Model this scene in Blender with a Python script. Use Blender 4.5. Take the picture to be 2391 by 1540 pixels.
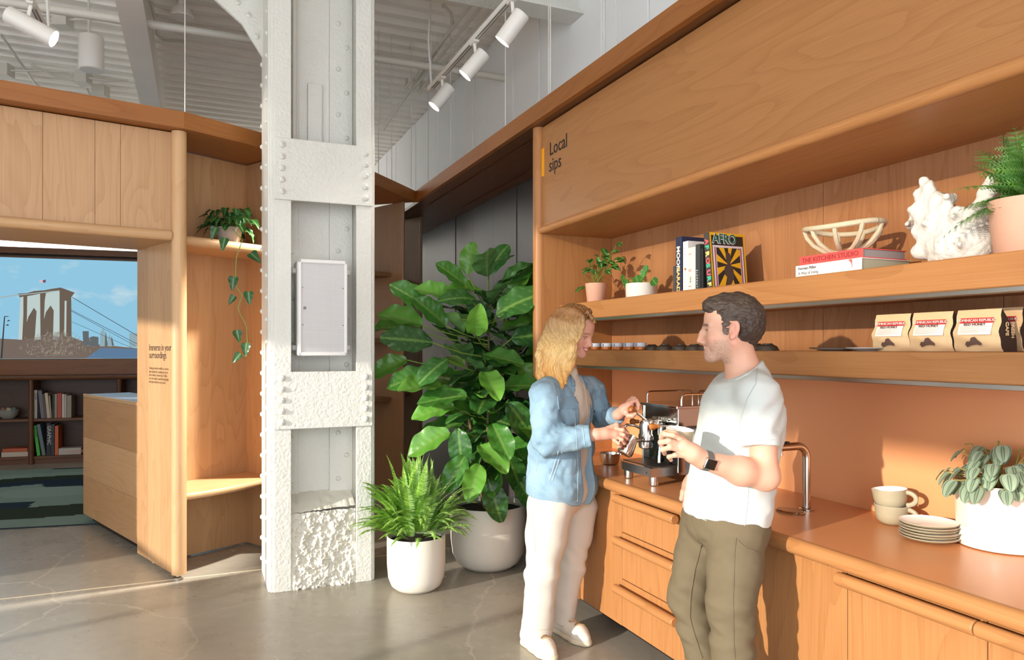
import bpy, bmesh, math, random
import numpy as np
from mathutils import Vector, Matrix, noise as mnoise

for _o in list(bpy.data.objects):
    bpy.data.objects.remove(_o, do_unlink=True)
SC = bpy.context.scene
COL = SC.collection
PI = math.pi

# ------------------------------------------------------------------ camera, light, exposure
H, FPX, CX, CY = 1.5, 1700.0, 1195.5, 812.0          # eye height, focal length in pixels, principal column, horizon row
cam_d = bpy.data.cameras.new('camera'); cam = bpy.data.objects.new('camera', cam_d); COL.objects.link(cam)
cam.location = (0, 0, H); cam.rotation_euler = (PI/2, 0, 0)
cam_d.sensor_width = 36; cam_d.lens = 36*FPX/2391; cam_d.shift_y = (CY-770)/2391; cam_d.clip_end = 200
SC.camera = cam
# directions: the counter wall runs along D_A (away from the camera), D_T points into it
ANG = math.radians(23.24)
D_A = (-math.sin(ANG), math.cos(ANG)); D_T = (math.cos(ANG), math.sin(ANG))
sun_dir = Vector((D_T[0]+.30*D_A[0], D_T[1]+.30*D_A[1], -.205)).normalized()
sl = bpy.data.lights.new('sun', 'SUN'); sl.energy = 7.0; sl.angle = math.radians(.9); sl.color = (1, .93, .82)
so = bpy.data.objects.new('sun', sl); COL.objects.link(so); so.rotation_euler = sun_dir.to_track_quat('-Z', 'Y').to_euler()
so.location = (-6, -6, 5)
wd = bpy.data.worlds.new('daylight'); SC.world = wd; wd.use_nodes = True
wd.node_tree.nodes['Background'].inputs[0].default_value = (.88, .95, 1.04, 1)
wd.node_tree.nodes['Background'].inputs[1].default_value = 5.2
SC.view_settings.view_transform = 'Standard'; SC.view_settings.look = 'None'
SC.view_settings.exposure = -0.42; SC.view_settings.gamma = 1.0
SC.view_settings.use_curve_mapping = False
try:
    SC.cycles.max_bounces = 8; SC.cycles.diffuse_bounces = 6; SC.cycles.glossy_bounces = 4; SC.cycles.transparent_max_bounces = 12
    SC.cycles.use_denoising = True; SC.cycles.sample_clamp_indirect = 6.0; SC.cycles.caustics_reflective = False
except Exception: pass

# ------------------------------------------------------------------ frames and pixel rays
class Frame:
    def __init__(s, ox, oy, ang): s.o = (ox, oy); s.a = ang; s.c = math.cos(ang); s.s = math.sin(ang)
    def w(s, p): return Vector((s.o[0]+s.c*p[0]-s.s*p[1], s.o[1]+s.s*p[0]+s.c*p[1], p[2]))
    def l(s, p):
        x, y = p[0]-s.o[0], p[1]-s.o[1]
        return Vector((s.c*x+s.s*y, -s.s*x+s.c*y, p[2]))
    def px(s, u, v, x=None, y=None, z=None):          # where the sight line of pixel (u, v) meets a plane of this frame
        d = Vector(((u-CX)/FPX, 1, (CY-v)/FPX)); e = Vector((0, 0, H))
        if z is not None: t = (z-H)/d.z
        else:
            le = s.l(e); ld = s.l(e+d)-le
            t = (x-le.x)/ld.x if x is not None else (y-le.y)/ld.y
        return s.l(e+d*t)
W = Frame(0, 0, 0)
R = Frame(0, 0, ANG-PI/2)            # x towards the camera along the counter, y into the counter wall
def wpt(u, v, Y): return Vector(((u-CX)/FPX*Y, Y, H+(CY-v)/FPX*Y))

# ------------------------------------------------------------------ materials
def lin(c): return tuple(((x/255)/12.92 if x/255 <= .04045 else ((x/255+.055)/1.055)**2.4) for x in c)
MATS = {}
def _new(name):
    m = bpy.data.materials.new(name); m.use_nodes = True
    return m, m.node_tree, m.node_tree.nodes['Principled BSDF']
def mat(name, c, rough=.5, metal=0., spec=.5, emit=None, es=0., bump=0., bscale=60., vary=0., vscale=8., trans=0., coat=0., alpha=1., sss=0., bdist=.01):
    if name in MATS: return MATS[name]
    m, nt, b = _new(name); N = nt.nodes; L = nt.links
    col = lin(c) if max(c) > 1.01 else tuple(c)
    b.inputs['Base Color'].default_value = (*col, 1); b.inputs['Roughness'].default_value = rough
    b.inputs['Metallic'].default_value = metal; b.inputs['Specular IOR Level'].default_value = spec
    b.inputs['Transmission Weight'].default_value = trans; b.inputs['Coat Weight'].default_value = coat; b.inputs['Alpha'].default_value = alpha
    if sss: b.inputs['Subsurface Weight'].default_value = sss; b.inputs['Subsurface Radius'].default_value = (.012, .005, .003); b.inputs['Subsurface Scale'].default_value = 1.
    if emit is not None:
        b.inputs['Emission Color'].default_value = (*lin(emit), 1); b.inputs['Emission Strength'].default_value = es
    if bump or vary:
        tc = N.new('ShaderNodeTexCoord')
    if vary:
        n = N.new('ShaderNodeTexNoise'); n.inputs['Scale'].default_value = vscale; n.inputs['Detail'].default_value = 5
        L.new(tc.outputs['Object'], n.inputs['Vector'])
        mx = N.new('ShaderNodeMix'); mx.data_type = 'RGBA'
        mx.inputs[6].default_value = (*[max(0, x*(1-vary)) for x in col], 1); mx.inputs[7].default_value = (*[min(1, x*(1+vary)) for x in col], 1)
        L.new(n.outputs[0], mx.inputs[0]); L.new(mx.outputs[2], b.inputs['Base Color'])
    if bump:
        n2 = N.new('ShaderNodeTexNoise'); n2.inputs['Scale'].default_value = bscale; n2.inputs['Detail'].default_value = 6
        L.new(tc.outputs['Object'], n2.inputs['Vector'])
        bp = N.new('ShaderNodeBump'); bp.inputs['Strength'].default_value = bump; bp.inputs['Distance'].default_value = bdist
        L.new(n2.outputs[0], bp.inputs['Height']); L.new(bp.outputs[0], b.inputs['Normal'])
    MATS[name] = m
    return m
def wood(name, c1, c2, axis='z', rough=.42, scale=1., plank=0., pax='x'):
    """veneer: long fibres and cathedral figure along one object axis, optional plank-to-plank tone"""
    if name in MATS: return MATS[name]
    m, nt, b = _new(name); N = nt.nodes; L = nt.links
    tc = N.new('ShaderNodeTexCoord'); oi = N.new('ShaderNodeObjectInfo')
    add = N.new('ShaderNodeVectorMath'); add.operation = 'ADD'
    mul = N.new('ShaderNodeMath'); mul.operation = 'MULTIPLY'; mul.inputs[1].default_value = 13.7
    L.new(oi.outputs['Random'], mul.inputs[0])
    L.new(tc.outputs['Object'], add.inputs[0]); L.new(mul.outputs[0], add.inputs[1])
    def mp(sc):
        q = N.new('ShaderNodeMapping'); s = [sc[1]]*3; s['xyz'.index(axis)] = sc[0]
        q.inputs['Scale'].default_value = [x*scale for x in s]; L.new(add.outputs[0], q.inputs['Vector']); return q
    q1 = mp((1.2, 90)); n1 = N.new('ShaderNodeTexNoise'); n1.inputs['Scale'].default_value = 2.2; n1.inputs['Detail'].default_value = 4; L.new(q1.outputs[0], n1.inputs['Vector'])
    q2 = mp((.55, 4.2)); n2 = N.new('ShaderNodeTexNoise'); n2.inputs['Scale'].default_value = 1.; n2.inputs['Detail'].default_value = 2; n2.inputs['Distortion'].default_value = .6
    L.new(q2.outputs[0], n2.inputs['Vector'])
    rg = N.new('ShaderNodeMath'); rg.operation = 'MULTIPLY'; rg.inputs[1].default_value = 11; L.new(n2.outputs[0], rg.inputs[0])
    fr = N.new('ShaderNodeMath'); fr.operation = 'FRACT'; L.new(rg.outputs[0], fr.inputs[0])
    pw = N.new('ShaderNodeMath'); pw.operation = 'POWER'; pw.inputs[1].default_value = 3.; L.new(fr.outputs[0], pw.inputs[0])
    a1 = N.new('ShaderNodeMath'); a1.operation = 'MULTIPLY_ADD'; a1.inputs[1].default_value = .26; L.new(pw.outputs[0], a1.inputs[0])
    a0 = N.new('ShaderNodeMath'); a0.operation = 'MULTIPLY'; a0.inputs[1].default_value = .7; L.new(n1.outputs[0], a0.inputs[0]); L.new(a0.outputs[0], a1.inputs[2])
    last = a1
    if plank:
        sp = N.new('ShaderNodeSeparateXYZ'); L.new(tc.outputs['Object'], sp.inputs[0])
        dv = N.new('ShaderNodeMath'); dv.operation = 'DIVIDE'; dv.inputs[1].default_value = plank; L.new(sp.outputs['XYZ'.index(pax.upper())], dv.inputs[0])
        fl = N.new('ShaderNodeMath'); fl.operation = 'FLOOR'; L.new(dv.outputs[0], fl.inputs[0])
        wn = N.new('ShaderNodeTexWhiteNoise'); wn.noise_dimensions = '1D'; L.new(fl.outputs[0], wn.inputs['W'])
        a2 = N.new('ShaderNodeMath'); a2.operation = 'MULTIPLY_ADD'; a2.inputs[1].default_value = .35; L.new(wn.outputs['Value'], a2.inputs[0]); L.new(a1.outputs[0], a2.inputs[2])
        last = a2
    mx = N.new('ShaderNodeMix'); mx.data_type = 'RGBA'; mx.clamp_factor = True
    mx.inputs[6].default_value = (*lin(c1), 1); mx.inputs[7].default_value = (*lin(c2), 1)
    L.new(last.outputs[0], mx.inputs[0]); L.new(mx.outputs[2], b.inputs['Base Color'])
    b.inputs['Roughness'].default_value = rough; b.inputs['Specular IOR Level'].default_value = .35
    bp = N.new('ShaderNodeBump'); bp.inputs['Strength'].default_value = .06; bp.inputs['Distance'].default_value = .003
    L.new(n1.outputs[0], bp.inputs['Height']); L.new(bp.outputs[0], b.inputs['Normal'])
    MATS[name] = m
    return m
def vcol(name, rough=.5, spec=.4, bump=0., bscale=200., bdist=.003, sss=0., mixc=None, trans=0.):
    """colour from the mesh's own 'tint' attribute (pigment of the thing itself)"""
    if name in MATS: return MATS[name]
    m, nt, b = _new(name); N = nt.nodes; L = nt.links
    at = N.new('ShaderNodeAttribute'); at.attribute_name = 'tint'; L.new(at.outputs['Color'], b.inputs['Base Color'])
    b.inputs['Roughness'].default_value = rough; b.inputs['Specular IOR Level'].default_value = spec
    if sss: b.inputs['Subsurface Weight'].default_value = sss; b.inputs['Subsurface Radius'].default_value = (.012, .005, .003); b.inputs['Subsurface Scale'].default_value = 1.
    if bump:
        tc = N.new('ShaderNodeTexCoord'); n2 = N.new('ShaderNodeTexNoise'); n2.inputs['Scale'].default_value = bscale; n2.inputs['Detail'].default_value = 4
        L.new(tc.outputs['Object'], n2.inputs['Vector'])
        bp = N.new('ShaderNodeBump'); bp.inputs['Strength'].default_value = bump; bp.inputs['Distance'].default_value = bdist
        L.new(n2.outputs[0], bp.inputs['Height']); L.new(bp.outputs[0], b.inputs['Normal'])
    MATS[name] = m
    return m

# ------------------------------------------------------------------ objects
INFO = {}                            # object -> (frame, base) so that parts can be modelled in frame coordinates
def tag(o, label=None, cat=None, group=None, kind=None):
    if label: o['label'] = label
    if cat: o['category'] = cat
    if group: o['group'] = group
    if kind: o['kind'] = kind
    return o
def thing(name, label, cat, base=(0, 0, 0), fr=W, group=None, kind=None):
    o = bpy.data.objects.new(name, None); COL.objects.link(o); o.empty_display_size = .05
    o.location = fr.w(base); o.rotation_euler = (0, 0, fr.a)
    INFO[o] = (fr, Vector(base)); return tag(o, label, cat, group, kind)
def clone(root, loc=None, rotz=None, label=None, group=None, rot=None):
    r = root.copy(); COL.objects.link(r)
    if loc is not None: r.location = loc
    if rotz is not None: r.rotation_euler = (0, 0, rotz)
    if rot is not None: r.rotation_euler = rot
    if label: r['label'] = label
    if group: r['group'] = group
    for ch in list(root.children):
        c = ch.copy(); COL.objects.link(c); c.parent = r
        for g in list(ch.children):
            d = g.copy(); COL.objects.link(d); d.parent = c
    return r
def mesh_obj(name, me, m, parent=None, base=None, fr=W):
    o = bpy.data.objects.new(name, me); COL.objects.link(o)
    if m is not None and not me.materials: me.materials.append(m)
    if parent is not None: o.parent = parent; INFO[o] = INFO.get(parent)
    elif base is not None: o.location = fr.w(base); o.rotation_euler = (0, 0, fr.a); INFO[o] = (fr, Vector(base))
    return o
def base_of(parent):
    i = INFO.get(parent) if parent is not None else None
    return i[1] if i else Vector((0, 0, 0))

class MB:
    """collects shapes, in frame coordinates, for one mesh"""
    def __init__(s): s.v = []; s.f = []; s.mi = []; s.cur = 0; s.tint = None; s.cols = []
    def add(s, vs, fs):
        o = len(s.v); s.v += [tuple(p) for p in vs]; s.f += [[i+o for i in q] for q in fs]; s.mi += [s.cur]*len(fs)
        if s.tint is not None: s.cols += [s.tint]*len(vs)
        return s
    def box(s, p0, p1, bev=0.):
        x0, y0, z0 = [min(a, b) for a, b in zip(p0, p1)]; x1, y1, z1 = [max(a, b) for a, b in zip(p0, p1)]
        b = min(bev, (x1-x0)*.49, (y1-y0)*.49, (z1-z0)*.49)
        if b <= 0:
            vs = [(x, y, z) for x in (x0, x1) for y in (y0, y1) for z in (z0, z1)]
            return s.add(vs, [(0, 1, 3, 2), (4, 6, 7, 5), (0, 4, 5, 1), (2, 3, 7, 6), (0, 2, 6, 4), (1, 5, 7, 3)])
        bm = bmesh.new(); bmesh.ops.create_cube(bm, size=1.)
        for v in bm.verts: v.co = Vector(((x0+x1)/2+v.co.x*(x1-x0), (y0+y1)/2+v.co.y*(y1-y0), (z0+z1)/2+v.co.z*(z1-z0)))
        bmesh.ops.bevel(bm, geom=bm.edges[:], offset=b, segments=2 if b > .004 else 1, affect='EDGES', profile=.5)
        bm.verts.index_update(); s.add([v.co for v in bm.verts], [[v.index for v in f.verts] for f in bm.faces]); bm.free(); return s
    def prism(s, poly, h0, h1, ax='z'):
        """polygon in the two other axes, extruded along ax (poly counter-clockwise seen from +ax)"""
        n = len(poly)
        def pt(a, b, h): return {'z': (a, b, h), 'y': (a, h, b), 'x': (h, a, b)}[ax]
        vs = [pt(a, b, h0) for a, b in poly]+[pt(a, b, h1) for a, b in poly]
        fs = [list(range(n))[::-1], list(range(n, 2*n))]+[(i, (i+1) % n, n+(i+1) % n, n+i) for i in range(n)]
        if ax == 'y': fs = [q[::-1] for q in fs]
        return s.add(vs, fs)
    def tube(s, path, r, n=10, caps=True, flat=None):
        P = [Vector(p) for p in path]; m = len(P); rs = r if isinstance(r, (list, tuple)) else [r]*m
        T = []
        for i in range(m):
            d = (P[min(i+1, m-1)]-P[max(i-1, 0)]); T.append(d.normalized() if d.length > 1e-9 else Vector((0, 0, 1)))
        up = Vector((0, 0, 1)) if abs(T[0].z) < .9 else Vector((1, 0, 0))
        nx = T[0].cross(up).normalized(); vs = []; fs = []
        for i in range(m):
            nx = (nx-T[i]*nx.dot(T[i])); nx = nx.normalized() if nx.length > 1e-6 else T[i].orthogonal().normalized()
            ny = T[i].cross(nx)
            for k in range(n):
                a = 2*PI*k/n; vs.append(P[i]+(nx*math.cos(a)+ny*math.sin(a)*(flat or 1.))*rs[i])
        for i in range(m-1):
            for k in range(n):
                fs.append((i*n+k, i*n+(k+1) % n, (i+1)*n+(k+1) % n, (i+1)*n+k))
        if caps: fs += [list(range(n))[::-1], [(m-1)*n+k for k in range(n)]]
        return s.add(vs, [q[::-1] for q in fs] if False else fs)
    def lathe(s, prof, n=32, c=(0, 0, 0), sx=1., sy=1., cap0=True, cap1=False):
        vs = []; fs = []; m = len(prof)
        for r, z in prof:
            for k in range(n):
                a = 2*PI*k/n; vs.append((c[0]+r*math.cos(a)*sx, c[1]+r*math.sin(a)*sy, c[2]+z))
        for i in range(m-1):
            for k in range(n): fs.append((i*n+k, i*n+(k+1) % n, (i+1)*n+(k+1) % n, (i+1)*n+k))
        if cap0: fs.append(list(range(n))[::-1])
        if cap1: fs.append([(m-1)*n+k for k in range(n)])
        return s.add(vs, fs)
    def ball(s, c, r, n=10, m=6, rz=None):
        rz = rz or r; pr = [(max(1e-4, r*math.sin(PI*i/m)), -rz*math.cos(PI*i/m)) for i in range(m+1)]
        return s.lathe(pr, n, c, cap0=False)
    def grid(s, fn, nu, nv, wrap=False):
        vs = [fn(i/(nu-1), j/(nv-1)) for j in range(nv) for i in range(nu)]
        fs = [(j*nu+i, j*nu+i+1, (j+1)*nu+i+1, (j+1)*nu+i) for j in range(nv-1) for i in range(nu-1)]
        return s.add(vs, fs)
    def mesh(s, name, off=Vector((0, 0, 0)), smooth=32, mats=None):
        me = bpy.data.meshes.new(name)
        me.from_pydata([(p[0]-off.x, p[1]-off.y, p[2]-off.z) for p in s.v], [], s.f)
        if mats:
            for q in mats: me.materials.append(q)
            me.polygons.foreach_set('material_index', s.mi)
        if s.cols and len(s.cols) == len(s.v):
            at = me.color_attributes.new('tint', 'FLOAT_COLOR', 'POINT')
            at.data.foreach_set('color', [c for q in s.cols for c in (*q[:3], 1.)])
        if smooth:
            me.polygons.foreach_set('use_smooth', [True]*len(me.polygons)); me.update()
            try: me.set_sharp_from_angle(angle=math.radians(smooth))
            except Exception: pass
        me.update(); return me
    def build(s, name, m, parent=None, base=None, fr=W, smooth=32, rec=True, sub=None):
        off = base_of(parent) if parent is not None else (Vector(base) if base is not None else Vector((0, 0, 0)))
        if sub is not None: off = Vector((0, 0, 0))
        mats = m if isinstance(m, list) else None
        me = s.mesh(name, off, smooth, mats)
        if rec:
            bm = bmesh.new(); bm.from_mesh(me); bmesh.ops.recalc_face_normals(bm, faces=bm.faces[:]); bm.to_mesh(me); bm.free()
            if smooth:
                try: me.set_sharp_from_angle(angle=math.radians(smooth))
                except Exception: pass
        o = mesh_obj(name, me, None if mats else m, parent, base if parent is None else None, fr)
        if sub is not None:                       # a part modelled in a frame of its own (parent stands in the world frame)
            b = base_of(parent); o.location = (sub.o[0]-b.x, sub.o[1]-b.y, -b.z); o.rotation_euler = (0, 0, sub.a); INFO[o] = (sub, Vector((0, 0, 0)))
        return o
def box_part(name, p0, p1, m, parent, bev=0.): return MB().box(p0, p1, bev).build(name, m, parent, smooth=32 if bev else 0)
def struct(name, mb, m, label=None, cat=None, base=(0, 0, 0), fr=W, smooth=0):
    o = mb.build(name, m, None, base, fr, smooth=smooth); return tag(o, label, cat, None, 'structure')
_fonts = {}
def text_mesh(txt, size, align='LEFT', spacing=1., line=1., extrude=.0006, bold=0.):
    cu = bpy.data.curves.new('lettering', 'FONT'); cu.body = txt; cu.size = size; cu.align_x = align; cu.space_character = spacing
    cu.space_line = line; cu.extrude = extrude; cu.offset = bold; cu.resolution_u = 3
    ob = bpy.data.objects.new('lettering', cu); COL.objects.link(ob)
    dg = bpy.context.evaluated_depsgraph_get(); dg.update()
    me = bpy.data.meshes.new_from_object(ob.evaluated_get(dg)); bpy.data.objects.remove(ob, do_unlink=True); bpy.data.curves.remove(cu)
    return me
def text_part(txt, size, m, parent, origin, xdir, ydir, name='lettering', sx=1., **kw):
    """flat lettering; origin, xdir, ydir in the parent's frame coordinates"""
    me = text_mesh(txt, size, **kw); x = Vector(xdir).normalized(); y = Vector(ydir).normalized(); z = x.cross(y)
    o0 = Vector(origin)-base_of(parent)
    M = Matrix(((x.x*sx, y.x, z.x, o0.x), (x.y*sx, y.y, z.y, o0.y), (x.z*sx, y.z, z.z, o0.z), (0, 0, 0, 1)))
    me.transform(M); me.materials.clear(); return mesh_obj(name, me, m, parent)
def arc(cx, cy, r, a0, a1, n): return [(cx+r*math.cos(a0+(a1-a0)*i/n), cy+r*math.sin(a0+(a1-a0)*i/n)) for i in range(n+1)]
# ================================================================== smooth solid modelling (signed distances, meshed by surface nets)
class Solid:
    def __init__(s): s.p = []
    def rc(s, a, b, ra, rb, k=.02, op=1): s.p.append(('rc', np.array(a, float), np.array(b, float), ra, rb, k, op)); return s
    def cc(s, a, b, ra, rb, k=.01, op=1, rnd=.004): s.p.append(('cc', np.array(a, float), np.array(b, float), ra, rb, k, op, rnd)); return s
    def el(s, c, r, k=.02, op=1, M=None): s.p.append(('el', np.array(c, float), np.array(r, float), None if M is None else np.array(M, float), k, op)); return s
    def chain(s, pts, rs, k=.02):
        for i in range(len(pts)-1): s.rc(pts[i], pts[i+1], rs[i], rs[i+1], k)
        return s
    def plane(s, c, n, k=.004): n = np.array(n, float); s.p.append(('pl', np.array(c, float), n/np.linalg.norm(n), k, -2)); return s   # keep the side n points away from
    def xf(s, M):
        """apply a rigid transform (4x4 numpy) to everything so far"""
        Rm, t = M[:3, :3], M[:3, 3]; out = []
        for q in s.p:
            if q[0] in ('rc', 'cc'): out.append((q[0], Rm@q[1]+t, Rm@q[2]+t)+q[3:])
            elif q[0] == 'el': out.append((q[0], Rm@q[1]+t, q[2], Rm@(q[3] if q[3] is not None else np.eye(3)), q[4], q[5]))
            else: out.append((q[0], Rm@q[1]+t, Rm@q[2])+q[3:])
        s.p = out; return s
    def join(s, o): s.p += o.p; return s
def _prim(q, P):
    if q[0] == 'rc':
        a, b, r1, r2 = q[1:5]; ba = b-a; l2 = max(1e-12, ba@ba); rr = r1-r2
        pa = P-a; h = np.clip(pa@ba/l2, 0, 1); d = pa-h[..., None]*ba
        return np.sqrt((d*d).sum(-1))-(r1-rr*h)
    if q[0] == 'cc':
        a, b, r1, r2 = q[1:5]; rnd = q[7]; ba = b-a; L = math.sqrt(max(1e-12, ba@ba)); u = ba/L
        pa = P-a; y = pa@u; x = np.sqrt(np.maximum(0, (pa*pa).sum(-1)-y*y)); h = np.clip(y/L, 0, 1)
        dr = (x-(r1+(r2-r1)*h)+rnd); dy = np.maximum(-y, y-L)+rnd
        return np.minimum(np.maximum(dr, dy), 0)+np.sqrt(np.maximum(dr, 0)**2+np.maximum(dy, 0)**2)-rnd
    if q[0] == 'el':
        c, r, M = q[1], q[2], q[3]; p = P-c
        if M is not None: p = p@M
        k0 = np.sqrt(((p/r)**2).sum(-1)); k1 = np.sqrt(((p/(r*r))**2).sum(-1))
        return np.where(k0 < 1e-6, -r.min(), k0*(k0-1)/np.maximum(k1, 1e-9))
    return (P-q[1])@q[2]
def _bound(q):
    if q[0] in ('rc', 'cc'): return (q[1]+q[2])/2, np.linalg.norm(q[1]-q[2])/2+max(q[3], q[4])
    if q[0] == 'el': return q[1], q[2].max()
    return None, 1e9
def _ko(q): return (q[5], q[6]) if q[0] in ('rc', 'cc') else ((q[4], q[5]) if q[0] == 'el' else (q[3], q[4]))
def _smin(a, b, k):
    if k <= 0: return np.minimum(a, b)
    h = np.maximum(k-np.abs(a-b), 0)/k; return np.minimum(a, b)-h*h*k*.25
def _eval(prims, C, rad, P):
    """P (n, m, 3) points of n blocks with centres C and radius rad"""
    d = np.full(P.shape[:2], 1., np.float32)
    for q in prims:
        k, op = _ko(q); c, r = _bound(q)
        m = slice(None) if c is None else np.nonzero(np.linalg.norm(C-c, axis=1) < r+rad+k+.01)[0]
        if c is not None and len(m) == 0: continue
        v = _prim(q, P[m].astype(np.float32)).astype(np.float32)
        d[m] = _smin(d[m], v, k) if op == 1 else -_smin(-d[m], (v if op == -1 else -v), k)
    return d
def solid_mesh(name, sol, res, disp=None, color=None, smooth_it=1, off=Vector((0, 0, 0))):
    prims = sol.p; lo = np.full(3, 1e9); hi = -lo
    for q in prims:
        k, op = _ko(q)
        if op != 1: continue
        c, r = _bound(q)
        if q[0] in ('rc', 'cc'):
            for e, rr in ((q[1], q[3]), (q[2], q[4])): lo = np.minimum(lo, e-rr); hi = np.maximum(hi, e+rr)
        else: lo = np.minimum(lo, c-r); hi = np.maximum(hi, c+r)
    lo -= .02; hi += .02; B = 12; nb = np.ceil((hi-lo)/(res*B)).astype(int)+1
    g = np.stack(np.meshgrid(*[np.arange(n) for n in nb], indexing='ij'), -1).reshape(-1, 3)
    ctr = lo+(g+.5)*B*res; hd = B*res*.5*1.7321
    dc = _eval(prims, ctr, .0, ctr[:, None, :].astype(float))[:, 0]
    act = np.abs(dc) < hd*1.9+.012
    N = nb*B; val = np.repeat(np.repeat(np.repeat(np.where(dc < 0, -1, 1).reshape(nb).astype(np.float32), B, 0), B, 1), B, 2)
    loc = np.stack(np.meshgrid(*[np.arange(B)]*3, indexing='ij'), -1).reshape(-1, 3)
    ga = g[act]; ca = ctr[act]; V6 = val.reshape(nb[0], B, nb[1], B, nb[2], B)
    for s0 in range(0, len(ga), 400):
        gg = ga[s0:s0+400]; P = lo+(gg[:, None, :]*B+loc[None])*res
        d = _eval(prims, ca[s0:s0+400], hd, P)
        if disp is not None:
            near = np.abs(d) < .03; q = P[near]; d[near] -= disp(q).astype(np.float32)
        V6[gg[:, 0], :, gg[:, 1], :, gg[:, 2], :] = d.reshape(-1, B, B, B)
    s = val < 0
    c = s[:-1, :-1, :-1].astype(np.int8)
    tot = np.zeros_like(c)
    offs = [(i, j, k) for i in (0, 1) for j in (0, 1) for k in (0, 1)]
    for i, j, k in offs: tot += s[i:N[0]-1+i, j:N[1]-1+j, k:N[2]-1+k]
    cells = np.argwhere((tot > 0) & (tot < 8)); idx = np.full(tot.shape, -1, np.int32); idx[tuple(cells.T)] = np.arange(len(cells))
    acc = np.zeros((len(cells), 3)); cnt = np.zeros(len(cells))
    for a in range(8):
        for ax in range(3):
            o0 = offs[a]
            if o0[ax]: continue
            o1 = list(o0); o1[ax] = 1
            v0 = val[tuple((cells+o0).T)]; v1 = val[tuple((cells+o1).T)]; m = (v0 < 0) != (v1 < 0)
            t = np.where(m, v0/np.where(m, v0-v1, 1), 0); p = np.tile(np.array(o0, float), (len(cells), 1)); p[:, ax] += t
            acc[m] += p[m]; cnt += m
    vert = lo+(cells+acc/cnt[:, None])*res
    quads = []
    for ax in range(3):
        sl0 = [slice(1, N[d]-1) for d in range(3)]; sl1 = list(sl0); sl0[ax] = slice(0, N[ax]-1); sl1[ax] = slice(1, N[ax])
        e = np.argwhere(s[tuple(sl0)] != s[tuple(sl1)])
        st = np.array([1, 1, 1]); st[ax] = 0; e = e+st; b_, c_ = (ax+1) % 3, (ax+2) % 3
        def cell(db, dc_):
            q = e.copy(); q[:, b_] += db; q[:, c_] += dc_; return idx[tuple(q.T)]
        f = np.stack([cell(-1, -1), cell(0, -1), cell(0, 0), cell(-1, 0)], 1); inside = s[tuple(e.T)]
        f[~inside] = f[~inside][:, ::-1]; quads.append(f)
    quads = np.concatenate(quads); quads = quads[(quads >= 0).all(1)]
    for _ in range(smooth_it):                        # light umbrella smoothing along mesh edges
        sm = np.zeros_like(vert); ct = np.zeros(len(vert))
        for a in range(4):
            i, j = quads[:, a], quads[:, (a+1) % 4]; np.add.at(sm, i, vert[j]); np.add.at(ct, i, 1); np.add.at(sm, j, vert[i]); np.add.at(ct, j, 1)
        vert = vert*.5+sm/np.maximum(ct, 1)[:, None]*.5
    me = bpy.data.meshes.new(name); nq = len(quads)
    me.vertices.add(len(vert)); me.loops.add(nq*4); me.polygons.add(nq)
    me.vertices.foreach_set('co', (vert-np.array(off)).astype(np.float32).ravel()); me.loops.foreach_set('vertex_index', quads.astype(np.int32).ravel())
    me.polygons.foreach_set('loop_start', np.arange(0, nq*4, 4, dtype=np.int32)); me.polygons.foreach_set('use_smooth', np.ones(nq, bool))
    me.update(calc_edges=True)
    if color is not None:
        nr = np.zeros(len(vert)*3, np.float32); me.vertices.foreach_get('normal', nr)
        c4 = np.ones((len(vert), 4), np.float32); c4[:, :3] = color(vert, nr.reshape(-1, 3))
        at = me.color_attributes.new('tint', 'FLOAT_COLOR', 'POINT'); at.data.foreach_set('color', c4.ravel())
    return me
def solid_part(name, sol, res, m, parent, **kw):
    me = solid_mesh(name, sol, res, off=base_of(parent), **kw); return mesh_obj(name, me, m, parent)
_rs = np.random.RandomState(3); _lat = _rs.rand(64, 64, 64).astype(np.float32)
def vnoise(P, f):
    """value noise in [-1, 1], f scalar or per axis"""
    q = np.asarray(P)*np.asarray(f)+100.; i = np.floor(q).astype(int); t = q-i; t = t*t*(3-2*t); i &= 63; j = (i+1) & 63; o = 0
    for a in (0, 1):
        for b in (0, 1):
            for c in (0, 1):
                o = o+_lat[(j if a else i)[..., 0], (j if b else i)[..., 1], (j if c else i)[..., 2]]*(t[..., 0] if a else 1-t[..., 0])*(t[..., 1] if b else 1-t[..., 1])*(t[..., 2] if c else 1-t[..., 2])
    return o*2-1
# ================================================================== materials of the place
M_white = mat('white_paint', (218, 216, 208), .55, bump=.15, bscale=35, vary=.05, vscale=4)
M_steel_paint = mat('thick_white_paint', (216, 214, 205), .5, bump=.55, bscale=55, vary=.06, vscale=6, bdist=.012)
M_deck = mat('painted_deck', (243, 237, 229), .6, vary=.05, vscale=3)
M_pipe = mat('painted_pipe', (208, 203, 192), .5)
M_lamp = mat('white_lamp_body', (225, 220, 212), .4)
M_black = mat('black_gap', (14, 12, 11), .6)
M_chrome = mat('chrome', (225, 222, 215), .06, metal=1.)
M_brushed = mat('brushed_steel', (190, 186, 178), .28, metal=1.)
CH1, CH2 = (187, 132, 81), (152, 98, 54)
M_ch_h = wood('cherry_along', CH1, CH2, 'x'); M_ch_v = wood('cherry_upright', CH1, CH2, 'z'); M_ch_d = wood('cherry_deep', CH1, CH2, 'y')
M_ch_plank = wood('cherry_planks', (192, 138, 94), (154, 102, 64), 'z', plank=.31, pax='x')
M_ash_v = wood('ash_upright', (204, 164, 120), (168, 126, 86), 'z', plank=.235, pax='x')
M_ash_h = wood('ash_along', (206, 166, 122), (174, 132, 92), 'x')
M_ash_n = wood('ash_nosing', (208, 168, 124), (186, 144, 100), 'z')
M_fascia = wood('stained_fascia', (166, 106, 52), (128, 74, 30), 'x')
M_dark_wood = wood('dark_walnut', (120, 76, 44), (78, 46, 26), 'x')
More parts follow.
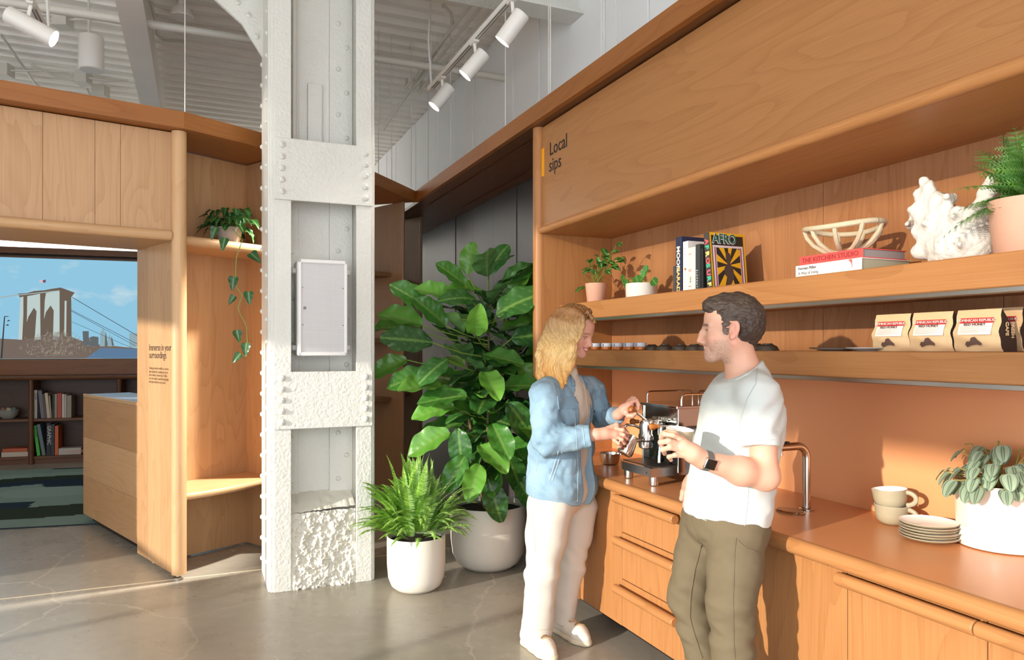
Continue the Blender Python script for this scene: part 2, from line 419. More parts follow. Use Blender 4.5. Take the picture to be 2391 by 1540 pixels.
M_dark_wood_v = wood('dark_walnut_upright', (120, 76, 44), (78, 46, 26), 'z')

# floor: polished concrete with a pale control joint
def concrete():
    m, nt, b = _new('polished_concrete'); N = nt.nodes; L = nt.links
    tc = N.new('ShaderNodeTexCoord')
    n1 = N.new('ShaderNodeTexNoise'); n1.inputs['Scale'].default_value = .9; n1.inputs['Detail'].default_value = 8; n1.inputs['Roughness'].default_value = .62
    n2 = N.new('ShaderNodeTexNoise'); n2.inputs['Scale'].default_value = 14; n2.inputs['Detail'].default_value = 6
    L.new(tc.outputs['Object'], n1.inputs['Vector']); L.new(tc.outputs['Object'], n2.inputs['Vector'])
    r = N.new('ShaderNodeValToRGB'); r.color_ramp.elements[0].position = .22; r.color_ramp.elements[1].position = .82
    r.color_ramp.elements[0].color = (*lin((136, 129, 116)), 1); r.color_ramp.elements[1].color = (*lin((180, 172, 157)), 1)
    ad = N.new('ShaderNodeMath'); ad.operation = 'MULTIPLY_ADD'; ad.inputs[1].default_value = .3; L.new(n2.outputs[0], ad.inputs[0])
    ml = N.new('ShaderNodeMath'); ml.operation = 'MULTIPLY'; ml.inputs[1].default_value = .7; L.new(n1.outputs[0], ml.inputs[0]); L.new(ml.outputs[0], ad.inputs[2])
    L.new(ad.outputs[0], r.inputs[0])
    vo = N.new('ShaderNodeTexVoronoi'); vo.feature = 'DISTANCE_TO_EDGE'; vo.inputs['Scale'].default_value = .55
    wv = N.new('ShaderNodeVectorMath'); wv.operation = 'MULTIPLY_ADD'; wv.inputs[1].default_value = (.5, .5, .5); L.new(n1.outputs[1], wv.inputs[0]); L.new(tc.outputs['Object'], wv.inputs[2])
    L.new(wv.outputs[0], vo.inputs['Vector'])
    cr = N.new('ShaderNodeMapRange'); cr.inputs[1].default_value = 0; cr.inputs[2].default_value = .006; cr.inputs[3].default_value = .35; cr.inputs[4].default_value = 0; L.new(vo.outputs['Distance'], cr.inputs[0])
    mx = N.new('ShaderNodeMix'); mx.data_type = 'RGBA'; mx.inputs[7].default_value = (*lin((214, 204, 184)), 1)
    L.new(cr.outputs[0], mx.inputs[0]); L.new(r.outputs[0], mx.inputs[6]); L.new(mx.outputs[2], b.inputs['Base Color'])
    rr = N.new('ShaderNodeMapRange'); rr.inputs[3].default_value = .16; rr.inputs[4].default_value = .38; L.new(n1.outputs[0], rr.inputs[0]); L.new(rr.outputs[0], b.inputs['Roughness'])
    b.inputs['Specular IOR Level'].default_value = .5
    return m
M_conc = concrete(); TW0 = -5.
fl = struct('floor', MB().prism([tuple(R.w(p)[:2]) for p in ((2.2, TW0-.3, 0), (2.2, 2.7, 0), (-13, 2.7, 0), (-13, TW0-.3, 0))], -.12, 0), M_conc)
jt = MB().box((-5.21, -6, -.01), (-5.198, 2.3, .0015)).build('control_joint', mat('joint_filler', (214, 200, 172), .7), fl)
jt.rotation_euler = (0, 0, R.a)

# ------------------------------------------------------------------ ceiling deck, ribs run across towards the counter wall
ZC = 4.36
def deck():
    mb = MB(); P = .2; prof = []
    x = -14.
    while x < 4.:
        prof += [(x, ZC), (x+.075, ZC), (x+.1, ZC+.055), (x+.175, ZC+.055)]; x += P
    n = len(prof); vs = [(px, -5.2, pz) for px, pz in prof]+[(px, 2.62, pz) for px, pz in prof]
    mb.add(vs, [(i, i+1, n+i+1, n+i) for i in range(n-1)])
    mb.box((-14, -5.2, ZC+.09), (4, 2.62, ZC+.12)); return mb
struct('ceiling', deck(), M_deck, fr=R)
# ------------------------------------------------------------------ walls
TB = 2.525                                             # face of the counter wall
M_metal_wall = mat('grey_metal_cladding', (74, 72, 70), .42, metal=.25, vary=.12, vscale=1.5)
M_board = mat('white_boards', (238, 239, 238), .55, bump=.12, bscale=35, vary=.03, vscale=4)
wr = struct('wall_right', MB().box((-13, TB+.03, 0), (2, TB+.2, ZC+.05)), M_white, fr=R)
wn = 0
for i in range(26):                                    # white boards above the canopy
    x0 = -12.6+i*.52
    o = MB().box((x0, TB-.005+.004*((i*7) % 3), 3.06), (x0+.512, TB+.03, ZC), .003).build('panel', M_board, wr)
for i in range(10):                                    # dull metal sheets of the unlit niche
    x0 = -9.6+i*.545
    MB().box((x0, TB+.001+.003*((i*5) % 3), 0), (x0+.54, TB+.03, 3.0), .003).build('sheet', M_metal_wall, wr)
wb = struct('wall_back', MB().box((-14, 12.6, 0), (2.5, 12.8, ZC+.1)), M_white)
for i in range(30): MB().box((-13.6+i*.5, 12.58-.004*(i % 2), 2.3), (-13.11+i*.5, 12.61, ZC), .003).build('panel', M_board, wb)
# window wall on the street side (behind and left of the camera): lets the low sun in
TW = -5.
def facade():
    mb = MB()
    def seg(a0, a1, z0, z1): mb.box((-a1, TW-.25, z0), (-a0, TW, z1))
    seg(4.58, 14, 0, ZC+.1)                            # solid beyond the last window
    seg(-5.5, 4.58, 2.68, 3.0); seg(2.35, 4.58, 3.0, ZC+.1); seg(-5.5, 2.35, 3.72, ZC+.1)
    seg(-5.5, 4.58, 0, .35)
    seg(-5.6, -5.2, 0, ZC+.1)
    return mb
struct('wall_left', facade(), M_white, fr=R)
M_frame = mat('window_frame', (60, 58, 55), .4)
wf = MB()
for a in (-3.9, -2.5, -1.1, .3, 1.75, 3.2): wf.box((-a-.03, TW-.16, .35), (-a+.03, TW-.1, 2.68))
wf.box((-4.58, TW-.16, 1.02), (5.2, TW-.1, 1.08))
w1 = struct('window_1', wf, M_frame, fr=R)
def film(name, t):
    m = bpy.data.materials.new(name); m.use_nodes = True; nt = m.node_tree; nt.nodes.clear()
    tr = nt.nodes.new('ShaderNodeBsdfTransparent'); tr.inputs[0].default_value = (*t, 1); o = nt.nodes.new('ShaderNodeOutputMaterial'); nt.links.new(tr.outputs[0], o.inputs[0]); return m
MB().box((-2.35, TW-.14, 3.0), (5.2, TW-.13, 3.72)).build('sun_dimmer_pane', film('sun_dimmer_film', (.74, .72, .68)), w1, smooth=0)  # upper pane and its opening added, unseen, to pass weaker sun onto the shelves

# ------------------------------------------------------------------ suspended timber canopy
ZS, ZF = 2.904, 3.01
A_, B_, C_, D_ = (-2.881, 4.098), (-2.097, 4.657), (-1.407, 5.560), (-.923, 7.017)
A0 = (A_[0]-1.2*.8143, A_[1]-1.2*.5805)
def offset_line(pts, d):
    out = []; n = len(pts)
    for i in range(n):
        a = Vector(pts[max(i-1, 0)]); b = Vector(pts[i]); c = Vector(pts[min(i+1, n-1)])
        t1 = (b-a).normalized() if i else (c-b).normalized(); t2 = (c-b).normalized() if i < n-1 else t1
        n1 = Vector((-t1.y, t1.x)); n2 = Vector((-t2.y, t2.x)); m = (n1+n2).normalized(); out.append(tuple(b+m*(d/max(.3, m.dot(n1)))))
    return out
PL = [A0, B_, C_, D_]; PI1 = offset_line(PL, .035); PI2 = offset_line(PL, .95)
for i in range(3):
    a, b = Vector(PL[i]), Vector(PL[i+1]); ang = math.atan2(b.y-a.y, b.x-a.x); fr = Frame(a.x, a.y, ang)
    def L2(p): q = fr.l((p[0], p[1], 0)); return (q.x, q.y)
    o = struct('trim_%d' % (i+2), MB().prism([L2(PL[i]), L2(PL[i+1]), L2(PI1[i+1]), L2(PI1[i])], ZS, ZF), M_fascia, fr=fr)
    MB().prism([L2(PI1[i]), L2(PI1[i+1]), L2(PI2[i+1]), L2(PI2[i])], ZS+.002, ZS+.05).build('soffit', M_fascia, o)
    if i == 0: trim_left = o
    if i == 2: trim_bay = o
# counter-wall canopy
TF = 1.912
aD = R.l((D_[0], D_[1], 0)).x
tr = struct('trim_1', MB().box((aD, TF, ZS), (1.5, TF+.035, ZF)), M_fascia, fr=R)
sf = MB()
sl_a, sl_b = aD-.02, 1.5
for (y0, y1) in ((TF+.035, 2.055), (2.075, 2.40), (2.42, TB)): sf.box((-9.6, y0, ZS+.001), (1.5, y1, ZS+.03))
sf.build('soffit', M_dark_wood, tr, smooth=0)
MB().box((-9.6, 2.05, ZS+.02), (1.5, 2.43, ZS+.05)).build('slot_liner', M_black, tr, smooth=0)
for x in (-9.6,): MB().box((x, 2.05, ZS), (aD-.05, 2.08, ZS+.02)).box((x, 2.39, ZS), (aD-.05, 2.43, ZS+.02)).build('slot_filler', M_dark_wood, tr, smooth=0)
# suspension cables
M_cable = mat('steel_cable', (222, 218, 210), .4, metal=.2)
def cable(u, v, parent, t=None, r=.004, fr=R):
    p = fr.px(u, v, y=t); p = Vector((p.x, p.y, ZF-.01))
    MB().tube([p, (p.x, p.y, ZC)], r, 6).build('cable', M_cable, parent)
for u, t in ((1052, 2.0), (1087, 2.25), (1022, 2.0), (1000, 2.2), (1180, 2.0), (1281, 1.98), (1285, 1.98), (1404, 2.2), (1438, 2.3), (1110, 2.4)): cable(u, 300, tr, t)
p = W.px(427, 265, z=ZF); q = trim_left
cb = MB().tube([(p.x, p.y+.03, ZF-.01), (p.x, p.y+.03, ZC)], .0035, 6)
cb.v = [tuple(INFO[q][0].l(v)) for v in cb.v]; cb.build('cable', M_cable, q)
for u, v in ((925, 410), (972, 420), (893, 405)):
    p = W.px(u, v, z=ZF); cb = MB().tube([(p.x-.08, p.y+.25, ZF-.01), (p.x-.08, p.y+.25, ZC)], .004, 6)
    cb.v = [tuple(INFO[trim_bay][0].l(v)) for v in cb.v]; cb.build('cable', M_cable, trim_bay)
# ================================================================== counter wall: shelving, worktop, base cabinets (frame R)
XE, XL = 1.25, -4.176                                  # right end (out of view), face of the upright side panel
su = thing('wall_shelving', 'orange cherry wood wall unit with sign panel above two long open shelves', 'shelving', (XL, TB, 0), R)
sp = MB().box((XL-.08, 2.0, 0), (XL, TB+.02, ZS)).build('side_panel', M_ch_v, su, smooth=0)
MB().tube([(XL-.04, 2.0, 0), (XL-.04, 2.0, ZS)], .0405, 16).build('rounded_edge', M_ch_v, sp)
cp = MB().box((XL+.001, 2.0, 2.25), (XE, 2.028, ZS-.006), .002).build('sign_panel', M_ch_h, su)
MB().tube([(XL-.035, 1.998, 2.247), (XL-.025, 1.998, 2.247), (XE, 1.998, 2.247)], [.012, .024, .024], 14).build('nosing', M_ch_h, cp)
MB().box((XL+.001, 2.0, 2.224), (XE, TB, 2.25)).build('soffit_board', M_ch_h, su, smooth=0)
M_sign = mat('sign_black', (38, 30, 27), .6); M_yel = mat('sign_yellow', (250, 172, 16), .5)
for txt, u, v in (('Local', 1283, 364), ('sips', 1282, 402)):
    p = R.px(u, v, y=1.9995); text_part(txt, .116, M_sign, cp, (p.x, 1.9985, p.z), (1, 0, 0), (0, 0, 1), extrude=.0005, bold=.0006, sx=.98)
p0, p1 = R.px(1270.5, 410, y=1.9985), R.px(1277, 341, y=1.9985)
MB().box((XL+.002, 1.997, p0.z), (XL+.034, 1.9998, p1.z)).build('sign_bar', M_yel, cp, smooth=0)
tag(cp, 'orange wood sign panel reading Local sips')
x = XL+.001; k = 0
for wdt in (.86, .92, .78, .95, .9, .85, .2):          # upright boards behind the shelves
    if x >= XE: break
    MB().box((x, TB-.012, 1.388), (min(XE, x+wdt-.003), TB+.02, 2.226), .0015).build('back_board', M_ch_plank, su); x += wdt
for nm, z0, z1 in (('shelf', 1.675, 1.775), ('shelf', 1.394, 1.488)):
    o = MB().box((XL+.001, 2.121, z0), (XE, TB-.012, z1), .004).build(nm, M_ch_h, su)
    MB().box((XL+.001, 2.123, z0-.016), (XE, 2.155, z0+.001), .002).build('steel_strip', M_brushed, o)
M_splash = mat('terracotta_laminate', (222, 154, 104), .42, vary=.03, vscale=3)
MB().box((XL+.001, TB-.01, .835), (XE, TB+.02, 1.39)).build('backsplash', M_splash, su, smooth=0)
# worktop
ZK = .84
wt = thing('worktop', 'long terracotta worktop with rounded pale wood front edge', 'worktop', (-1.5, 1.9, ZK), R)
MB().box((XL+.001, 1.965, ZK-.04), (XL+.12, TB-.011, ZK-.001)).box((XL+.12, 1.906, ZK-.04), (XE, TB-.011, ZK-.001)).build('top', mat('terracotta_top', (208, 140, 90), .3, vary=.04, vscale=5), wt, smooth=0)
MB().tube([(XL+.12, 1.905, ZK-.0285), (XE, 1.905, ZK-.0285)], .0283, 18).build('rounded_edge', M_ch_h, wt)
# base cabinets
YF = 1.922; ZB = .125; ZTOP = ZK-.06
def rx(u, y=YF): return R.px(u, 900, y=y).x
x_a, x_b, x_c, x_d, x_e = rx(1357), rx(1452), rx(1598), rx(1978), rx(2305)
def zf(u, v, y=YF): return R.px(u, v, y=y).z
M_plinth = mat('dark_plinth', (40, 30, 24), .6)
def carcass(name, x0, x1, label):
    t = thing(name, label, 'cabinet', ((x0+x1)/2, YF, 0), R)
    MB().box((x0+.001, YF+.021, ZB), (x1-.001, TB-.03, ZTOP)).build('carcass', M_ch_v, t, smooth=0)
    MB().box((x0+.001, YF+.17, 0), (x1-.001, YF+.2, ZB)).build('plinth', M_plinth, t, smooth=0)
    return t
def handle(parent, x0, x1, z, y=YF-.032, r=.0215):
    o = MB().tube([(x0, y, z), (x0+.004, y, z), (x1-.004, y, z), (x1, y, z)], [r*.86, r, r, r*.86], 16).build('handle', M_ch_h, parent)
    MB().box((x0+.02, y, z-.006), (x1-.02, YF+.003, z+.008)).build('mount', M_ch_h, parent, smooth=0); return o
t = carcass('base_cabinet', XL+.002, x_b, 'plain cherry base cabinet end beside the drawers, behind the woman')
MB().box((XL+.004, YF, ZB), (x_a-.012, YF+.02, ZTOP), .002).build('front_panel', M_ch_v, t)
MB().box((x_a-.008, YF, ZB), (x_b-.002, YF+.02, ZTOP), .002).build('front_panel', M_ch_v, t)
MB().tube([(x_a-.028, YF-.004, ZB), (x_a-.028, YF-.004, ZTOP)], .02, 12).build('rounded_stile', M_ch_v, t)
t = carcass('drawer_cabinet', x_b, x_c, 'cherry drawer cabinet with three drawers and round wooden bar pulls')
zs = [ZB, zf(1455, 1352), zf(1455, 1243), ZTOP]
for i in range(3):
    d = MB().box((x_b+.002, YF, zs[i]+.002), (x_c-.002, YF+.02, zs[i+1]-.002), .002).build('drawer', M_ch_v, t)
    handle(d, rx(1436, YF-.03), rx(1577, YF-.03), (ZK-.082, zf(1440, 1262, YF-.03), zf(1440, 1374, YF-.03))[2-i])
t = carcass('base_cabinet', x_c, x_d, 'plain cherry base cabinet front without pull, behind the man')
MB().box((x_c+.002, YF, ZB+.002), (x_d-.0015, YF+.02, ZTOP), .002).build('front_panel', M_ch_v, t)
xj = rx(2282, YF-.03)
t = carcass('base_cabinet', x_d, x_e, 'cherry base cabinet door with long wooden bar pull below the saucers')
d = MB().box((x_d+.0015, YF, ZB+.002), (x_e-.0015, YF+.02, ZTOP), .002).build('door', M_ch_v, t)
zh = ZK-.082; handle(d, rx(1955, YF-.03), xj-.0015, zh)
t = carcass('base_cabinet', x_e, XE, 'cherry base cabinet door at the right edge of the photo')
d = MB().box((x_e+.0015, YF, ZB+.002), (XE, YF+.02, ZTOP), .002).build('door', M_ch_v, t)
handle(d, xj+.0015, XE, zh)
# ================================================================== pale ash portal, bay with bench, low wall
NX, NY = -2.163, 4.73
F1 = Frame(NX, NY, math.atan2(.5805, .8143)); F2 = Frame(NX, NY, math.atan2(.795, .607)); FE = Frame(NX, NY, math.atan2(.712, -.702))
pu = thing('portal_unit', 'pale ash wood wall unit with doorway header, post, open bay and bench', 'wall unit', (NX, NY, 0))
ZH = 2.225
# header over the opening: separate veneer boards
xs = [-2.3, -1.62, -1.13, -.745, -.475, -.335, -.02]
for i in range(len(xs)-1):
    MB().box((xs[i]+.0008, .02, ZH+.02), (xs[i+1]-.0008, .045, ZS-.006), .0008).build('header_board', M_ash_v, pu, sub=F1)
MB().box((-2.3, .0, ZH-.03), (.0, .64, ZH-.002), .001).build('header_soffit', M_ash_h, pu, sub=F1)
MB().tube([(-2.3, .0, ZH), (-.05, .0, ZH), (-.035, .0, ZH)], [.033, .033, .02], 16).build('header_nosing', M_ash_h, pu, sub=F1)
MB().box((-2.3, .05, ZH), (.0, .64, ZS-.01)).build('header_core', M_ash_h, pu, sub=F1, smooth=0)
# end panel and its rounded post
ZP = .035
ep = MB().box((.0, -.035, ZP), (.70, .035, ZS-.002), .003).build('end_panel', M_ash_v, pu, sub=FE)
MB().tube([(.0, .0, ZP), (.0, .0, ZS-.002)], .046, 18).build('rounded_post', M_ash_n, pu, sub=FE)
MB().lathe([(.026, 0), (.026, .006), (.009, .01), (.009, ZP)], 14, (.03, 0, .0)).build('levelling_foot', M_chrome, pu, sub=FE)
M_print = mat('dark_print', (52, 40, 32), .6); M_print2 = mat('brown_print', (120, 92, 66), .6)
def ep_text(txt, size, u, v, m, **kw):
    p = FE.px(u, v, y=.0355)
    me = text_mesh(txt, size, **kw); x = Vector((-1, 0, 0)); y = Vector((0, 0, 1)); z = x.cross(y)
    me.transform(Matrix(((-1, 0, 0, p.x), (0, 0, 1, .0358), (0, 1, 0, p.z), (0, 0, 0, 1)))); me.materials.clear()
    return mesh_obj('lettering', me, m, ep)
ep_text('Immerse in your\nsurroundings', .066, 348, 818, M_print, line=.78, extrude=.0003, spacing=.95)
ep_text('Driving an electric vehicle is a serene,\nquiet experience, opening you up to\ntake in what is around you. Follow\nus as we explore sound through light\nand spaces and the city at work.', .0245, 348, 861, M_print2, line=.95, extrude=.0003)
# bay to the right of the post
BD = .427
bb = MB().box((.05, BD, .012), (.76, BD+.03, ZS-.004), .001).build('back_panel', M_ash_v, pu, sub=F2)
MB().box((.757, .02, .012), (.797, BD+.03, ZS-.004), .003).build('side_panel', M_ash_v, pu, sub=F2)
for z0, z1, d0, nm in ((2.175, 2.24, .03, 'shelf'),):
    o = MB().box((.03, d0, z0), (.757, BD, z1), .002).build(nm, M_ash_h, pu, sub=F2)
    q = MB().tube([(.03, d0, (z0+z1)/2), (.757, d0, (z0+z1)/2)], (z1-z0)/2*1.01, 14).build('nosing', M_ash_h, pu, sub=F2)
poly = [(.04, -.0), (.2, -.012), (.4, .0), (.6, .04), (.757, .09), (.757, BD), (.04, BD)]
MB().prism(poly, .505, .55).build('bench', M_ash_h, pu, sub=F2)
MB().tube([(a, b, .5275) for a, b in poly[:5]], .0235, 12).build('bench_nosing', M_ash_h, pu, sub=F2)
# bays seen past the column
fu = thing('fin_shelving', 'shaded wooden fin panels with short shelves in the corner behind the tree', 'shelving', (-1.06, 6.98, 0))
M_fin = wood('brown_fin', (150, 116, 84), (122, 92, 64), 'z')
for (u, v, ln) in ((938, 470, .9), (980, 505, .75)):
    p = W.px(u, v, z=ZS); fa = Frame(p.x, p.y, math.radians(138))
    MB().box((0, -.03, .03), (ln, .0, ZS-.003), .003).build('fin_panel', M_fin, fu, sub=fa)
    MB().tube([(0, -.015, .03), (0, -.015, ZS-.003)], .017, 10).build('rounded_edge', M_fin, fu, sub=fa)
    for vz in (2.19, .98, 1.55):
        MB().box((.16, .0, vz), (ln, .3, vz+.045), .01).build('shelf', M_fin, fu, sub=fa)
# low wall with laminate top, continuing the end panel line
lw = thing('low_counter', 'half-height ash counter wall with blue grey top inside the doorway', 'counter', FE.w((1.4, 0, 0)))
zt = 1.105
zz = [.07, .40, .735, 1.075]
for i in range(3):
    MB().box((.74, -.008, zz[i]+.0008), (2.2, .0, zz[i+1]-.0008), .0008).build('plank', wood('ash_plank%d' % i, [(205, 160, 114), (214, 170, 124), (196, 148, 102)][i], [(170, 124, 82), (176, 132, 88), (150, 108, 70)][i], 'x'), lw, sub=FE)
MB().box((.76, -.36, .07), (2.2, -.009, 1.075)).build('core', M_ash_h, lw, sub=FE, smooth=0)
MB().box((.70, -.02, .05), (.755, .014, zt), .002).build('end_strip', M_ash_n, lw, sub=FE)
MB().box((.72, -.02, 1.075), (2.2, .001, zt), .003).build('edge_band', M_ash_h, lw, sub=FE)
MB().box((.76, -.36, 1.076), (2.17, -.021, zt-.002), .002).build('top', mat('blue_grey_laminate', (140, 152, 172), .3), lw, sub=FE)
MB().box((.8, -.3, .0), (2.15, -.06, .07)).build('plinth', M_plinth, lw, sub=FE, smooth=0)

# ------------------------------------------------------------------ far end of the inner room: screen wall and bookcase
pv = (-5.108, 10.15); V = Frame(pv[0], pv[1], math.radians(18.5))
sw = struct('wall_screen', MB().box((-4, .02, 0), (1.6, .14, 2.66+.02)), M_dark_wood, fr=V, base=(0, 0, 0))
MB().box((-4, -.06, 2.697), (1.6, .14, 2.722)).build('header', M_dark_wood, sw, smooth=0)
MB().box((-4, -.03, 2.722), (1.6, .14, 2.745)).build('shadow_gap', M_black, sw, smooth=0)
MB().box((-4, -.10, 2.745), (1.6, .14, 2.83), .004).build('cornice', M_dark_wood, sw)
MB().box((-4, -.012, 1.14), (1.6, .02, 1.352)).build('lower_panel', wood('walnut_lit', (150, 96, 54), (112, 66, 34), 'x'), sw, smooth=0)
bc = thing('bookcase', 'long dark walnut bookcase under the screen with two shelves', 'bookcase', (-1.5, -.2, 0), V)
MB().box((-3.9, -.40, 1.085), (1.5, .0, 1.135), .01).build('top', M_dark_wood, bc)
MB().tube([(-3.9, -.40, 1.11), (1.5, -.40, 1.11)], .025, 10).build('top_nosing', M_dark_wood, bc)
for z in (.585, .10): MB().box((-3.9, -.37, z-.035), (1.5, .0, z), .004).build('shelf', M_dark_wood, bc)
MB().box((-3.9, -.34, 0), (1.5, -.32, .066)).build('plinth', M_dark_wood, bc, smooth=0)
MB().box((-3.9, -.012, 0), (1.5, .018, 1.09)).build('back_panel', wood('walnut_back', (86, 54, 32), (60, 36, 20), 'x'), bc, smooth=0)
for u in (72, 278, -140):
    x = V.px(u, 900, y=-.38).x; MB().box((x-.02, -.37, .0), (x+.02, 0, 1.09)).build('divider', M_dark_wood_v, bc, smooth=0)
    MB().tube([(x, -.375, 0), (x, -.375, 1.09)], .03, 12).build('post', M_dark_wood_v, bc)
# screen with the bridge picture
def emat(name, c, s=1.25):
    if name in MATS: return MATS[name]
    m = bpy.data.materials.new(name); m.use_nodes = True; nt = m.node_tree; nt.nodes.clear()
    e = nt.nodes.new('ShaderNodeEmission'); e.inputs[0].default_value = (*lin(c), 1); e.inputs[1].default_value = s
    o = nt.nodes.new('ShaderNodeOutputMaterial'); nt.links.new(e.outputs[0], o.inputs[0]); MATS[name] = m; return m
def sky_mat():
    m = bpy.data.materials.new('screen_sky'); m.use_nodes = True; nt = m.node_tree; nt.nodes.clear(); N = nt.nodes; L = nt.links
    tc = N.new('ShaderNodeTexCoord'); sp = N.new('ShaderNodeSeparateXYZ'); L.new(tc.outputs['Object'], sp.inputs[0])
    mr = N.new('ShaderNodeMapRange'); mr.inputs[1].default_value = 1.4; mr.inputs[2].default_value = 2.7; L.new(sp.outputs[2], mr.inputs[0])
    r = N.new('ShaderNodeValToRGB'); r.color_ramp.elements[0].color = (*lin((150, 205, 232)), 1); r.color_ramp.elements[1].color = (*lin((62, 150, 212)), 1); L.new(mr.outputs[0], r.inputs[0])
    mp = N.new('ShaderNodeMapping'); mp.inputs['Scale'].default_value = (1.3, 1, 2.4); mp.inputs['Location'].default_value = (.4, 0, .3); L.new(tc.outputs['Object'], mp.inputs[0])
    n = N.new('ShaderNodeTexNoise'); n.inputs['Scale'].default_value = 1.1; n.inputs['Detail'].default_value = 7; L.new(mp.outputs[0], n.inputs['Vector'])
    c = N.new('ShaderNodeMapRange'); c.inputs[1].default_value = .56; c.inputs[2].default_value = .72; L.new(n.outputs[0], c.inputs[0])
    mx = N.new('ShaderNodeMix'); mx.data_type = 'RGBA'; mx.inputs[7].default_value = (*lin((205, 228, 235)), 1); L.new(c.outputs[0], mx.inputs[0]); L.new(r.outputs[0], mx.inputs[6])
    e = N.new('ShaderNodeEmission'); e.inputs[1].default_value = 1.25; L.new(mx.outputs[2], e.inputs[0]); o = N.new('ShaderNodeOutputMaterial'); L.new(e.outputs[0], o.inputs[0]); return m
tv = thing('video_screen', 'large wall screen showing a stone suspension bridge under blue sky', 'screen', (-1.5, .0, 1.36), V)
MB().box((-3.4, -.03, 1.357), (.9, .015, 2.695)).build('panel', sky_mat(), tv, smooth=0)
def pic(polys, y, m, name='picture'):
    mb = MB()
    for pl in polys:
        q = [V.px(u, v, y=y) for u, v in pl]; mb.add([(p.x, y, max(1.36, p.z)) for p in q], [list(range(len(q)))])
    return tag(mb.build(name, m, tv, smooth=0, rec=False), kind='stuff')
def zq(pts, x0=0, y0=570, k=340/1870): return [(x0+a*k, y0+b*k) for a, b in pts]   # read off an enlarged view
SH, LI = emat('stone_shade', (112, 98, 86)), emat('stone_light', (196, 212, 208))
pic([zq([(225, 635), (345, 625), (440, 600), (565, 590), (670, 570), (780, 555), (960, 620), (915, 680), (920, 1230), (235, 1230), (262, 690)])], -.0315, SH)
pic([zq([(262, 680), (300, 670), (300, 900), (285, 1225), (235, 1225)]),
     zq([(350, 665), (515, 635), (520, 1225), (445, 1225), (470, 860), (435, 815), (365, 930), (345, 1000)]),
     zq([(590, 625), (765, 595), (765, 1225), (680, 1225), (690, 850), (650, 785), (590, 870), (565, 960), (575, 720)]),
     zq([(830, 725), (855, 725), (850, 1180), (825, 1180)])], -.0325, LI, 'picture')
pic([zq([(0, 1210), (300, 1225), (620, 1160), (760, 1120), (900, 1180), (1130, 1270), (1800, 1340), (1800, 1462), (0, 1478)])], -.0325, emat('bank', (122, 108, 98)))
pic([zq([(1060, 1115), (1140, 1115), (1140, 1300), (1070, 1300)]), zq([(1140, 1200), (1190, 1180), (1265, 1190), (1265, 1310), (1140, 1310)]), zq([(1360, 1120), (1385, 1300), (1330, 1300)]), zq([(1435, 1180), (1465, 1300), (1410, 1300)])], -.033, emat('towers_dark', (104, 110, 112)))
pic([zq([(1290, 1130), (1325, 1080), (1350, 1130), (1345, 1310), (1280, 1310)]), zq([(1385, 1200), (1415, 1150), (1440, 1310), (1380, 1310)]), zq([(1660, 1140), (1770, 1140), (1770, 1320), (1660, 1320)])], -.0335, emat('towers_pale', (150, 178, 186)))
pic([zq([(1290, 1330), (1800, 1345), (1800, 1460), (1100, 1470)])], -.033, emat('harbour', (98, 128, 160)))
def line(a, b, w=5):
    (x0, y0), (x1, y1) = a, b; return zq([(x0, y0), (x1, y1), (x1, y1+w), (x0, y0+w)])
pic([line((925, 675), (1790, 1185), 9), line((915, 840), (1790, 1290), 7), line((915, 855), (1740, 1300), 6), line((920, 990), (1720, 1340), 5)], -.0342, emat('cables', (70, 88, 104)))
pic([line((0, 675), (240, 640), 16), line((240, 645), (760, 590), 12)], -.0342, emat('cables_pale', (170, 186, 186)))
pic([zq([(52, 925), (66, 925), (30, 1470), (5, 1470)]), zq([(60, 920), (110, 922), (110, 930), (60, 930)]), zq([(90, 985), (110, 968), (135, 982), (90, 990)]), zq([(75, 1040), (100, 1022), (118, 1042), (75, 1045)])], -.0345, emat('lamp_post', (66, 68, 66)))
pic([zq([(500, 460), (560, 455), (560, 495), (510, 490)])], -.0345, emat('flag_pale', (214, 200, 208)))
pic([zq([(550, 460), (590, 455), (585, 492), (550, 490)])], -.035, emat('flag_dark', (120, 80, 110)))
rnd = random.Random(4); tw = []
for i in range(260):
    x, y = rnd.gauss(700, 220), rnd.uniform(1130, 1440)
    if x < 250 or x > 1240 or y < 1100+abs(x-700)*.25: continue
    a = rnd.uniform(-.9, 2.2); l = rnd.uniform(20, 60); tw.append(zq([(x, y), (x+l*math.cos(a), y-l*math.sin(a)), (x+l*math.cos(a)+4, y-l*math.sin(a)+3), (x+5, y+4)]))
pic(tw, -.0348, emat('twigs', (168, 158, 140)))
# rug
rg = MB(); c0 = W.px(115, 1150, z=0); ra = math.radians(14); FR = Frame(c0.x, c0.y, ra)
cols = [lin((120, 140, 132)), lin((34, 48, 62)), lin((44, 54, 40)), lin((128, 148, 140))]
nu, nv, hw, hd = 150, 90, 2.1, 1.62
def rugc(x, y):
    r = math.hypot(x*.62, y) ; b = int(r/.26); a = math.atan2(y, x*.62)
    seg = int((a+PI)/(2*PI)*3+b*.61)
    if r < .3: return cols[3]
    return (cols[0] if b % 4 else cols[3]) if (b+seg) % 2 == 0 else cols[1+(b//2+seg) % 2]
vs = []; cs = []; fs = []
for j in range(nv):
    for i in range(nu):
        x0, x1 = -hw+2*hw*i/nu, -hw+2*hw*(i+1)/nu; y0, y1 = -hd+2*hd*j/nv, -hd+2*hd*(j+1)/nv
        c = rugc((x0+x1)/2, (y0+y1)/2); o = len(vs); vs += [(x0, y0, .012), (x1, y0, .012), (x1, y1, .012), (x0, y1, .012)]; cs += [c]*4; fs.append((o, o+1, o+2, o+3))
rg.v = vs; rg.f = fs; rg.mi = [0]*len(fs); rg.cols = cs
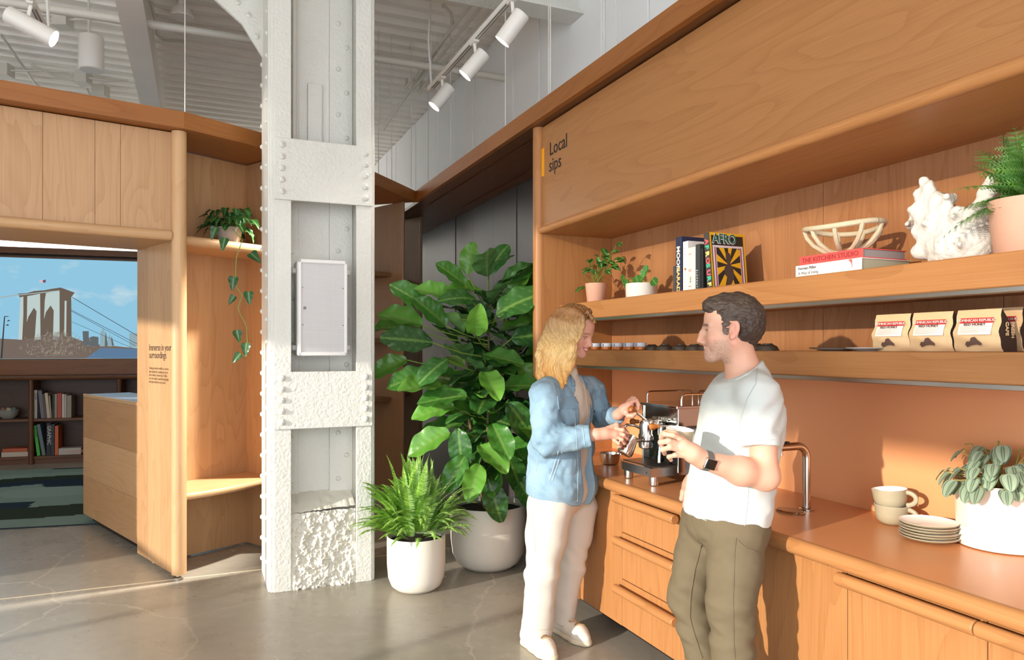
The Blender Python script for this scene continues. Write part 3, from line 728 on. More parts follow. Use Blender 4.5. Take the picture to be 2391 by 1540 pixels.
rug = thing('rug', 'dark rug with blue, olive and grey broken ring pattern on concrete', 'rug', (0, 0, 0), FR)
rg.build('pile', vcol('rug_weave', .95, .1, bump=.5, bscale=160), rug, smooth=0, rec=False)
MB().box((-hw, -hd, .0), (hw, hd, .0115)).build('backing', mat('rug_edge', (30, 40, 48), .95), rug, smooth=0)
# ================================================================== riveted steel column
K = Frame(-1.486, 4.443, math.radians(23.5))
co = thing('steel_column', 'thick white-painted riveted steel column with rough concrete infill at its foot', 'column', (.33, .25, 0), K)
def kbox(name, p0, p1, bev=.003, m=M_steel_paint): return MB().box(p0, p1, bev).build(name, m, co)
kbox('flange_plate', (.032, 0, 0), (.134, .02, ZC)); kbox('flange_plate', (.535, 0, 0), (.634, .02, ZC))
kbox('edge_angle', (.012, .012, 0), (.034, .06, ZC)); kbox('edge_angle', (.632, .012, 0), (.652, .06, ZC))
kbox('side_plate', (.0, .03, 0), (.02, .5, ZC)); kbox('side_plate', (.64, .03, 0), (.66, .5, ZC))
kbox('web_plate', (.02, .22, .3), (.64, .245, ZC))
kbox('web_angle', (.12, .2, .3), (.205, .222, ZC)); kbox('web_angle', (.40, .2, .3), (.55, .222, ZC)); kbox('rear_plate', (.02, .47, 0), (.64, .5, ZC))
bp1 = kbox('batten_plate', (.03, -.016, 2.41), (.636, .002, 2.79), .003); bp2 = kbox('batten_plate', (.03, -.016, 1.0), (.636, .002, 1.353), .003)
M_riv = M_steel_paint
rm = MB().lathe([(.020, 0), (.0195, .006), (.016, .012), (.009, .0165), (.002, .018)], 10).mesh('rivet'); rm.materials.append(M_riv)
ob = base_of(co)
def rivet(x, y, z, rot, s=1.):
    o = bpy.data.objects.new('rivet', rm); COL.objects.link(o); o.parent = co; o.location = (x-ob.x, y-ob.y, z-ob.z); o.rotation_euler = rot; o.scale = (s, s, s)
FRT = (PI/2, 0, 0); LFT = (0, -PI/2, 0); RGT = (0, PI/2, 0)
for z0, z1 in ((2.46, 2.745), (1.045, 1.315)):
    for i in range(5):
        z = z0+(z1-z0)*i/4; rivet(.078, -.015, z, FRT); rivet(.592, -.015, z, FRT)
for i in range(30):
    z = .1+i*.137
    if z < 3.75:
        rivet(.001, .455, z, LFT, .85); rivet(.001, .1, z+.07, LFT, .8)
        rivet(.659, .3, z+.03, RGT, .8)
for i in range(13):
    z = .62+i*.30
    for x, y, dz in ((.158, .2, .0), (.455, .2, .02), (.51, .2, .17)):
        if z+dz < 3.7 and not (2.35 < z+dz < 2.85): rivet(x, y+.001, z+dz, FRT, .85)
# rough concrete at the foot
def rub(i, j):
    x = .134+.401*i; z = .47*j; e = min(1, i*12, (1-i)*12, 1)
    n = mnoise.noise((x*26, z*26, 1.3))*.016+mnoise.noise((x*55, z*55, 4.1))*.012+mnoise.noise((x*120, z*120, 7.7))*.006+mnoise.noise((x*8, z*8, 2.))*.012
    return (x, .035-n*e*1.25-.03*(1-j), z)
mb = MB().grid(rub, 110, 130)
def led(i, j):
    x = .134+.401*i; b = rub(i, 1.)
    y = b[1]+(.222-b[1])*j; return (x, y, .47+.10*j+.02*i*(1-j)+mnoise.noise((x*20, y*20, 3.))*.007*(1 if j > .02 else 0))
mb.grid(led, 60, 24)
mb.build('concrete_infill', mat('white_washed_concrete', (216, 211, 198), .8, bump=.5, bscale=120), co, smooth=60, rec=False)
# bracket plate leaving the column at the top
MB().prism([(.0, 3.42), (-.13, 3.62), (-.55, 3.95), (-.55, ZC), (.0, ZC)], .40, .43, 'y').build('gusset_plate', M_steel_paint, co, smooth=0)
for x, z in ((-.09, 3.68), (-.04, 3.55), (-.16, 3.75)): rivet(x, .401, z, FRT)
# conduit and cover strip in the recess
MB().tube([(.165, .12, 2.79), (.165, .12, ZC)], .014, 12).build('conduit', M_pipe, co)
MB().box((.14, .1, 2.785), (.2, .14, 2.80), .002).build('conduit_clamp', M_brushed, co)
cs_ = kbox('cover_strip', (.26, .19, 2.7), (.35, .221, 3.22), .002)
# speaker on brackets in the recess
z0, z1 = 1.452, 2.045
p = K.px(753, 720, y=-.03)
sp_ = thing('wall_speaker', 'white rectangular loudspeaker with perforated grille mounted on the column', 'speaker', (p.x, .1, z0), K)
xa, xb = K.px(697, 720, y=-.06).x, K.px(811, 720, y=-.06).x
M_spk = mat('speaker_white', (226, 224, 220), .45)
MB().box((xa, -.05, z0), (xb, .16, z1), .01).build('cabinet', M_spk, sp_)
MB().box((xa, -.065, z0), (xa+.018, -.04, z1), .004).box((xb-.018, -.065, z0), (xb, -.04, z1), .004).box((xa, -.065, z0), (xb, -.04, z0+.022), .004).box((xa, -.065, z1-.022), (xb, -.04, z1), .004).build('frame', M_spk, sp_)
def grille():
    m, nt, b = _new('perforated_grille'); N = nt.nodes; L = nt.links
    tc = N.new('ShaderNodeTexCoord'); mp = N.new('ShaderNodeMapping'); mp.inputs['Scale'].default_value = (150, 0, 150); L.new(tc.outputs['Object'], mp.inputs[0])
    v = N.new('ShaderNodeTexVoronoi'); v.inputs['Randomness'].default_value = .0; v.inputs['Scale'].default_value = 1.; L.new(mp.outputs[0], v.inputs['Vector'])
    r = N.new('ShaderNodeMapRange'); r.inputs[1].default_value = .3; r.inputs[2].default_value = .36; L.new(v.outputs['Distance'], r.inputs[0])
    mx = N.new('ShaderNodeMix'); mx.data_type = 'RGBA'; mx.inputs[6].default_value = (*lin((150, 148, 146)), 1); mx.inputs[7].default_value = (*lin((216, 214, 212)), 1); L.new(r.outputs[0], mx.inputs[0]); L.new(mx.outputs[2], b.inputs['Base Color']); b.inputs['Roughness'].default_value = .5
    return m
gr = MB().box((xa+.018, -.056, z0+.022), (xb-.018, -.048, z1-.022)).build('grille', grille(), sp_, smooth=0)
MB().box((xa+.03, -.0585, z0+.285), (xa+.046, -.0555, z0+.303)).build('badge', mat('grey_badge', (120, 118, 118), .4), gr, smooth=0)
for x in (xa+.026, xb-.026):
    for z in (z0+.19, z0+.42): MB().ball((x, -.057, z), .003, 6, 4).build('screw', M_black, gr)
for z in (z0+.05, z0+.535):
    MB().box((xa-.03, .1, z-.012), (xb+.05, .16, z+.018), .003).build('bracket', M_spk, sp_)
    MB().tube([(xa-.02, .09, z), (xa+.005, .09, z)], .018, 10).build('knob', M_spk, sp_)
# ================================================================== ceiling steel, pipes, lights
def ibeam(name, label, p0, p1, w, z0, z1, fr, along='x'):
    t = thing(name, label, 'beam', p0, fr)
    if along == 'x':
        x0, x1, y = p0[0], p1[0], p0[1]
        MB().box((x0, y-w/2, z0), (x1, y+w/2, z0+.02)).build('lower_flange', M_deck, t, smooth=0); MB().box((x0, y-.01+w*.3, z0+.02), (x1, y+.01+w*.3, z1)).build('web', M_deck, t, smooth=0)
    else:
        y0, y1, x = p0[1], p1[1], p0[0]
        MB().box((x-w/2, y0, z0), (x+w/2, y1, z0+.02)).build('lower_flange', M_steel_paint, t, smooth=0); MB().box((x-.01, y0, z0+.02), (x+.01, y1, z1)).build('web', M_steel_paint, t, smooth=0)
    return t
ibeam('roof_beam', 'broad grey roof beam running under the ribbed ceiling at upper left', (-13, -.44, 3.86), (0, -.44, 3.86), .175, 3.86, ZC, R)
ibeam('roof_beam', 'pale roof beam crossing from the column to the counter wall at the top', (-4.66, .95, 3.88), (-4.66, TB, 3.88), .2, 3.88, ZC, R, 'y')
t = thing('water_pipe', 'thick white sprinkler pipe crossing in front of the roof beam behind the column', 'pipe', (-6.04, -2, 3.9), R)
MB().tube([(-6.04, -5, 3.88), (-6.04, TB-.005, 3.925)], .031, 14).build('pipe', M_pipe, t)
for y in (-1.0, 1.0): MB().tube([(-6.04, y, 3.9+.034), (-6.04, y, ZC)], .009, 6).build('hanger_rod', M_pipe, t); MB().tube([(-6.04, y-.02, 3.905), (-6.04, y+.02, 3.905)], .038, 14).build('hanger_ring', M_pipe, t)
for y in (.78, .84): MB().tube([(-6.04, y-.008, 3.908), (-6.04, y+.008, 3.908)], .042, 14).build('coupling', M_pipe, t)
def conduit(label, pts, r=.0125, fr=R, group='conduits by the counter wall'):
    t = thing('conduit', label, 'conduit', pts[0], fr, group); MB().tube(pts, r, 8).build('tube', M_pipe, t)
    MB().tube([Vector(pts[0])+(Vector(pts[1])-Vector(pts[0]))*.06, Vector(pts[0])+(Vector(pts[1])-Vector(pts[0]))*.075], r*1.5, 8).build('coupling', M_pipe, t)
for i in range(3):
    y = 1.98+.085*i; conduit(('slim conduit farthest from the counter wall in the row of three under the ceiling', 'slim conduit in the middle of the row of three under the ceiling', 'slim conduit nearest the counter wall in the row of three under the ceiling')[i], [(-3.2, y, 4.22), (-7.3-.05*i, y, 4.22), (-7.5-.04*i, y+.02, 4.235), (-7.55, y+.05, ZC+.02)])
for i in range(2):
    y = 2.33+.07*i; conduit(('left one of the pair of conduits ending beside the brightest spotlight', 'right one of the pair of conduits ending beside the brightest spotlight')[i], [(-2.0, y, 4.14), (-5.35+.05*i, y, 4.14), (-5.39+.05*i, y, 4.15)], .016)
pts = [W.px(1035, 12, z=4.24), W.px(1052, 30, z=4.24), W.px(1058, 60, z=4.24), W.px(1000, 150, z=4.24), W.px(896, 300, z=4.24), W.px(893, 303, z=4.30)]
conduit('slim painted conduit bending away diagonally beside the column under the ceiling', pts, .014, W, None)
pts = [W.px(352, 0, z=4.3), W.px(368, 82, z=4.3), W.px(380, 93, z=4.3), W.px(430, 97, z=4.3)]
conduit('slim painted conduit with an elbow beside the roof beam at upper left', pts, .012, W, None)
pts = [W.px(0, 78, z=4.3), W.px(80, 192, z=4.3), W.px(95, 205, z=4.3)]
conduit('straight thin conduit slanting down at the left edge of the ceiling', pts, .012, W, None)
t = thing('strut_channel', 'short slotted steel strut carrying the conduits beside the first spotlight', 'strut', (-5.0, 2.2, 4.1), R)
MB().box((-4.86, 1.85, 4.1), (-4.82, 2.5, 4.122), .002).build('channel', M_pipe, t)
for i in range(7): MB().box((-4.852, 1.9+.085*i, 4.0985), (-4.828, 1.935+.085*i, 4.0999)).build('slot', M_black, t, smooth=0)
for y in (1.9, 2.45): MB().tube([(-4.84, y, 4.12), (-4.84, y, ZC)], .005, 6).build('rod', M_pipe, t)
# track lights
M_glow = mat('lit_lens', (255, 250, 240), .3, emit=(255, 246, 232), es=9.)
def track(label, x0, x1, y, z, sz=.035):
    t = thing('light_track', label, 'light track', ((x0+x1)/2, y, z), R)
    MB().box((x0, y-.02, z), (x1, y+.02, z+.034), .002).build('rail', M_lamp, t)
    for yy in (-.012, .006): MB().box((x0+.05, y+yy, z-.001), (x1, y+yy+.006, z+.003)).build('groove', mat('track_groove', (120, 112, 104), .5), t, smooth=0)
    MB().box((x0, y-.022, z-.003), (x0+.07, y+.022, z+.036), .003).build('end_feed', M_lamp, t)
    MB().tube([(x0+.04, y, z+.03), (x0+.02, y-.02, z+.4), (x0+.05, y, ZC)], .008, 8).build('power_cable', M_lamp, t)
    for xx in (x0+.03, x0+2.2): MB().tube([(xx, y, z+.03), (xx, y, ZC)], .002, 5).build('cable', M_cable, t)
    return t
ZT = 3.55
pe = R.px(1004, 213, z=ZT)
track('white light track with three lit spotlights hanging before the counter wall', pe.x, 1.5, pe.y, ZT)
def spot(label, u, v, y, z, aim, ln, rad, group, watts=60):
    p = R.px(u, v, y=y); c = Vector((p.x, y, p.z)); d = Vector(aim).normalized()
    t = thing('spotlight', label, 'spotlight', tuple(c), R, group)
    a, b = c-d*ln*.5, c+d*ln*.5
    MB().tube([a, a+d*.001, a+d*.005, b], [rad*.02, rad*.93, rad, rad], 24, caps=False).build('body', M_lamp, t)
    MB().tube([b, b-d*.03], [rad*.995, rad*.86], 24, caps=False).build('reflector', M_lamp, t)
    MB().tube([b-d*.028, b-d*.024], [rad*.87, rad*.87], 20).build('lens', M_glow, t)
    ld = bpy.data.lights.new('beam', 'SPOT'); ld.energy = watts; ld.spot_size = math.radians(38); ld.spot_blend = .6; ld.shadow_soft_size = .09; ld.color = (1, .93, .84)
    lo_ = bpy.data.objects.new('beam', ld); COL.objects.link(lo_); lo_.parent = t; lo_.location = (b-d*.01)-c; lo_.rotation_euler = d.to_track_quat('-Z', 'Y').to_euler()
    top = Vector((c.x, y, z)); n = d.cross(Vector((0, 1, 0)))
    MB().tube([c-d*ln*.1, (c.x, y, z-.012)], .011, 8, flat=.6).build('yoke', M_lamp, t)
    MB().box((c.x-.045, y-.018, z-.014), (c.x+.045, y+.018, z+.001), .002).build('adapter', M_lamp, t)
    return t
G = 'lit spotlights on the right track'
spot('lit white cylinder spotlight nearest the end of the right track', 1032, 226, pe.y, ZT, (-.12, -.60, -.79), .20, .05, G, 2000)
spot('lit white cylinder spotlight in the middle of the right track', 1108, 150, pe.y, ZT, (-.26, -.60, -.76), .20, .05, G, 60)
spot('lit white cylinder spotlight highest on the right track, brightest lens', 1196, 64, pe.y, ZT, (-.35, -.5, -.78), .20, .05, G, 40)
pl = R.px(117, 100, z=ZT)
track('white light track with one lit spotlight at the upper left corner', pl.x, 1.0, pl.y, ZT)
spot('lit white spotlight pointing down right at the upper left corner', 72, 62, pl.y, ZT, (.1, .86, -.42), .27, .052, None, 50)
# pendant cylinder speaker and junction boxes
p = W.px(213, 125, z=3.92)
t = thing('pendant_speaker', 'white cylinder pendant speaker under the ceiling at upper left', 'speaker', (p.x, p.y, 3.78))
MB().lathe([(.086, 0), (.094, .008), (.094, .27), (.09, .278)], 28, (p.x, p.y, 3.78), cap1=True).build('body', M_lamp, t)
MB().lathe([(.088, .279), (.02, .281)], 28, (p.x, p.y, 3.78), cap1=True, cap0=False).build('top_cap', mat('dark_cap', (90, 88, 86), .6), t)
MB().tube([(p.x-.02, p.y, 4.06), (p.x-.02, p.y, ZC)], .01, 8).build('stem', M_pipe, t)
def jbox(label, u, v, w, h, whips):
    c = W.px(u, v, z=4.26); t = thing('junction_box', label, 'junction box', tuple(c), W, 'junction boxes on the ceiling')
    MB().box((c.x-w/2, c.y-.06, 4.2), (c.x+w/2, c.y+.06, 4.32), .004).build('box', M_pipe, t)
    MB().box((c.x-w/2-.006, c.y-.066, 4.193), (c.x+w/2+.006, c.y+.066, 4.2), .001).build('cover', M_pipe, t)
    for pts in whips: MB().tube([Vector((c.x, c.y, 4.26))+Vector(q) for q in pts], .011, 8).build('whip', M_pipe, t)
jbox('white junction box above the pendant speaker', 147, 46, .12, .1, [[(.05, 0, 0), (.25, .05, .03), (.45, .25, .06)], [(-.05, 0, 0), (-.2, 0, .02), (-.4, .15, .06)]])
jbox('white junction box below the pendant speaker', 195, 182, .12, .1, [[(.05, 0, 0), (.2, .02, -.02), (.35, .2, .05)], [(-.05, 0, 0), (-.25, -.05, .0), (-.4, -.2, .06)]])
jbox('white junction box low on the ceiling just above the timber header', 235, 213, .14, .1, [[(-.05, 0, 0), (-.12, 0, -.03), (-.2, .1, .06)]])
jbox('white junction box at the far left edge above the timber header', 12, 165, .12, .1, [[(.05, 0, 0), (.3, .05, .02), (.5, .2, .06)]])
p = W.px(425, 18, z=4.2)
t = thing('bell_lamp', 'small unlit bell-shaped ceiling fitting near the roof beam', 'ceiling lamp', (p.x, p.y, 4.15))
MB().lathe([(.085, 0), (.09, .01), (.075, .06), (.03, .1), (.028, .17)], 20, (p.x, p.y, 4.12), cap1=True).build('shade', M_deck, t)
MB().tube([(p.x, p.y, 4.28), (p.x, p.y, ZC+.02)], .02, 8).build('stem', M_deck, t)
# unseen fill lamp added to brighten the white wall above the screen
t = thing('fill_lamp', 'unseen slim linear lamp added in the inner room to brighten the white wall above the screen', 'lamp', (-6.5, 11.2, 4.2))
MB().box((-8.5, 11.17, 4.2), (-4.2, 11.23, 4.25), .004).build('body', M_lamp, t)
ld = bpy.data.lights.new('wall_fill', 'AREA'); ld.shape = 'RECTANGLE'; ld.size = 4.2; ld.size_y = .05; ld.energy = 260; ld.color = (1, .94, .84)
lo_ = bpy.data.objects.new('wall_fill', ld); COL.objects.link(lo_); lo_.parent = t; lo_.location = (.1, .02, -.012); lo_.rotation_euler = (math.radians(38), 0, 0)
# ================================================================== plants
def leafmat(name, c, back=None, rough=.38, spec=.5, trans=.25):
    if name in MATS: return MATS[name]
    m, nt, b = _new(name); N = nt.nodes; L = nt.links
    at = N.new('ShaderNodeAttribute'); at.attribute_name = 'tint'
    ge = N.new('ShaderNodeNewGeometry'); mx = N.new('ShaderNodeMix'); mx.data_type = 'RGBA'
    L.new(ge.outputs['Backfacing'], mx.inputs[0]); L.new(at.outputs['Color'], mx.inputs[6])
    hs = N.new('ShaderNodeHueSaturation'); hs.inputs['Saturation'].default_value = .8; hs.inputs['Value'].default_value = 1.35; L.new(at.outputs['Color'], hs.inputs['Color']); L.new(hs.outputs[0], mx.inputs[7])
    oi = N.new('ShaderNodeObjectInfo'); h2 = N.new('ShaderNodeHueSaturation'); L.new(mx.outputs[2], h2.inputs['Color'])
    mr = N.new('ShaderNodeMapRange'); mr.inputs[3].default_value = .8; mr.inputs[4].default_value = 1.25; L.new(oi.outputs['Random'], mr.inputs[0]); L.new(mr.outputs[0], h2.inputs['Value'])
    L.new(h2.outputs[0], b.inputs['Base Color']); b.inputs['Roughness'].default_value = rough; b.inputs['Specular IOR Level'].default_value = spec
    tl = N.new('ShaderNodeBsdfTranslucent'); L.new(h2.outputs[0], tl.inputs[0]); ms = N.new('ShaderNodeMixShader'); ms.inputs[0].default_value = trans
    out = N['Material Output']; L.new(b.outputs[0], ms.inputs[1]); L.new(tl.outputs[0], ms.inputs[2]); L.new(ms.outputs[0], out.inputs[0])
    MATS[name] = m; return m
def leaf_mesh(name, width, veins, c_leaf, c_vein, curl=.25, wave=.02, nv=22, nu=13, cup=.18, seed=0, bulge=.0, m=None, vw=.045, droop=.0):
    """blade along +y from 0 to 1, face up (+z); width(t) half width; side veins at given count; pigment in 'tint'"""
    rd = random.Random(seed); ph = rd.uniform(0, 6)
    vs = []; cs = []; fs = []
    for j in range(nv):
        t = j/(nv-1)
        for i in range(nu):
            s = -1+2*i/(nu-1); w = width(t); x = s*w
            y = t-droop*0
            q = (t*veins-abs(s)*1.25) % 1.; d = min(q, 1-q)
            vein = max(0, 1-abs(x)/ (vw*.35+1e-6)) if abs(x) < vw*.35 else 0
            sv = max(0, 1-d/.09)*.5 if veins and abs(s) < .93 and .04 < t < .97 else 0
            k = max(vein, sv); cs.append([c_leaf[n]*(1-k)+c_vein[n]*k for n in range(3)])
            z = cup*abs(s)**1.5*w*1.6-curl*t*t+wave*math.sin(t*17+ph+s*2)*abs(s)**2+bulge*(1-max(0, 1-d/.3))*(1-abs(s)**4)
            vs.append((x, y, z))
    for j in range(nv-1):
        for i in range(nu-1): fs.append((j*nu+i, j*nu+i+1, (j+1)*nu+i+1, (j+1)*nu+i))
    mb = MB(); mb.v = vs; mb.f = fs; mb.mi = [0]*len(fs); mb.cols = cs
    me = mb.mesh(name, smooth=80); me.materials.append(m); return me
def put_leaf(me, parent, pos, ydir, up, size, name='leaf', sx=1.):
    """place a shared leaf mesh: blade points along ydir, face towards up (parent frame coordinates)"""
    y = Vector(ydir).normalized(); z = Vector(up); z = z-y*z.dot(y); z = z.normalized() if z.length > 1e-4 else y.orthogonal().normalized(); x = y.cross(z)
    o = bpy.data.objects.new(name, me); COL.objects.link(o); o.parent = parent; p = Vector(pos)-base_of(parent)
    o.matrix_local = Matrix(((x.x*size*sx, y.x*size, z.x*size, p.x), (x.y*size*sx, y.y*size, z.y*size, p.y), (x.z*size*sx, y.z*size, z.z*size, p.z), (0, 0, 0, 1)))
    return o
def pot_part(t, prof, c, m, name='pot', n=40): return MB().lathe(prof, n, c, cap0=True).build(name, m, t, smooth=50)
M_soil = mat('dark_soil', (52, 42, 32), .95, bump=.8, bscale=90)
M_moss = mat('moss', (96, 100, 44), .95, bump=1., bscale=140, vary=.4, vscale=60)
M_stem = mat('woody_stem', (110, 88, 62), .7); M_gstem = mat('green_stem', (120, 140, 60), .5)
M_pot_w = mat('off_white_pot', (226, 219, 206), .6, vary=.05, vscale=5, bump=.08, bscale=40)
M_terra = mat('pale_terracotta', (214, 166, 142), .75, vary=.1, vscale=9, bump=.1, bscale=120)
LM = leafmat('glossy_leaf', None, rough=.32, trans=.22)
def up_noise(r, k): return Vector((r.uniform(-k, k), r.uniform(-k, k), r.uniform(-k, k)))
# ---- fiddle leaf fig
fc = Vector((-.165, 5.02, 0))
fg = thing('fiddle_leaf_fig', 'tall fiddle leaf fig with big glossy leaves in a wide cream pot', 'plant', tuple(fc))
pot_part(fg, [(.13, 0), (.17, .006), (.215, .04), (.245, .1), (.258, .2), (.262, .42), (.258, .432), (.25, .43), (.246, .4)], fc, M_pot_w)
MB().lathe([(.247, .385), (.1, .4), (.01, .405)], 24, fc, cap0=False).build('soil', M_soil, fg)
fw = lambda t: .36*max(0., math.sin(PI*min(1, (t*.97+.015))**.82))**.62*(.66+.34*t) if t < .985 else .05
gB = lin((112, 148, 70))
figs = [leaf_mesh('fig_leaf', fw, 6.5, lin(c), gB, curl=cu, wave=.035, cup=cp_, seed=i, bulge=.022, m=LM, vw=.05) for i, (c, cu, cp_) in enumerate([((66, 120, 44), .12, .25), ((50, 98, 40), .35, .15), ((98, 152, 54), .22, .35), ((44, 88, 40), .05, .1)])]
rf = random.Random(11)
stems = [((-.02, -.02), (.03, -.03), 2.0), ((.05, .02), (.13, .02), 1.78), ((-.05, .03), (-.16, .05), 1.62), ((.02, .06), (.19, .1), 1.5), ((0, -.06), (-.03, -.12), 1.3)]
for si, (b0, b1, top) in enumerate(stems):
    def sp_at(z, b0=b0, b1=b1, top=top):
        k = (z-.38)/(top-.38); return Vector((fc.x+b0[0]+(b1[0]-b0[0])*k+.025*math.sin(5*k+si), fc.y+b0[1]+(b1[1]-b0[1])*k+.02*math.sin(4*k+si*2), z))
    MB().tube([sp_at(.38+(top-.38)*i/12) for i in range(13)], [.014-.009*i/12 for i in range(13)], 7).build('stem', M_stem, fg)
    z = .62+.1*si; ang = si*1.9
    while z < top:
        k = (z-.38)/(top-.38); ang += 2.399
        el = -.35+1.15*k**2+rf.uniform(-.35, .35)
        d = Vector((math.cos(ang), math.sin(ang), 0)); p = sp_at(z); ln = rf.uniform(.27, .38)*(1.05-.2*k)
        if d.y > .5 and rf.random() < .4: z += .03; continue
        pe_ = p+d*.05+Vector((0, 0, .03))
        MB().tube([p, p+d*.03+Vector((0, 0, .01)), pe_], .004, 5).build('petiole', M_gstem, fg)
        yd = d*math.cos(el)+Vector((0, 0, math.sin(el))); up = Vector((0, 0, 1))*(1 if el < .9 else .3)-d*.25+up_noise(rf, .35)+Vector((-.15, -.35, 0))
        put_leaf(rf.choice(figs), fg, pe_, yd, up, ln); z += rf.uniform(.030, .048)
    p = sp_at(top)
    for q in range(3):
        a = q*2.1+si; put_leaf(figs[2 if q else 0], fg, p, (math.cos(a)*.75, math.sin(a)*.75, .7), (math.cos(a+PI), math.sin(a+PI), .6), .22)
# a few large leaves where the photograph shows them clearly
for (u, v, dep, yd, up, ln, q) in ((1092, 640, 4.9, (.12, -.1, .95), (-.2, -.95, .2), .22, 2), (1085, 665, 4.85, (-.6, -.3, .5), (.2, -.8, .6), .24, 0), (1110, 700, 4.8, (-.5, -.4, .1), (0, -.75, .6), .25, 1), (1140, 640, 4.95, (.4, 0, .8), (-.2, -.9, .3), .25, 1), (1190, 690, 4.95, (.5, -.1, .75), (-.4, -.85, .3), .24, 2), (1215, 720, 4.9, (.3, -.3, -.2), (.1, -.8, .6), .24, 2), (1040, 760, 4.85, (-.6, -.3, .6), (.3, -.8, .5), .28, 0), (1130, 870, 4.68, (.3, -.6, -.35), (0, -.6, .8), .26, 2), (1215, 850, 4.8, (.5, -.2, -.6), (0, -.95, .3), .3, 2), (1060, 950, 4.75, (-.8, -.35, -.1), (0, -.7, .7), .28, 2), (1150, 990, 4.65, (.35, -.5, -.6), (.1, -.85, .5), .27, 0), (1000, 720, 4.9, (-.7, -.2, .5), (.3, -.8, .5), .3, 0), (950, 840, 4.95, (-.8, -.2, -.3), (0, -.8, .6), .26, 2), (1030, 905, 4.72, (-.6, -.5, .1), (0, -.6, .8), .3, 2), (1165, 905, 4.7, (.6, -.4, .1), (0, -.6, .8), .3, 0), (1085, 1065, 4.7, (-.4, -.4, -.7), (0, -.9, .3), .26, 0), (1205, 1110, 4.85, (.4, -.3, -.6), (.1, -.9, .4), .24, 1), (1175, 660, 4.95, (.7, 0, .4), (-.1, -.8, .6), .26, 0), (1060, 700, 4.9, (-.7, -.2, .3), (.1, -.7, .7), .27, 2), (1110, 780, 4.7, (.1, -.6, .5), (0, -.7, -.6), .24, 2), (1210, 980, 4.8, (.5, -.2, -.3), (0, -.8, .6), .28, 2), (1045, 840, 4.75, (-.5, -.5, -.3), (0, -.8, .6), .26, 1), (1120, 1085, 4.68, (-.2, -.5, -.6), (0, -.85, .5), .25, 2), (1160, 735, 4.72, (.75, -.2, .5), (-.3, -.9, .5), .36, 1), (1010, 800, 4.75, (-.85, -.1, .1), (0, -.85, .55), .34, 3),
        (1005, 870, 4.8, (-.9, -.2, -.25), (-.1, -.7, .7), .3, 0), (985, 760, 4.95, (-.9, 0, .35), (.2, -.7, .7), .32, 2), (960, 770, 5.0, (-.95, .1, .15), (.1, -.6, .8), .3, 2), (1130, 830, 4.7, (.75, -.35, -.1), (0, -.5, .8), .28, 0),
        (1090, 925, 4.7, (-.85, -.2, -.05), (0, -.55, .8), .32, 0), (1120, 1040, 4.66, (.5, -.5, -.3), (.1, -.7, .7), .27, 2), (1050, 1010, 4.75, (-.85, -.2, -.35), (-.1, -.75, .6), .3, 2), (1140, 1120, 4.72, (.3, -.35, -.8), (.1, -.95, .1), .27, 1),
        (1185, 940, 4.75, (.6, -.1, -.7), (.2, -.9, .3), .3, 1), (1180, 1060, 4.8, (.5, -.1, -.85), (.4, -.85, .2), .27, 1), (1195, 790, 4.8, (.75, 0, .1), (0, -.85, .5), .33, 3), (1070, 1000, 4.72, (.1, -.3, -.9), (0, -1, .2), .26, 1)):
    b_ = wpt(u, v, dep); zz_ = max(.7, min(1.75, b_.z-.1)); s0 = Vector((fc.x, fc.y-.03, zz_)); MB().tube([s0, (s0+b_)/2+Vector((0, 0, -.015)), b_], [.006, .005, .004], 6).build('petiole', M_gstem, fg)
    put_leaf(figs[q], fg, b_, yd, up, ln)
# ---- ferns
def frond_mesh(name, n, ln, c, c2, m, droop=.5, pin=.16, bip=False, seed=0, pw=.018, sway=0.):
    """arching frond rooted at the origin going along +y and up; pinnae are real blades"""
    rd = random.Random(seed); vs = []; fs = []; cs = []
    def P(t): return Vector((sway*t*t, t*ln*(1-.25*droop*t), ln*(.9*t*(1-droop*t)))) if not bip else Vector((sway*t*t, t*ln, ln*(.35*t-droop*t*t)))
    for i in range(n):
        t = .12+.88*i/n; p = P(t); tg = (P(min(1, t+.02))-P(t-.02)).normalized(); sd = tg.cross(Vector((0, 0, 1))).normalized() if abs(tg.z) < .98 else Vector((1, 0, 0)); nm = sd.cross(tg)
        L_ = ln*pin*math.sin(PI*min(1, t*.93+.1))**.7*(1.1-.55*t)
        for sg in (-1, 1):
            d = (sd*sg+tg*.35-nm*.12+Vector((rd.uniform(-.1, .1), rd.uniform(-.1, .1), rd.uniform(-.12, .12)))).normalized(); wv = tg*(pw*ln*.5)
            o = len(vs); k = rd.random(); col = [c[a]*(1-k)+c2[a]*k for a in range(3)]
            if not bip:
                vs += [p-wv*.6, p+wv*.6, p+d*L_*.6+wv*.75, p+d*L_*.6-wv*.6, p+d*L_+wv*.5-nm*L_*.12]
                fs += [(o, o+1, o+2, o+3), (o+3, o+2, o+4)]; cs += [col]*5
            else:
                m_ = 7
                for j in range(m_):
                    s = (j+.5)/m_; q = p+d*L_*s; e = L_*.30*(1-s*.7); dd = tg*.8+d*.6
                    for s2 in (-1, 1):
                        d2 = (tg*s2+d*.55).normalized(); o = len(vs); vs += [q-d*e*.28, q+d*e*.28, q+d2*e*1.0+d*e*.2]; fs.append((o, o+1, o+2)); cs += [col]*3
        if i % 2 == 0:
            o = len(vs); q = P(t+.88*2/n if t+.88*2/n < 1 else 1); w = sd*(.0035*ln*(1.3-t)); vs += [p-w, p+w, q+w, q-w]; fs.append((o, o+1, o+2, o+3)); cs += [c2]*4
    mb = MB(); mb.v = [tuple(v) for v in vs]; mb.f = fs; mb.mi = [0]*len(fs); mb.cols = cs; me = mb.mesh(name, smooth=0); me.materials.append(m); return me
FM = leafmat('fern_leaf', None, rough=.5, trans=.35)
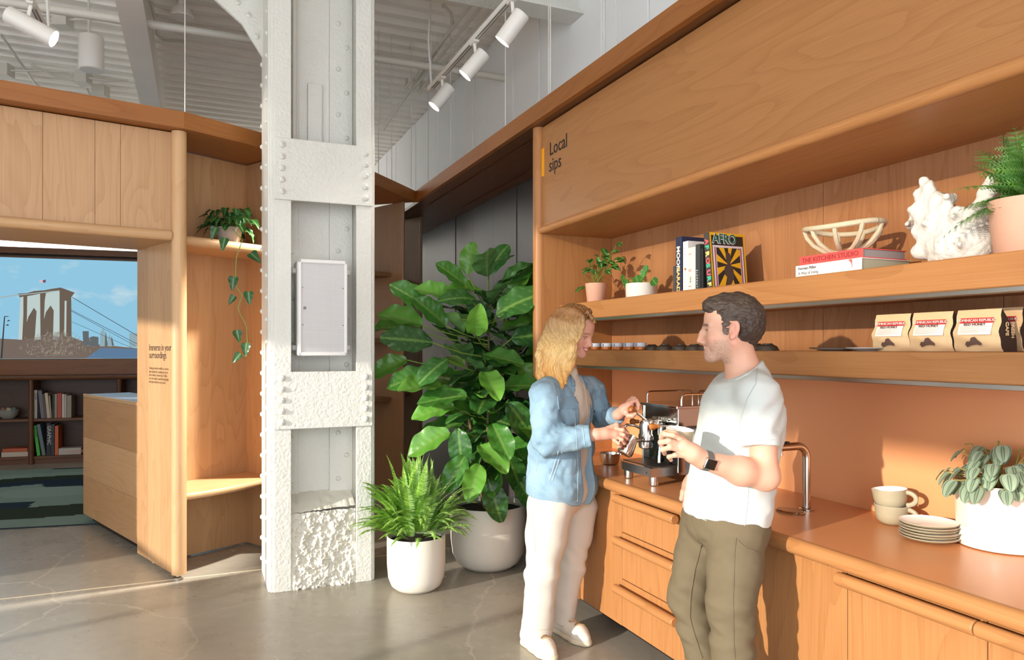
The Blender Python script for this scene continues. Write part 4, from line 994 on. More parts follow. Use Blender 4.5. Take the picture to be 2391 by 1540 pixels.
frm = [frond_mesh('fern_frond', 58, 1., lin((100, 152, 44)), lin((164, 204, 84)), FM, droop=dr, pin=.105, seed=i, pw=.019, sway=sw_) for i, (dr, sw_) in enumerate(((.5, .08), (.68, -.1), (.85, .12), (.4, -.06)))]
wc = Vector((-.598, 4.55, 0))
fe = thing('boston_fern', 'bushy bright green fern in a cream pot on the floor by the column', 'plant', tuple(wc))
pot_part(fe, [(.09, 0), (.125, .005), (.155, .03), (.174, .08), (.181, .16), (.182, .325), (.178, .335), (.172, .333), (.17, .31)], wc, M_pot_w)
MB().lathe([(.171, .30), (.05, .32), (.005, .32)], 20, wc, cap0=False).build('soil', M_soil, fe)
rr = random.Random(5)
for i in range(215):
    a = rr.uniform(0, 2*PI); r0 = rr.uniform(.0, .12); out = rr.uniform(0, 1)**.8
    base = wc+Vector((math.cos(a)*r0, math.sin(a)*r0, .32)); lean = .15+1.0*out
    yd = Vector((math.cos(a)*math.sin(lean), math.sin(a)*math.sin(lean), math.cos(lean)*.75))
    L_ = rr.uniform(.34, .54)*(1-.1*out)
    put_leaf(frm[(0, 3, 1, 2)[min(3, int(out*4))]], fe, base, (yd.x, yd.y, yd.z*1.1+.12-.3*out), (-math.cos(a)*.2, -math.sin(a)*.2, 1), L_, 'frond')
for i in range(46):                                     # low outer fronds hanging over the rim
    a = rr.uniform(PI*.7, PI*2.25); put_leaf(frm[2 if i % 2 else 1], fe, wc+Vector((math.cos(a)*.10, math.sin(a)*.10, .325)), (math.cos(a), math.sin(a), rr.uniform(-.2, .35)), (0, 0, 1), rr.uniform(.24, .40), 'frond')
# ---- trailing philodendron on the bay shelf
heart = lambda t: .42*max(0, (1-t))**.75*(min(1, (t+.12)*3.2))**.6 if t < .999 else .01
phil = [leaf_mesh('heart_leaf', heart, 0, lin(c), lin((110, 150, 80)), curl=cu, wave=.02, cup=.2, seed=i+20, m=LM, vw=.03, nv=14, nu=9) for i, (c, cu) in enumerate((((40, 84, 42), .15), ((52, 100, 46), .3), ((34, 72, 38), .05)))]
pb = F2.px(535, 545, y=.19); pbw = F2.w((pb.x, .19, 2.24))
ph_ = thing('trailing_philodendron', 'trailing heart-leaf philodendron in a small grey pot on the bay shelf', 'plant', tuple(pbw))
pot_part(ph_, [(.055, 0), (.07, .01), (.085, .08), (.088, .12), (.082, .12)], pbw, mat('grey_pot', (150, 142, 134), .7), n=24)
MB().lathe([(.083, .105), (.004, .115)], 18, pbw, cap0=False).build('soil', M_soil, ph_)
rp = random.Random(8)
for i in range(64):
    a = rp.uniform(0, 2*PI); e = rp.uniform(-.25, 1.1); r0 = rp.uniform(.08, .19)
    d = Vector((math.cos(a)*math.cos(e), math.sin(a)*math.cos(e)*.85, math.sin(e)*.95)); p = pbw+Vector((0, -.01, .13))+d*r0
    if i % 2 == 0: MB().tube([pbw+Vector((0, 0, .1)), pbw+Vector((0, 0, .13))+d*r0*.6, p], .0025, 5).build('petiole', M_gstem, ph_)
    put_leaf(rp.choice(phil), ph_, p, (d.x*.6, d.y*.6-.15, -.55+rp.uniform(-.3, .5)), (d.x, d.y-.5, .5), rp.uniform(.07, .105))
yv = 4.70
vine = [wpt(u, v, yv) for u, v in ((560, 520), (566, 560), (552, 600), (550, 640), (553, 670), (566, 690), (556, 718), (562, 735), (575, 760), (578, 800), (570, 830))]
vine[0] = pbw+Vector((.05, -.06, .1))
MB().tube(vine, .0028, 6).build('vine', M_gstem, ph_)
for (u, v, yd, s) in ((585, 590, (.6, -.2, -.5), .1), (546, 645, (-.05, -.2, -1), .095), (580, 680, (.15, -.2, -1), .09), (548, 690, (-.5, -.2, -.8), .07), (553, 770, (.2, 0, -1), .085), (575, 800, (.0, -.2, -1), .09), (562, 825, (-.6, -.2, -.7), .08), (525, 555, (-.1, -.3, -1), .09), (505, 530, (-.3, -.3, -1), .09)):
    put_leaf(phil[0], ph_, wpt(u, v, yv), yd, (.2, -.9, .35), s)
# ================================================================== things on the shelves and worktop (frame R)
ZS1, ZS2 = 1.776, 1.489
M_page = mat('book_pages', (226, 216, 196), .8)
def cmat(c, rough=.5): return mat('colour_%d_%d_%d' % tuple(c), c, rough)
def upright(label, u0, u1, vtop, y0, depth, col, tilt=0., z0=ZS1, fr=R, pages=None, h=None, group='books standing on the top shelf', cover=None):
    """a book standing on its tail, spine towards the room"""
    a = fr.px(u0, vtop, y=y0); b = fr.px(u1, vtop, y=y0); x0, x1 = a.x, b.x; zt_ = z0+h if h else (a.z+b.z)/2
    t = thing('book', label, 'book', (x0, y0, z0), fr, group); t.rotation_euler = (0, tilt, fr.a)
    m = cmat(col); w = x1-x0; e = min(.003, w*.15)
    cv = MB().box((x0, y0, z0), (x0+e, y0+depth, zt_)).box((x1-e, y0, z0), (x1, y0+depth, zt_)).box((x0, y0-.001, z0), (x1, y0+e, zt_), .0008).build('cover', m, t, smooth=30)
    MB().box((x0+e, y0+e, z0+.003), (x1-e, y0+depth-.004, zt_-.003)).build('pages', pages or M_page, t, smooth=0)
    return t, cv, x0, x1, zt_
def spine(txt, size, col, t, x, y, z, xoff=0., **kw): return text_part(txt, size, cmat(col), t, (x, y-.0016, z), (0, 0, -1), (1, 0, 0), **kw)
upright('thin striped black and white book left of the navy book', 1572, 1577.5, 621, 2.17, .18, (70, 68, 64))
t, cv, x0, x1, zt_ = upright('tall navy hardback reading MOONPARADISE on its spine', 1578, 1592, 553, 2.17, .27, (34, 40, 70)); x = x0+(x1-x0)*.22
spine('MOON', .034, (235, 230, 215), cv, x, 2.17, zt_-.045, bold=.0012, sx=1.15); spine('PARADISE', .034, (226, 190, 112), cv, x, 2.17, zt_-.150, bold=.0012, sx=1.12)
t, cv, x0, x1, zt_ = upright('pale grey white book with gold dot right of the navy book', 1595, 1607, 563, 2.17, .24, (222, 220, 218)); spine('SOMETHING', .014, (190, 196, 206), cv, x0+.008, 2.17, zt_-.03)
MB().ball(((x0+x1)/2, 2.1695, zt_-.135), .0065, 10, 6).build('gold_dot', cmat((150, 120, 60)), cv)
t, cv, x0, x1, zt_ = upright('cream book with red bands reading WA on its spine', 1607.5, 1624, 577, 2.17, .22, (232, 224, 212)); spine('WA', .017, (60, 56, 54), cv, x0+.012, 2.17, zt_-.14)
for dz in (.03, .105, .112, .185): MB().box((x0+.004, 2.168, zt_-dz), (x0+.024, 2.1692, zt_-dz-.0025)).build('red_band', cmat((200, 60, 60)), cv, smooth=0)
t, cv, x0, x1, zt_ = upright('dark slate book reading ELEMENTS beside the sunburst book', 1624.5, 1634, 570, 2.17, .22, (52, 56, 56)); spine('ELEMENTS', .015, (210, 210, 205), cv, x0+.006, 2.17, zt_-.12, spacing=1.5)
upright('slim black book between the slate book and the sunburst book', 1635, 1642, 580, 2.17, .21, (26, 26, 26))
# the sunburst book, leaning
pA = R.px(1664, 671, y=2.165); hb = .262; wb_ = .036; db = .205
t = thing('book', 'leaning hardback with yellow and black sunburst cover reading AFRO', 'book', (pA.x, 2.165, ZS1), R, 'books standing on the top shelf'); t.rotation_euler = (0, -.105, R.a)
x1 = pA.x; x0 = x1-wb_; zt_ = ZS1+hb
M_gold = cmat((214, 160, 24)); M_blk = cmat((38, 30, 26))
MB().box((x0, 2.165, ZS1), (x0+.003, 2.165+db, zt_)).box((x1-.003, 2.165, ZS1), (x1, 2.165+db, zt_)).build('board', M_gold, t, smooth=0)
bs = MB().box((x0, 2.163, ZS1), (x1, 2.168, zt_)).build('spine', cmat((66, 60, 60)), t, smooth=0)
MB().box((x0+.003, 2.168, ZS1+.003), (x1-.003, 2.165+db-.004, zt_-.003)).build('pages', M_page, t, smooth=0)
z = zt_-.03
for ch, c in zip('AFROSURF', [(226, 96, 96), (70, 190, 150), (236, 214, 120), (226, 96, 96), (70, 190, 150), (226, 96, 110), (70, 190, 150), (236, 214, 120)]):
    text_part(ch, .034, cmat(c), bs, (x0+.008, 2.1622, z), (0, 0, -1), (1, 0, 0), bold=.0016, sx=1.1); z -= .029
xf = x1+.0006
def cov(poly, dx, m, nm='cover_print'): mb = MB().add([(x1+dx, 2.165+a*db, ZS1+b*hb) for a, b in poly], [list(range(len(poly)))]); return mb.build(nm, m, t, smooth=0, rec=False)
cov([(.05, .02), (.95, .02), (.95, .95), (.05, .95)], .0006, M_blk)
cov([(.07, .03), (.93, .03), (.93, .77), (.07, .77)], .0010, cmat((206, 190, 196)))
cov([(.12, .03), (.15, .03), (.15, .74), (.12, .74)], .0013, cmat((150, 50, 70))); cov([(.85, .03), (.88, .03), (.88, .74), (.85, .74)], .0013, cmat((150, 50, 70)))
cov([(.17, .03), (.83, .03), (.83, .73), (.17, .73)], .0016, M_blk)
for k in range(9):
    a0 = math.radians(-10+k*40); a1 = a0+math.radians(20); c_ = (.5, .42)
    def ed(a):
        dx, dy = math.cos(a), math.sin(a); s_ = min(.33/abs(dx) if dx else 9, (.31 if dy > 0 else .39)/abs(dy) if dy else 9); return (c_[0]+dx*s_, c_[1]+dy*s_)
    cov([c_, ed(a0), ed((a0+a1)/2), ed(a1)], .0019, M_gold)
cov([(.40, .05), (.50, .05), (.56, .12), (.63, .22), (.60, .38), (.53, .44), (.57, .52), (.55, .62), (.48, .66), (.42, .62), (.42, .5), (.45, .44), (.36, .37), (.36, .25), (.42, .2)], .0023, cmat((70, 54, 52)))
text_part('AFRO', .062, cmat((206, 200, 200)), t, (x1+.0008, 2.165+.085*db, ZS1+.81*hb), (0, 1, 0), (0, 0, 1), bold=.003, sx=.86)
text_part('AFRO', .062, cmat((30, 92, 74)), t, (x1+.0018, 2.165+.09*db, ZS1+.815*hb), (0, 1, 0), (0, 0, 1), bold=.0008, sx=.86)
# small terracotta pot with leafy plant
c = R.px(1392, 680, y=2.30); c = Vector((c.x, 2.30, ZS1))
t = thing('small_plant', 'small leafy plant in a terracotta pot at the left end of the top shelf', 'plant', tuple(c), R)
pot_part(t, [(.052, 0), (.056, .004), (.069, .125), (.07, .13), (.064, .13), (.062, .115)], c, M_terra, n=28); MB().lathe([(.063, .112), (.004, .13)], 18, c, cap0=False).build('moss', M_moss, t)
lan = lambda q: .22*math.sin(PI*min(1, q*.95+.04))**.8+.005
fleaf = [leaf_mesh('lance_leaf', lan, 0, lin(cc), lin((130, 170, 90)), curl=cu, wave=.05, cup=.2, seed=40+i, m=LM, nv=10, nu=7, vw=.03) for i, (cc, cu) in enumerate((((56, 112, 44), .25), ((72, 132, 50), .1), ((44, 92, 42), .4)))]
rq = random.Random(21)
for (u, v) in ((1440, 570), (1425, 590), (1405, 580), (1370, 610), (1395, 600), (1350, 632), (1360, 622), (1420, 610), (1435, 605), (1410, 600), (1385, 620), (1400, 620), (1428, 622), (1374, 628), (1415, 632), (1390, 632), (1440, 612), (1380, 605), (1405, 610), (1368, 670)):
    p = R.px(u, v, y=2.30+rq.uniform(-.06, .06)); p0_ = c+Vector((rq.uniform(-.03, .03), rq.uniform(-.03, .03), .12))
    MB().tube([p0_, (p0_+p)/2+Vector((0, 0, .012)), p], .0018, 5).build('petiole', M_gstem, t); d = (p-p0_)
    for q in range(2): put_leaf(rq.choice(fleaf), t, p, (d.x+rq.uniform(-.06, .06), d.y*.5+rq.uniform(-.07, .03), rq.uniform(-.05, .06)), (.2+rq.uniform(-.4, .4), -.6, .8), rq.uniform(.055, .085))
# white low pot with round leaves
c = R.px(1498, 690, y=2.33); c = Vector((c.x, 2.33, ZS1))
t = thing('small_plant', 'round-leaf pilea in a low white pot beside the books', 'plant', tuple(c), R)
pot_part(t, [(.082, 0), (.088, .004), (.091, .05), (.09, .092), (.084, .092), (.083, .08)], c, mat('white_ceramic', (226, 222, 214), .6, bump=.15, bscale=90), n=32); MB().lathe([(.084, .076), (.004, .096)], 18, c, cap0=False).build('moss', M_moss, t)
disc = lambda q: .5*math.sqrt(max(0, 1-(2*q-1)**2))
pil = leaf_mesh('round_leaf', disc, 0, lin((62, 122, 44)), lin((110, 160, 80)), curl=.1, cup=.12, seed=3, m=LM, nv=12, nu=9, vw=.02)
for (u, v, s, yd) in ((1456, 648, .038, (-.6, 0, -.6)), (1464, 658, .046, (-.3, 0, -.9)), (1488, 655, .045, (-.2, 0, .3)), (1503, 640, .04, (0, 0, .6)), (1508, 630, .034, (.2, 0, .8)), (1526, 655, .042, (.6, 0, -.5)), (1497, 652, .035, (.3, 0, .2))):
    p = R.px(u, v, y=2.30); MB().tube([c+Vector((0, 0, .085)), (c+p)/2+Vector((0, 0, .06)), p], .0016, 5).build('petiole', M_gstem, t); put_leaf(pil, t, p-Vector(yd).normalized()*s*.4, yd, (.3, -1, .35), s*1.25)
# lying books and the openwork bowl
def flat_book(label, u0, u1, y0, depth, z0, h, col, fr=R, group='books lying under the openwork bowl', pages=None):
    a, b = fr.px(u0, 700, y=y0).x, fr.px(u1, 700, y=y0).x; t = thing('book', label, 'book', ((a+b)/2, y0, z0), fr, group); m = cmat(col)
    cv = MB().box((a, y0, z0), (b, y0+depth, z0+.003)).box((a, y0, z0+h-.003), (b, y0+depth, z0+h)).box((a, y0-.001, z0), (b, y0+.003, z0+h), .001).build('cover', m, t, smooth=30)
    MB().box((a+.004, y0+.003, z0+.003), (b-.004, y0+depth-.005, z0+h-.003)).build('pages', pages or M_page, t, smooth=0); return t, cv, a, b
t, cv, a, b = flat_book('thick white lying book reading Herman Miller, A Way of Living', 1858, 2012, 2.16, .25, ZS1, .046, (232, 228, 222), pages=mat('olive_pages', (170, 164, 140), .8))
text_part('Herman Miller', .0155, M_print, cv, (a+.014, 2.1585, ZS1+.0285), (1, 0, 0), (0, 0, 1)); text_part('A Way of Living', .0155, cmat((120, 116, 112)), cv, (a+.014, 2.1585, ZS1+.010), (1, 0, 0), (0, 0, 1))
MB().prism([(b-.056, ZS1+.044), (b-.04, ZS1+.044), (b-.04, ZS1+.012), (b-.043, ZS1+.03)], 2.1575, 2.1588, 'y').build('red_mark', cmat((222, 100, 90)), cv, smooth=0)
t, cv, a, b = flat_book('red lying book reading THE KITCHEN STUDIO under the openwork bowl', 1867, 2015, 2.165, .22, ZS1+.046, .034, (222, 84, 78), pages=mat('grey_pages', (150, 140, 138), .8))
text_part('THE KITCHEN STUDIO', .0255, cmat((150, 40, 44)), cv, (a+.014, 2.1635, ZS1+.055), (1, 0, 0), (0, 0, 1), sx=1.02)
zb = ZS1+.0805; pc = R.px(1971, 600, y=2.30); c = Vector((pc.x, 2.295, zb))
t = thing('openwork_bowl', 'cream ceramic bowl made of open curved ribs on the red book', 'bowl', tuple(c), R)
M_cer = mat('cream_clay', (206, 192, 162), .65, bump=.25, bscale=120)
rb = .152; zr = .108
MB().tube([c+Vector((rb*math.cos(a)*(1+.02*math.sin(3*a)), rb*math.sin(a)*.82, zr+.008*math.sin(2*a+1))) for a in [2*PI*i/40 for i in range(41)]], .0105, 10, caps=False).build('rim', M_cer, t)
MB().lathe([(.034, 0), (.046, .004), (.044, .016), (.02, .02), (.004, .02)], 20, c).build('foot', M_cer, t)
for i in range(9):
    a = 2*PI*i/9+.25; pr = [(.03, .010), (.075, .022), (.115, .048), (.142, .08), (.152, zr)]
    MB().tube([c+Vector((r*math.cos(a), r*math.sin(a)*.82, z)) for r, z in pr], .0088, 8).build('rib', M_cer, t)
# rough white sculpture
def sculpture():
    q = lambda u, v, y=2.34: np.array(R.px(u, v, y=y))
    s = Solid()
    for u, v, y, r0, r1, bu in ((2150, 585, 2.33, .03, .03, 2200), (2140, 540, 2.33, .04, .02, 2205), (2136, 490, 2.33, .045, .016, 2205), (2142, 450, 2.34, .045, .014, 2210), (2156, 424, 2.345, .045, .014, 2210), (2172, 432, 2.34, .045, .014, 2215), (2190, 462, 2.33, .05, .016, 2220), (2212, 480, 2.32, .055, .018, 2230), (2236, 496, 2.31, .06, .02, 2240), (2260, 502, 2.32, .06, .022, 2255), (2282, 500, 2.34, .05, .026, 2275)): s.rc(q(bu, 585), q(u, v, y), r0, r1, .018)
    s.chain([q(2285, 560, 2.36), q(2292, 500, 2.375), q(2303, 450, 2.38), q(2312, 418, 2.38)], [.05, .032, .017, .012], .03); s.rc(q(2303, 450, 2.38), q(2322, 445, 2.37), .012, .010, .012)
    s.el(q(2245, 575), (.09, .07, .06), .04)
    for u, v, y in ((2122, 490, 2.33), (2118, 523, 2.34), (2155, 520, 2.27), (2208, 458, 2.29), (2225, 505, 2.26), (2322, 440, 2.36), (2240, 570, 2.25)): s.rc(q(u, v, y), q(u+14, v+4, y+.05), .006, .018, .02)
    pass
    s.plane((0, 0, ZS1), (0, 0, -1)); return s
p = R.px(2230, 600, y=2.34)
t = thing('sculpture', 'rough white plaster shell sculpture with spikes on the top shelf', 'sculpture', (p.x, 2.34, ZS1), R)
solid_part('shell', sculpture(), .004, mat('plaster', (226, 223, 216), .75, bump=.4, bscale=110), t, disp=lambda P: .004*vnoise(P, 34)+.0025*vnoise(P, 90)+.004*np.abs(vnoise(P, (14, 14, 30))))
# terracotta pot with fern at the right end
c = R.px(2398, 560, y=2.30); c = Vector((c.x, 2.31, ZS1))
t = thing('potted_fern', 'leafy fern in a pale terracotta pot at the right end of the top shelf', 'plant', tuple(c), R)
pot_part(t, [(.085, 0), (.09, .005), (.107, .165), (.108, .172), (.1, .172), (.098, .15)], c, M_terra); MB().lathe([(.099, .15), (.004, .165)], 18, c, cap0=False).build('moss', M_moss, t)
bfr = [frond_mesh('lacy_frond', 15, 1., lin((58, 116, 38)), lin((104, 158, 60)), FM, droop=dr, pin=.40, bip=True, seed=60+i, sway=s_) for i, (dr, s_) in enumerate(((.35, .1), (.9, -.1), (.1, .05)))]
for (yd, L_, k) in (((-.75, -.5, .1), .24, 1), ((-.6, -.2, .8), .26, 0), ((-.35, .1, 1), .25, 2), ((-.1, -.4, .9), .25, 0), ((.2, -.4, .8), .24, 0), ((-.3, -.6, .5), .24, 1), ((-.8, .1, .5), .22, 1), ((.4, -.3, .9), .24, 2), ((-.5, -.5, .6), .22, 0), ((0, .2, 1), .2, 2), ((-.55, -.35, .3), .2, 1)):
    put_leaf(bfr[k], t, c+Vector((0, 0, .155)), yd, (0, -.3, 1), L_, 'frond')
# ---- middle shelf: tins, dark bowls, plates, coffee bags
M_tin = mat('tin_white', (222, 226, 232), .35); M_tinb = mat('tin_blue', (140, 156, 190), .4); M_tino = mat('amber_glass', (206, 118, 40), .3)
for i in range(5):
    x = R.px(1391+26*i, 810, y=2.2).x; c = Vector((x, 2.2, ZS2))
    t = thing('jam_jar', ['small jar with chequered white lid nearest the woman, first in the row', 'small jar with chequered white lid, second in the row', 'small jar with chequered white lid, middle of the row of five', 'small jar with chequered white lid, fourth in the row', 'small jar with chequered white lid, last in the row towards the man'][i], 'jar', tuple(c), R, 'row of small lidded jars on the middle shelf')
    MB().lathe([(.026, 0), (.03, .003), (.03, .016), (.027, .019)], 20, c).build('glass', M_tino, t); l = MB().lathe([(.031, .018), (.032, .02), (.032, .038), (.029, .04), (.002, .04)], 20, c).build('lid', M_tin, t)
    for a in range(0, 20, 2): MB().box((c.x+.0318*math.cos(a*PI/10)-.0035, c.y+.0318*math.sin(a*PI/10)-.0035, ZS2+.021), (c.x+.0318*math.cos(a*PI/10)+.0035, c.y+.0318*math.sin(a*PI/10)+.0035, ZS2+.037)).build('check', M_tinb, l, smooth=0) if 4 < a < 20 and i < 5 and a % 4 == 0 else None
M_dk = mat('dark_stoneware', (70, 58, 46), .5)
bl = ['first of the dark upturned bowls right of the jars', 'second dark upturned bowl right of the jars', 'third dark upturned bowl on the middle shelf', 'fourth dark upturned bowl, left of the man\'s face', 'dark upturned bowl just before the man\'s nose', 'dark upturned bowl right behind the man\'s neck', 'last dark upturned bowl, towards the plates']
for i, u in enumerate((1522, 1552, 1590, 1622, 1652, 1765, 1792)):
    c = R.px(u, 810, y=2.25); c = Vector((c.x, 2.25, ZS2)); t = thing('bowl', bl[i], 'bowl', tuple(c), R, 'dark bowls upturned on the middle shelf')
    MB().lathe([(.048, 0), (.048, .004), (.04, .018), (.022, .027)], 22, c).build('body', M_dk, t); MB().lathe([(.022, .026), (.022, .030), (.016, .031), (.001, .031)], 18, c, cap0=False).build('foot', M_dk, t)
M_pl = mat('grey_plate', (186, 184, 180), .35)
for i, (u, y) in enumerate(((1955, 2.26), (2025, 2.20))):
    c = R.px(u, 815, y=y); c = Vector((c.x, y, ZS2)); t = thing('plate', ('larger grey plate lying left of the coffee bags', 'smaller pale plate beside the first coffee bag')[i], 'plate', tuple(c), R)
    k = (1., .7)[i]; MB().lathe([(.05*k, 0), (.055*k, .003), (.10*k, .009), (.103*k, .011)], 28, c).build('body', M_pl, t); MB().lathe([(.103*k, .011), (.1*k, .013), (.055*k, .006), (.001, .005)], 28, c, cap0=False).build('well', M_dk if i == 0 else M_pl, t)
M_kraft = mat('kraft_paper', (218, 184, 140), .6, bump=.3, bscale=25, bdist=.01); M_gus = mat('dark_gusset', (58, 42, 34), .6)
M_red = mat('label_red', (190, 50, 52), .5); M_lab = mat('label_white', (236, 222, 212), .55); M_hat = mat('brown_ink', (92, 66, 56), .6)
def bag(label, u0, u1, vt, y0, ang=0.):
    a, b = R.px(u0, vt, y=y0), R.px(u1, vt, y=y0); w = b.x-a.x; cx_ = (a.x+b.x)/2; h = (a.z+b.z)/2-ZS2
    t = thing('coffee_bag', label, 'coffee bag', (cx_, y0, ZS2), R, 'kraft coffee bags on the middle shelf')
    def prof(zf_):   # half width, front y, back y along the height
        hw = w/2*(1.06-.08*min(1, zf_*1.1)); dep = .075*(1-max(0, zf_-.35)/.65)**.8 if zf_ < 1 else .0
        return hw, y0+.02*max(0, zf_-.45)-.012*math.sin(PI*min(1, zf_*1.35)), y0+.02*max(0, zf_-.45)+max(.004, dep)
    n = 14; fv = []; 
    mb = MB(); rows = [prof(i/(n-1)) for i in range(n)]
    vs = []
    for i, (hw, f, bk) in enumerate(rows):
        z = ZS2+h*i/(n-1)
        for s_ in range(7): k = -1+2*s_/6; vs.append((cx_+hw*k, f+.012*k*k*(1-i/n)+.003*math.sin(i*1.3+k*3), z))
        for s_ in range(7): k = 1-2*s_/6; vs.append((cx_+hw*k, bk, z))
    fs = [(i*14+j, i*14+j+1, (i+1)*14+j+1, (i+1)*14+j) for i in range(n-1) for j in list(range(6))+list(range(7, 13))]
    mb.add(vs, fs); mb.build('pouch', M_kraft, t, smooth=60)
    for s_, j0, j1 in ((-1, 13, 0), (1, 6, 7)):
        gs = MB().add([vs[i*14+j] for i in range(n) for j in (j0, j1)], [(2*i, 2*i+1, 2*i+3, 2*i+2) for i in range(n-1)]).build('gusset', M_gus, t, smooth=40)
    def fp(x, zf_, d=.0018): hw, f, bk = prof(zf_); k = x/hw; return (cx_+x, f+.012*k*k*(1-zf_)-d-.0035, ZS2+h*zf_)
    def patch(x0, x1, z0, z1, m, d, nm):
        q = MB().grid(lambda i, j: fp(x0+(x1-x0)*i, z0+(z1-z0)*j, d), 7, 7); return q.build(nm, m, t, smooth=60, rec=False)
    W2 = w*.37
    lb = patch(-W2, W2, .40, .80, M_lab, .0015, 'label'); patch(-W2, W2, .675, .80, M_red, .0022, 'label_header')
    s_ = w/.135
    def tx(txt, size, m, x, zf_): p = fp(x, zf_, .0035); q = text_part(txt, size, m, t, p, (1, 0, 0), (0, 0, 1), align='CENTER'); return q
    tx('DOMINICAN REPUBLIC', .0112*s_, M_lab, 0, .712); tx('RED HONEY', .0118*s_, M_hat, 0, .615)
    for r_ in range(6): patch(-W2*.85, W2*(.8-.5*(r_ % 2)), .585-.027*r_, .588-.027*r_, M_hat if r_ > 2 else M_red, .0026, 'text_line')
    hat = [(-.26, .17), (-.2, .24), (-.1, .24), (-.05, .33), (.06, .35), (.14, .27), (.24, .2), (.22, .14), (.1, .17), (-.1, .15), (-.2, .10)]
    q = MB().add([fp(x*w*.75, z_, .003) for x, z_ in hat], [list(range(len(hat)))]); q.build('hat_emblem', M_hat, t, smooth=0, rec=False)
    for k_, txt in enumerate(('CAFE', 'FRESH')): text_part(txt, .018, M_kraft, gs, (cx_+w*.53+.002, y0+.02+.026*k_, ZS2+.09), (0, 0, -1), (0, 1, 0), bold=.0005)
    t.rotation_euler = (0, 0, R.a+ang); return t
bag('kraft coffee bag with red Dominican Republic label, leftmost of the row', 2039, 2122, 733, 2.2)
bag('kraft coffee bag with red label, second from left in the row', 2126, 2221, 728, 2.2)
bag('kraft coffee bag with red label, third and largest in the row', 2229, 2334, 722, 2.2)
bag('kraft coffee bag half hidden behind the third bag at the right', 2292, 2384, 718, 2.32)
# ---- worktop: tap, cups, saucers, peperomia
p = R.px(1883, 1190, z=ZK); t = thing('hot_tap', 'slim steel water tap curving over a round drain plate on the worktop', 'tap', (p.x, p.y, ZK), R)
x, y = p.x, p.y; M_tap = mat('satin_steel', (205, 196, 184), .18, metal=1.)
zt_ = .84+.263
MB().tube([(x, y, ZK), (x, y, zt_-.05)]+[(x, y-.05+.05*math.cos(a), zt_-.05+.05*math.sin(a)) for a in [PI/2*i/8 for i in range(1, 9)]]+[(x, y-.15, zt_)], .0165, 18).build('spout', M_tap, t)
MB().lathe([(.03, 0), (.03, .006), (.02, .009)], 20, (x, y, ZK)).build('base_ring', M_tap, t)
MB().tube([(x, y-.15, zt_), (x, y-.162, zt_)], .0168, 18).build('end_cap', M_chrome, t); MB().tube([(x, y-.142, zt_), (x, y-.148, zt_)], .0172, 18).build('light_ring', mat('light_ring', (230, 240, 255), .3, emit=(220, 235, 255), es=3.), t)
MB().tube([(x, y-.135, zt_-.012), (x, y-.135, zt_-.032)], .009, 12).build('nozzle', M_chrome, t)
for dy in (.10, .12): MB().tube([(x, y-dy, zt_+.014), (x, y-dy, zt_+.021)], .008, 10).build('button', M_black, t)
MB().lathe([(.062, 0), (.064, .005), (.058, .008)], 28, (x, y-.085, ZK), sx=1., sy=.75).build('drain_rim', M_chrome, t); MB().lathe([(.055, .0085), (.001, .0087)], 24, (x, y-.085, ZK), sy=.75, cap0=False).build('drain_plate', mat('perforated_steel', (180, 160, 140), .3, metal=1., bump=.6, bscale=300), t)
M_cup = mat('olive_stoneware', (168, 156, 128), .55, vary=.06, vscale=30, bump=.06, bscale=50); M_glz = mat('white_glaze', (240, 236, 228), .25)
def cup(label, c, tilt=0., rz=0., fr=R, group=None, s=1.):
    t = thing('cup', label, 'cup', tuple(c), fr, group); c = Vector(c)
    MB().lathe([(.028*s, 0), (.036*s, .002*s), (.05*s, .014*s), (.057*s, .035*s), (.061*s, .07*s), (.0615*s, .072*s)], 32, c).build('body', M_cup, t)
    MB().lathe([(.0615*s, .072*s), (.0585*s, .0725*s), (.055*s, .05*s), (.046*s, .02*s), (.02*s, .008*s), (.001, .008*s)], 32, c, cap0=False).build('glazed_inside', M_glz, t)
    a = rz; d = Vector((math.cos(a), math.sin(a), 0))
    MB().tube([c+d*(.056*s+.034*s*math.sin(q))+Vector((0, 0, .038*s+.024*s*math.cos(q))) for q in [PI*i/10 for i in range(11)]], .0068*s, 8, flat=1.3).build('handle', M_cup, t)
    return t
p = R.px(2083, 1222, z=ZK); cup('lower of two stacked olive stoneware cups on the worktop', (p.x, p.y, ZK), rz=.25, group='two stacked cups')
c2 = cup('upper tilted olive stoneware cup with white inside on the worktop', (p.x-.004, p.y, ZK+.0585), rz=.35, group='two stacked cups'); c2.rotation_euler = (.05, -.07, R.a)
p = R.px(2159, 1262, z=ZK+.0); names = ['lowest saucer of the stack of six', 'second saucer from the bottom of the stack', 'third saucer from the bottom of the stack', 'fourth saucer from the bottom of the stack', 'fifth saucer, just under the top one', 'topmost saucer of the stack, its white well showing']
sy_ = p.y+.02
for i in range(6):
    c = Vector((p.x+(.003, -.002, .004, -.003, .002, -.001)[i], sy_, ZK+.0095*i)); t = thing('saucer', names[i]+' beside the cups', 'saucer', tuple(c), R, 'stacked saucers')
    MB().lathe([(.04, 0), (.045, .001), (.085, .012), (.092, .018), (.0915, .0195)], 36, c).build('body', M_cup, t); MB().lathe([(.0915, .0195), (.084, .0145), (.046, .0055), (.03, .006), (.001, .006)], 36, c, cap0=False).build('glazed_well', M_glz, t)
p = R.px(2340, 1272, z=ZK); c = Vector((p.x, p.y, ZK))
t = thing('peperomia', 'striped-leaf peperomia in a cream pot standing in a white dish', 'plant', tuple(c), R)
M_cream = mat('cream_pot', (236, 214, 192), .6, vary=.04, vscale=8); M_dish = mat('white_dish', (238, 232, 220), .2)
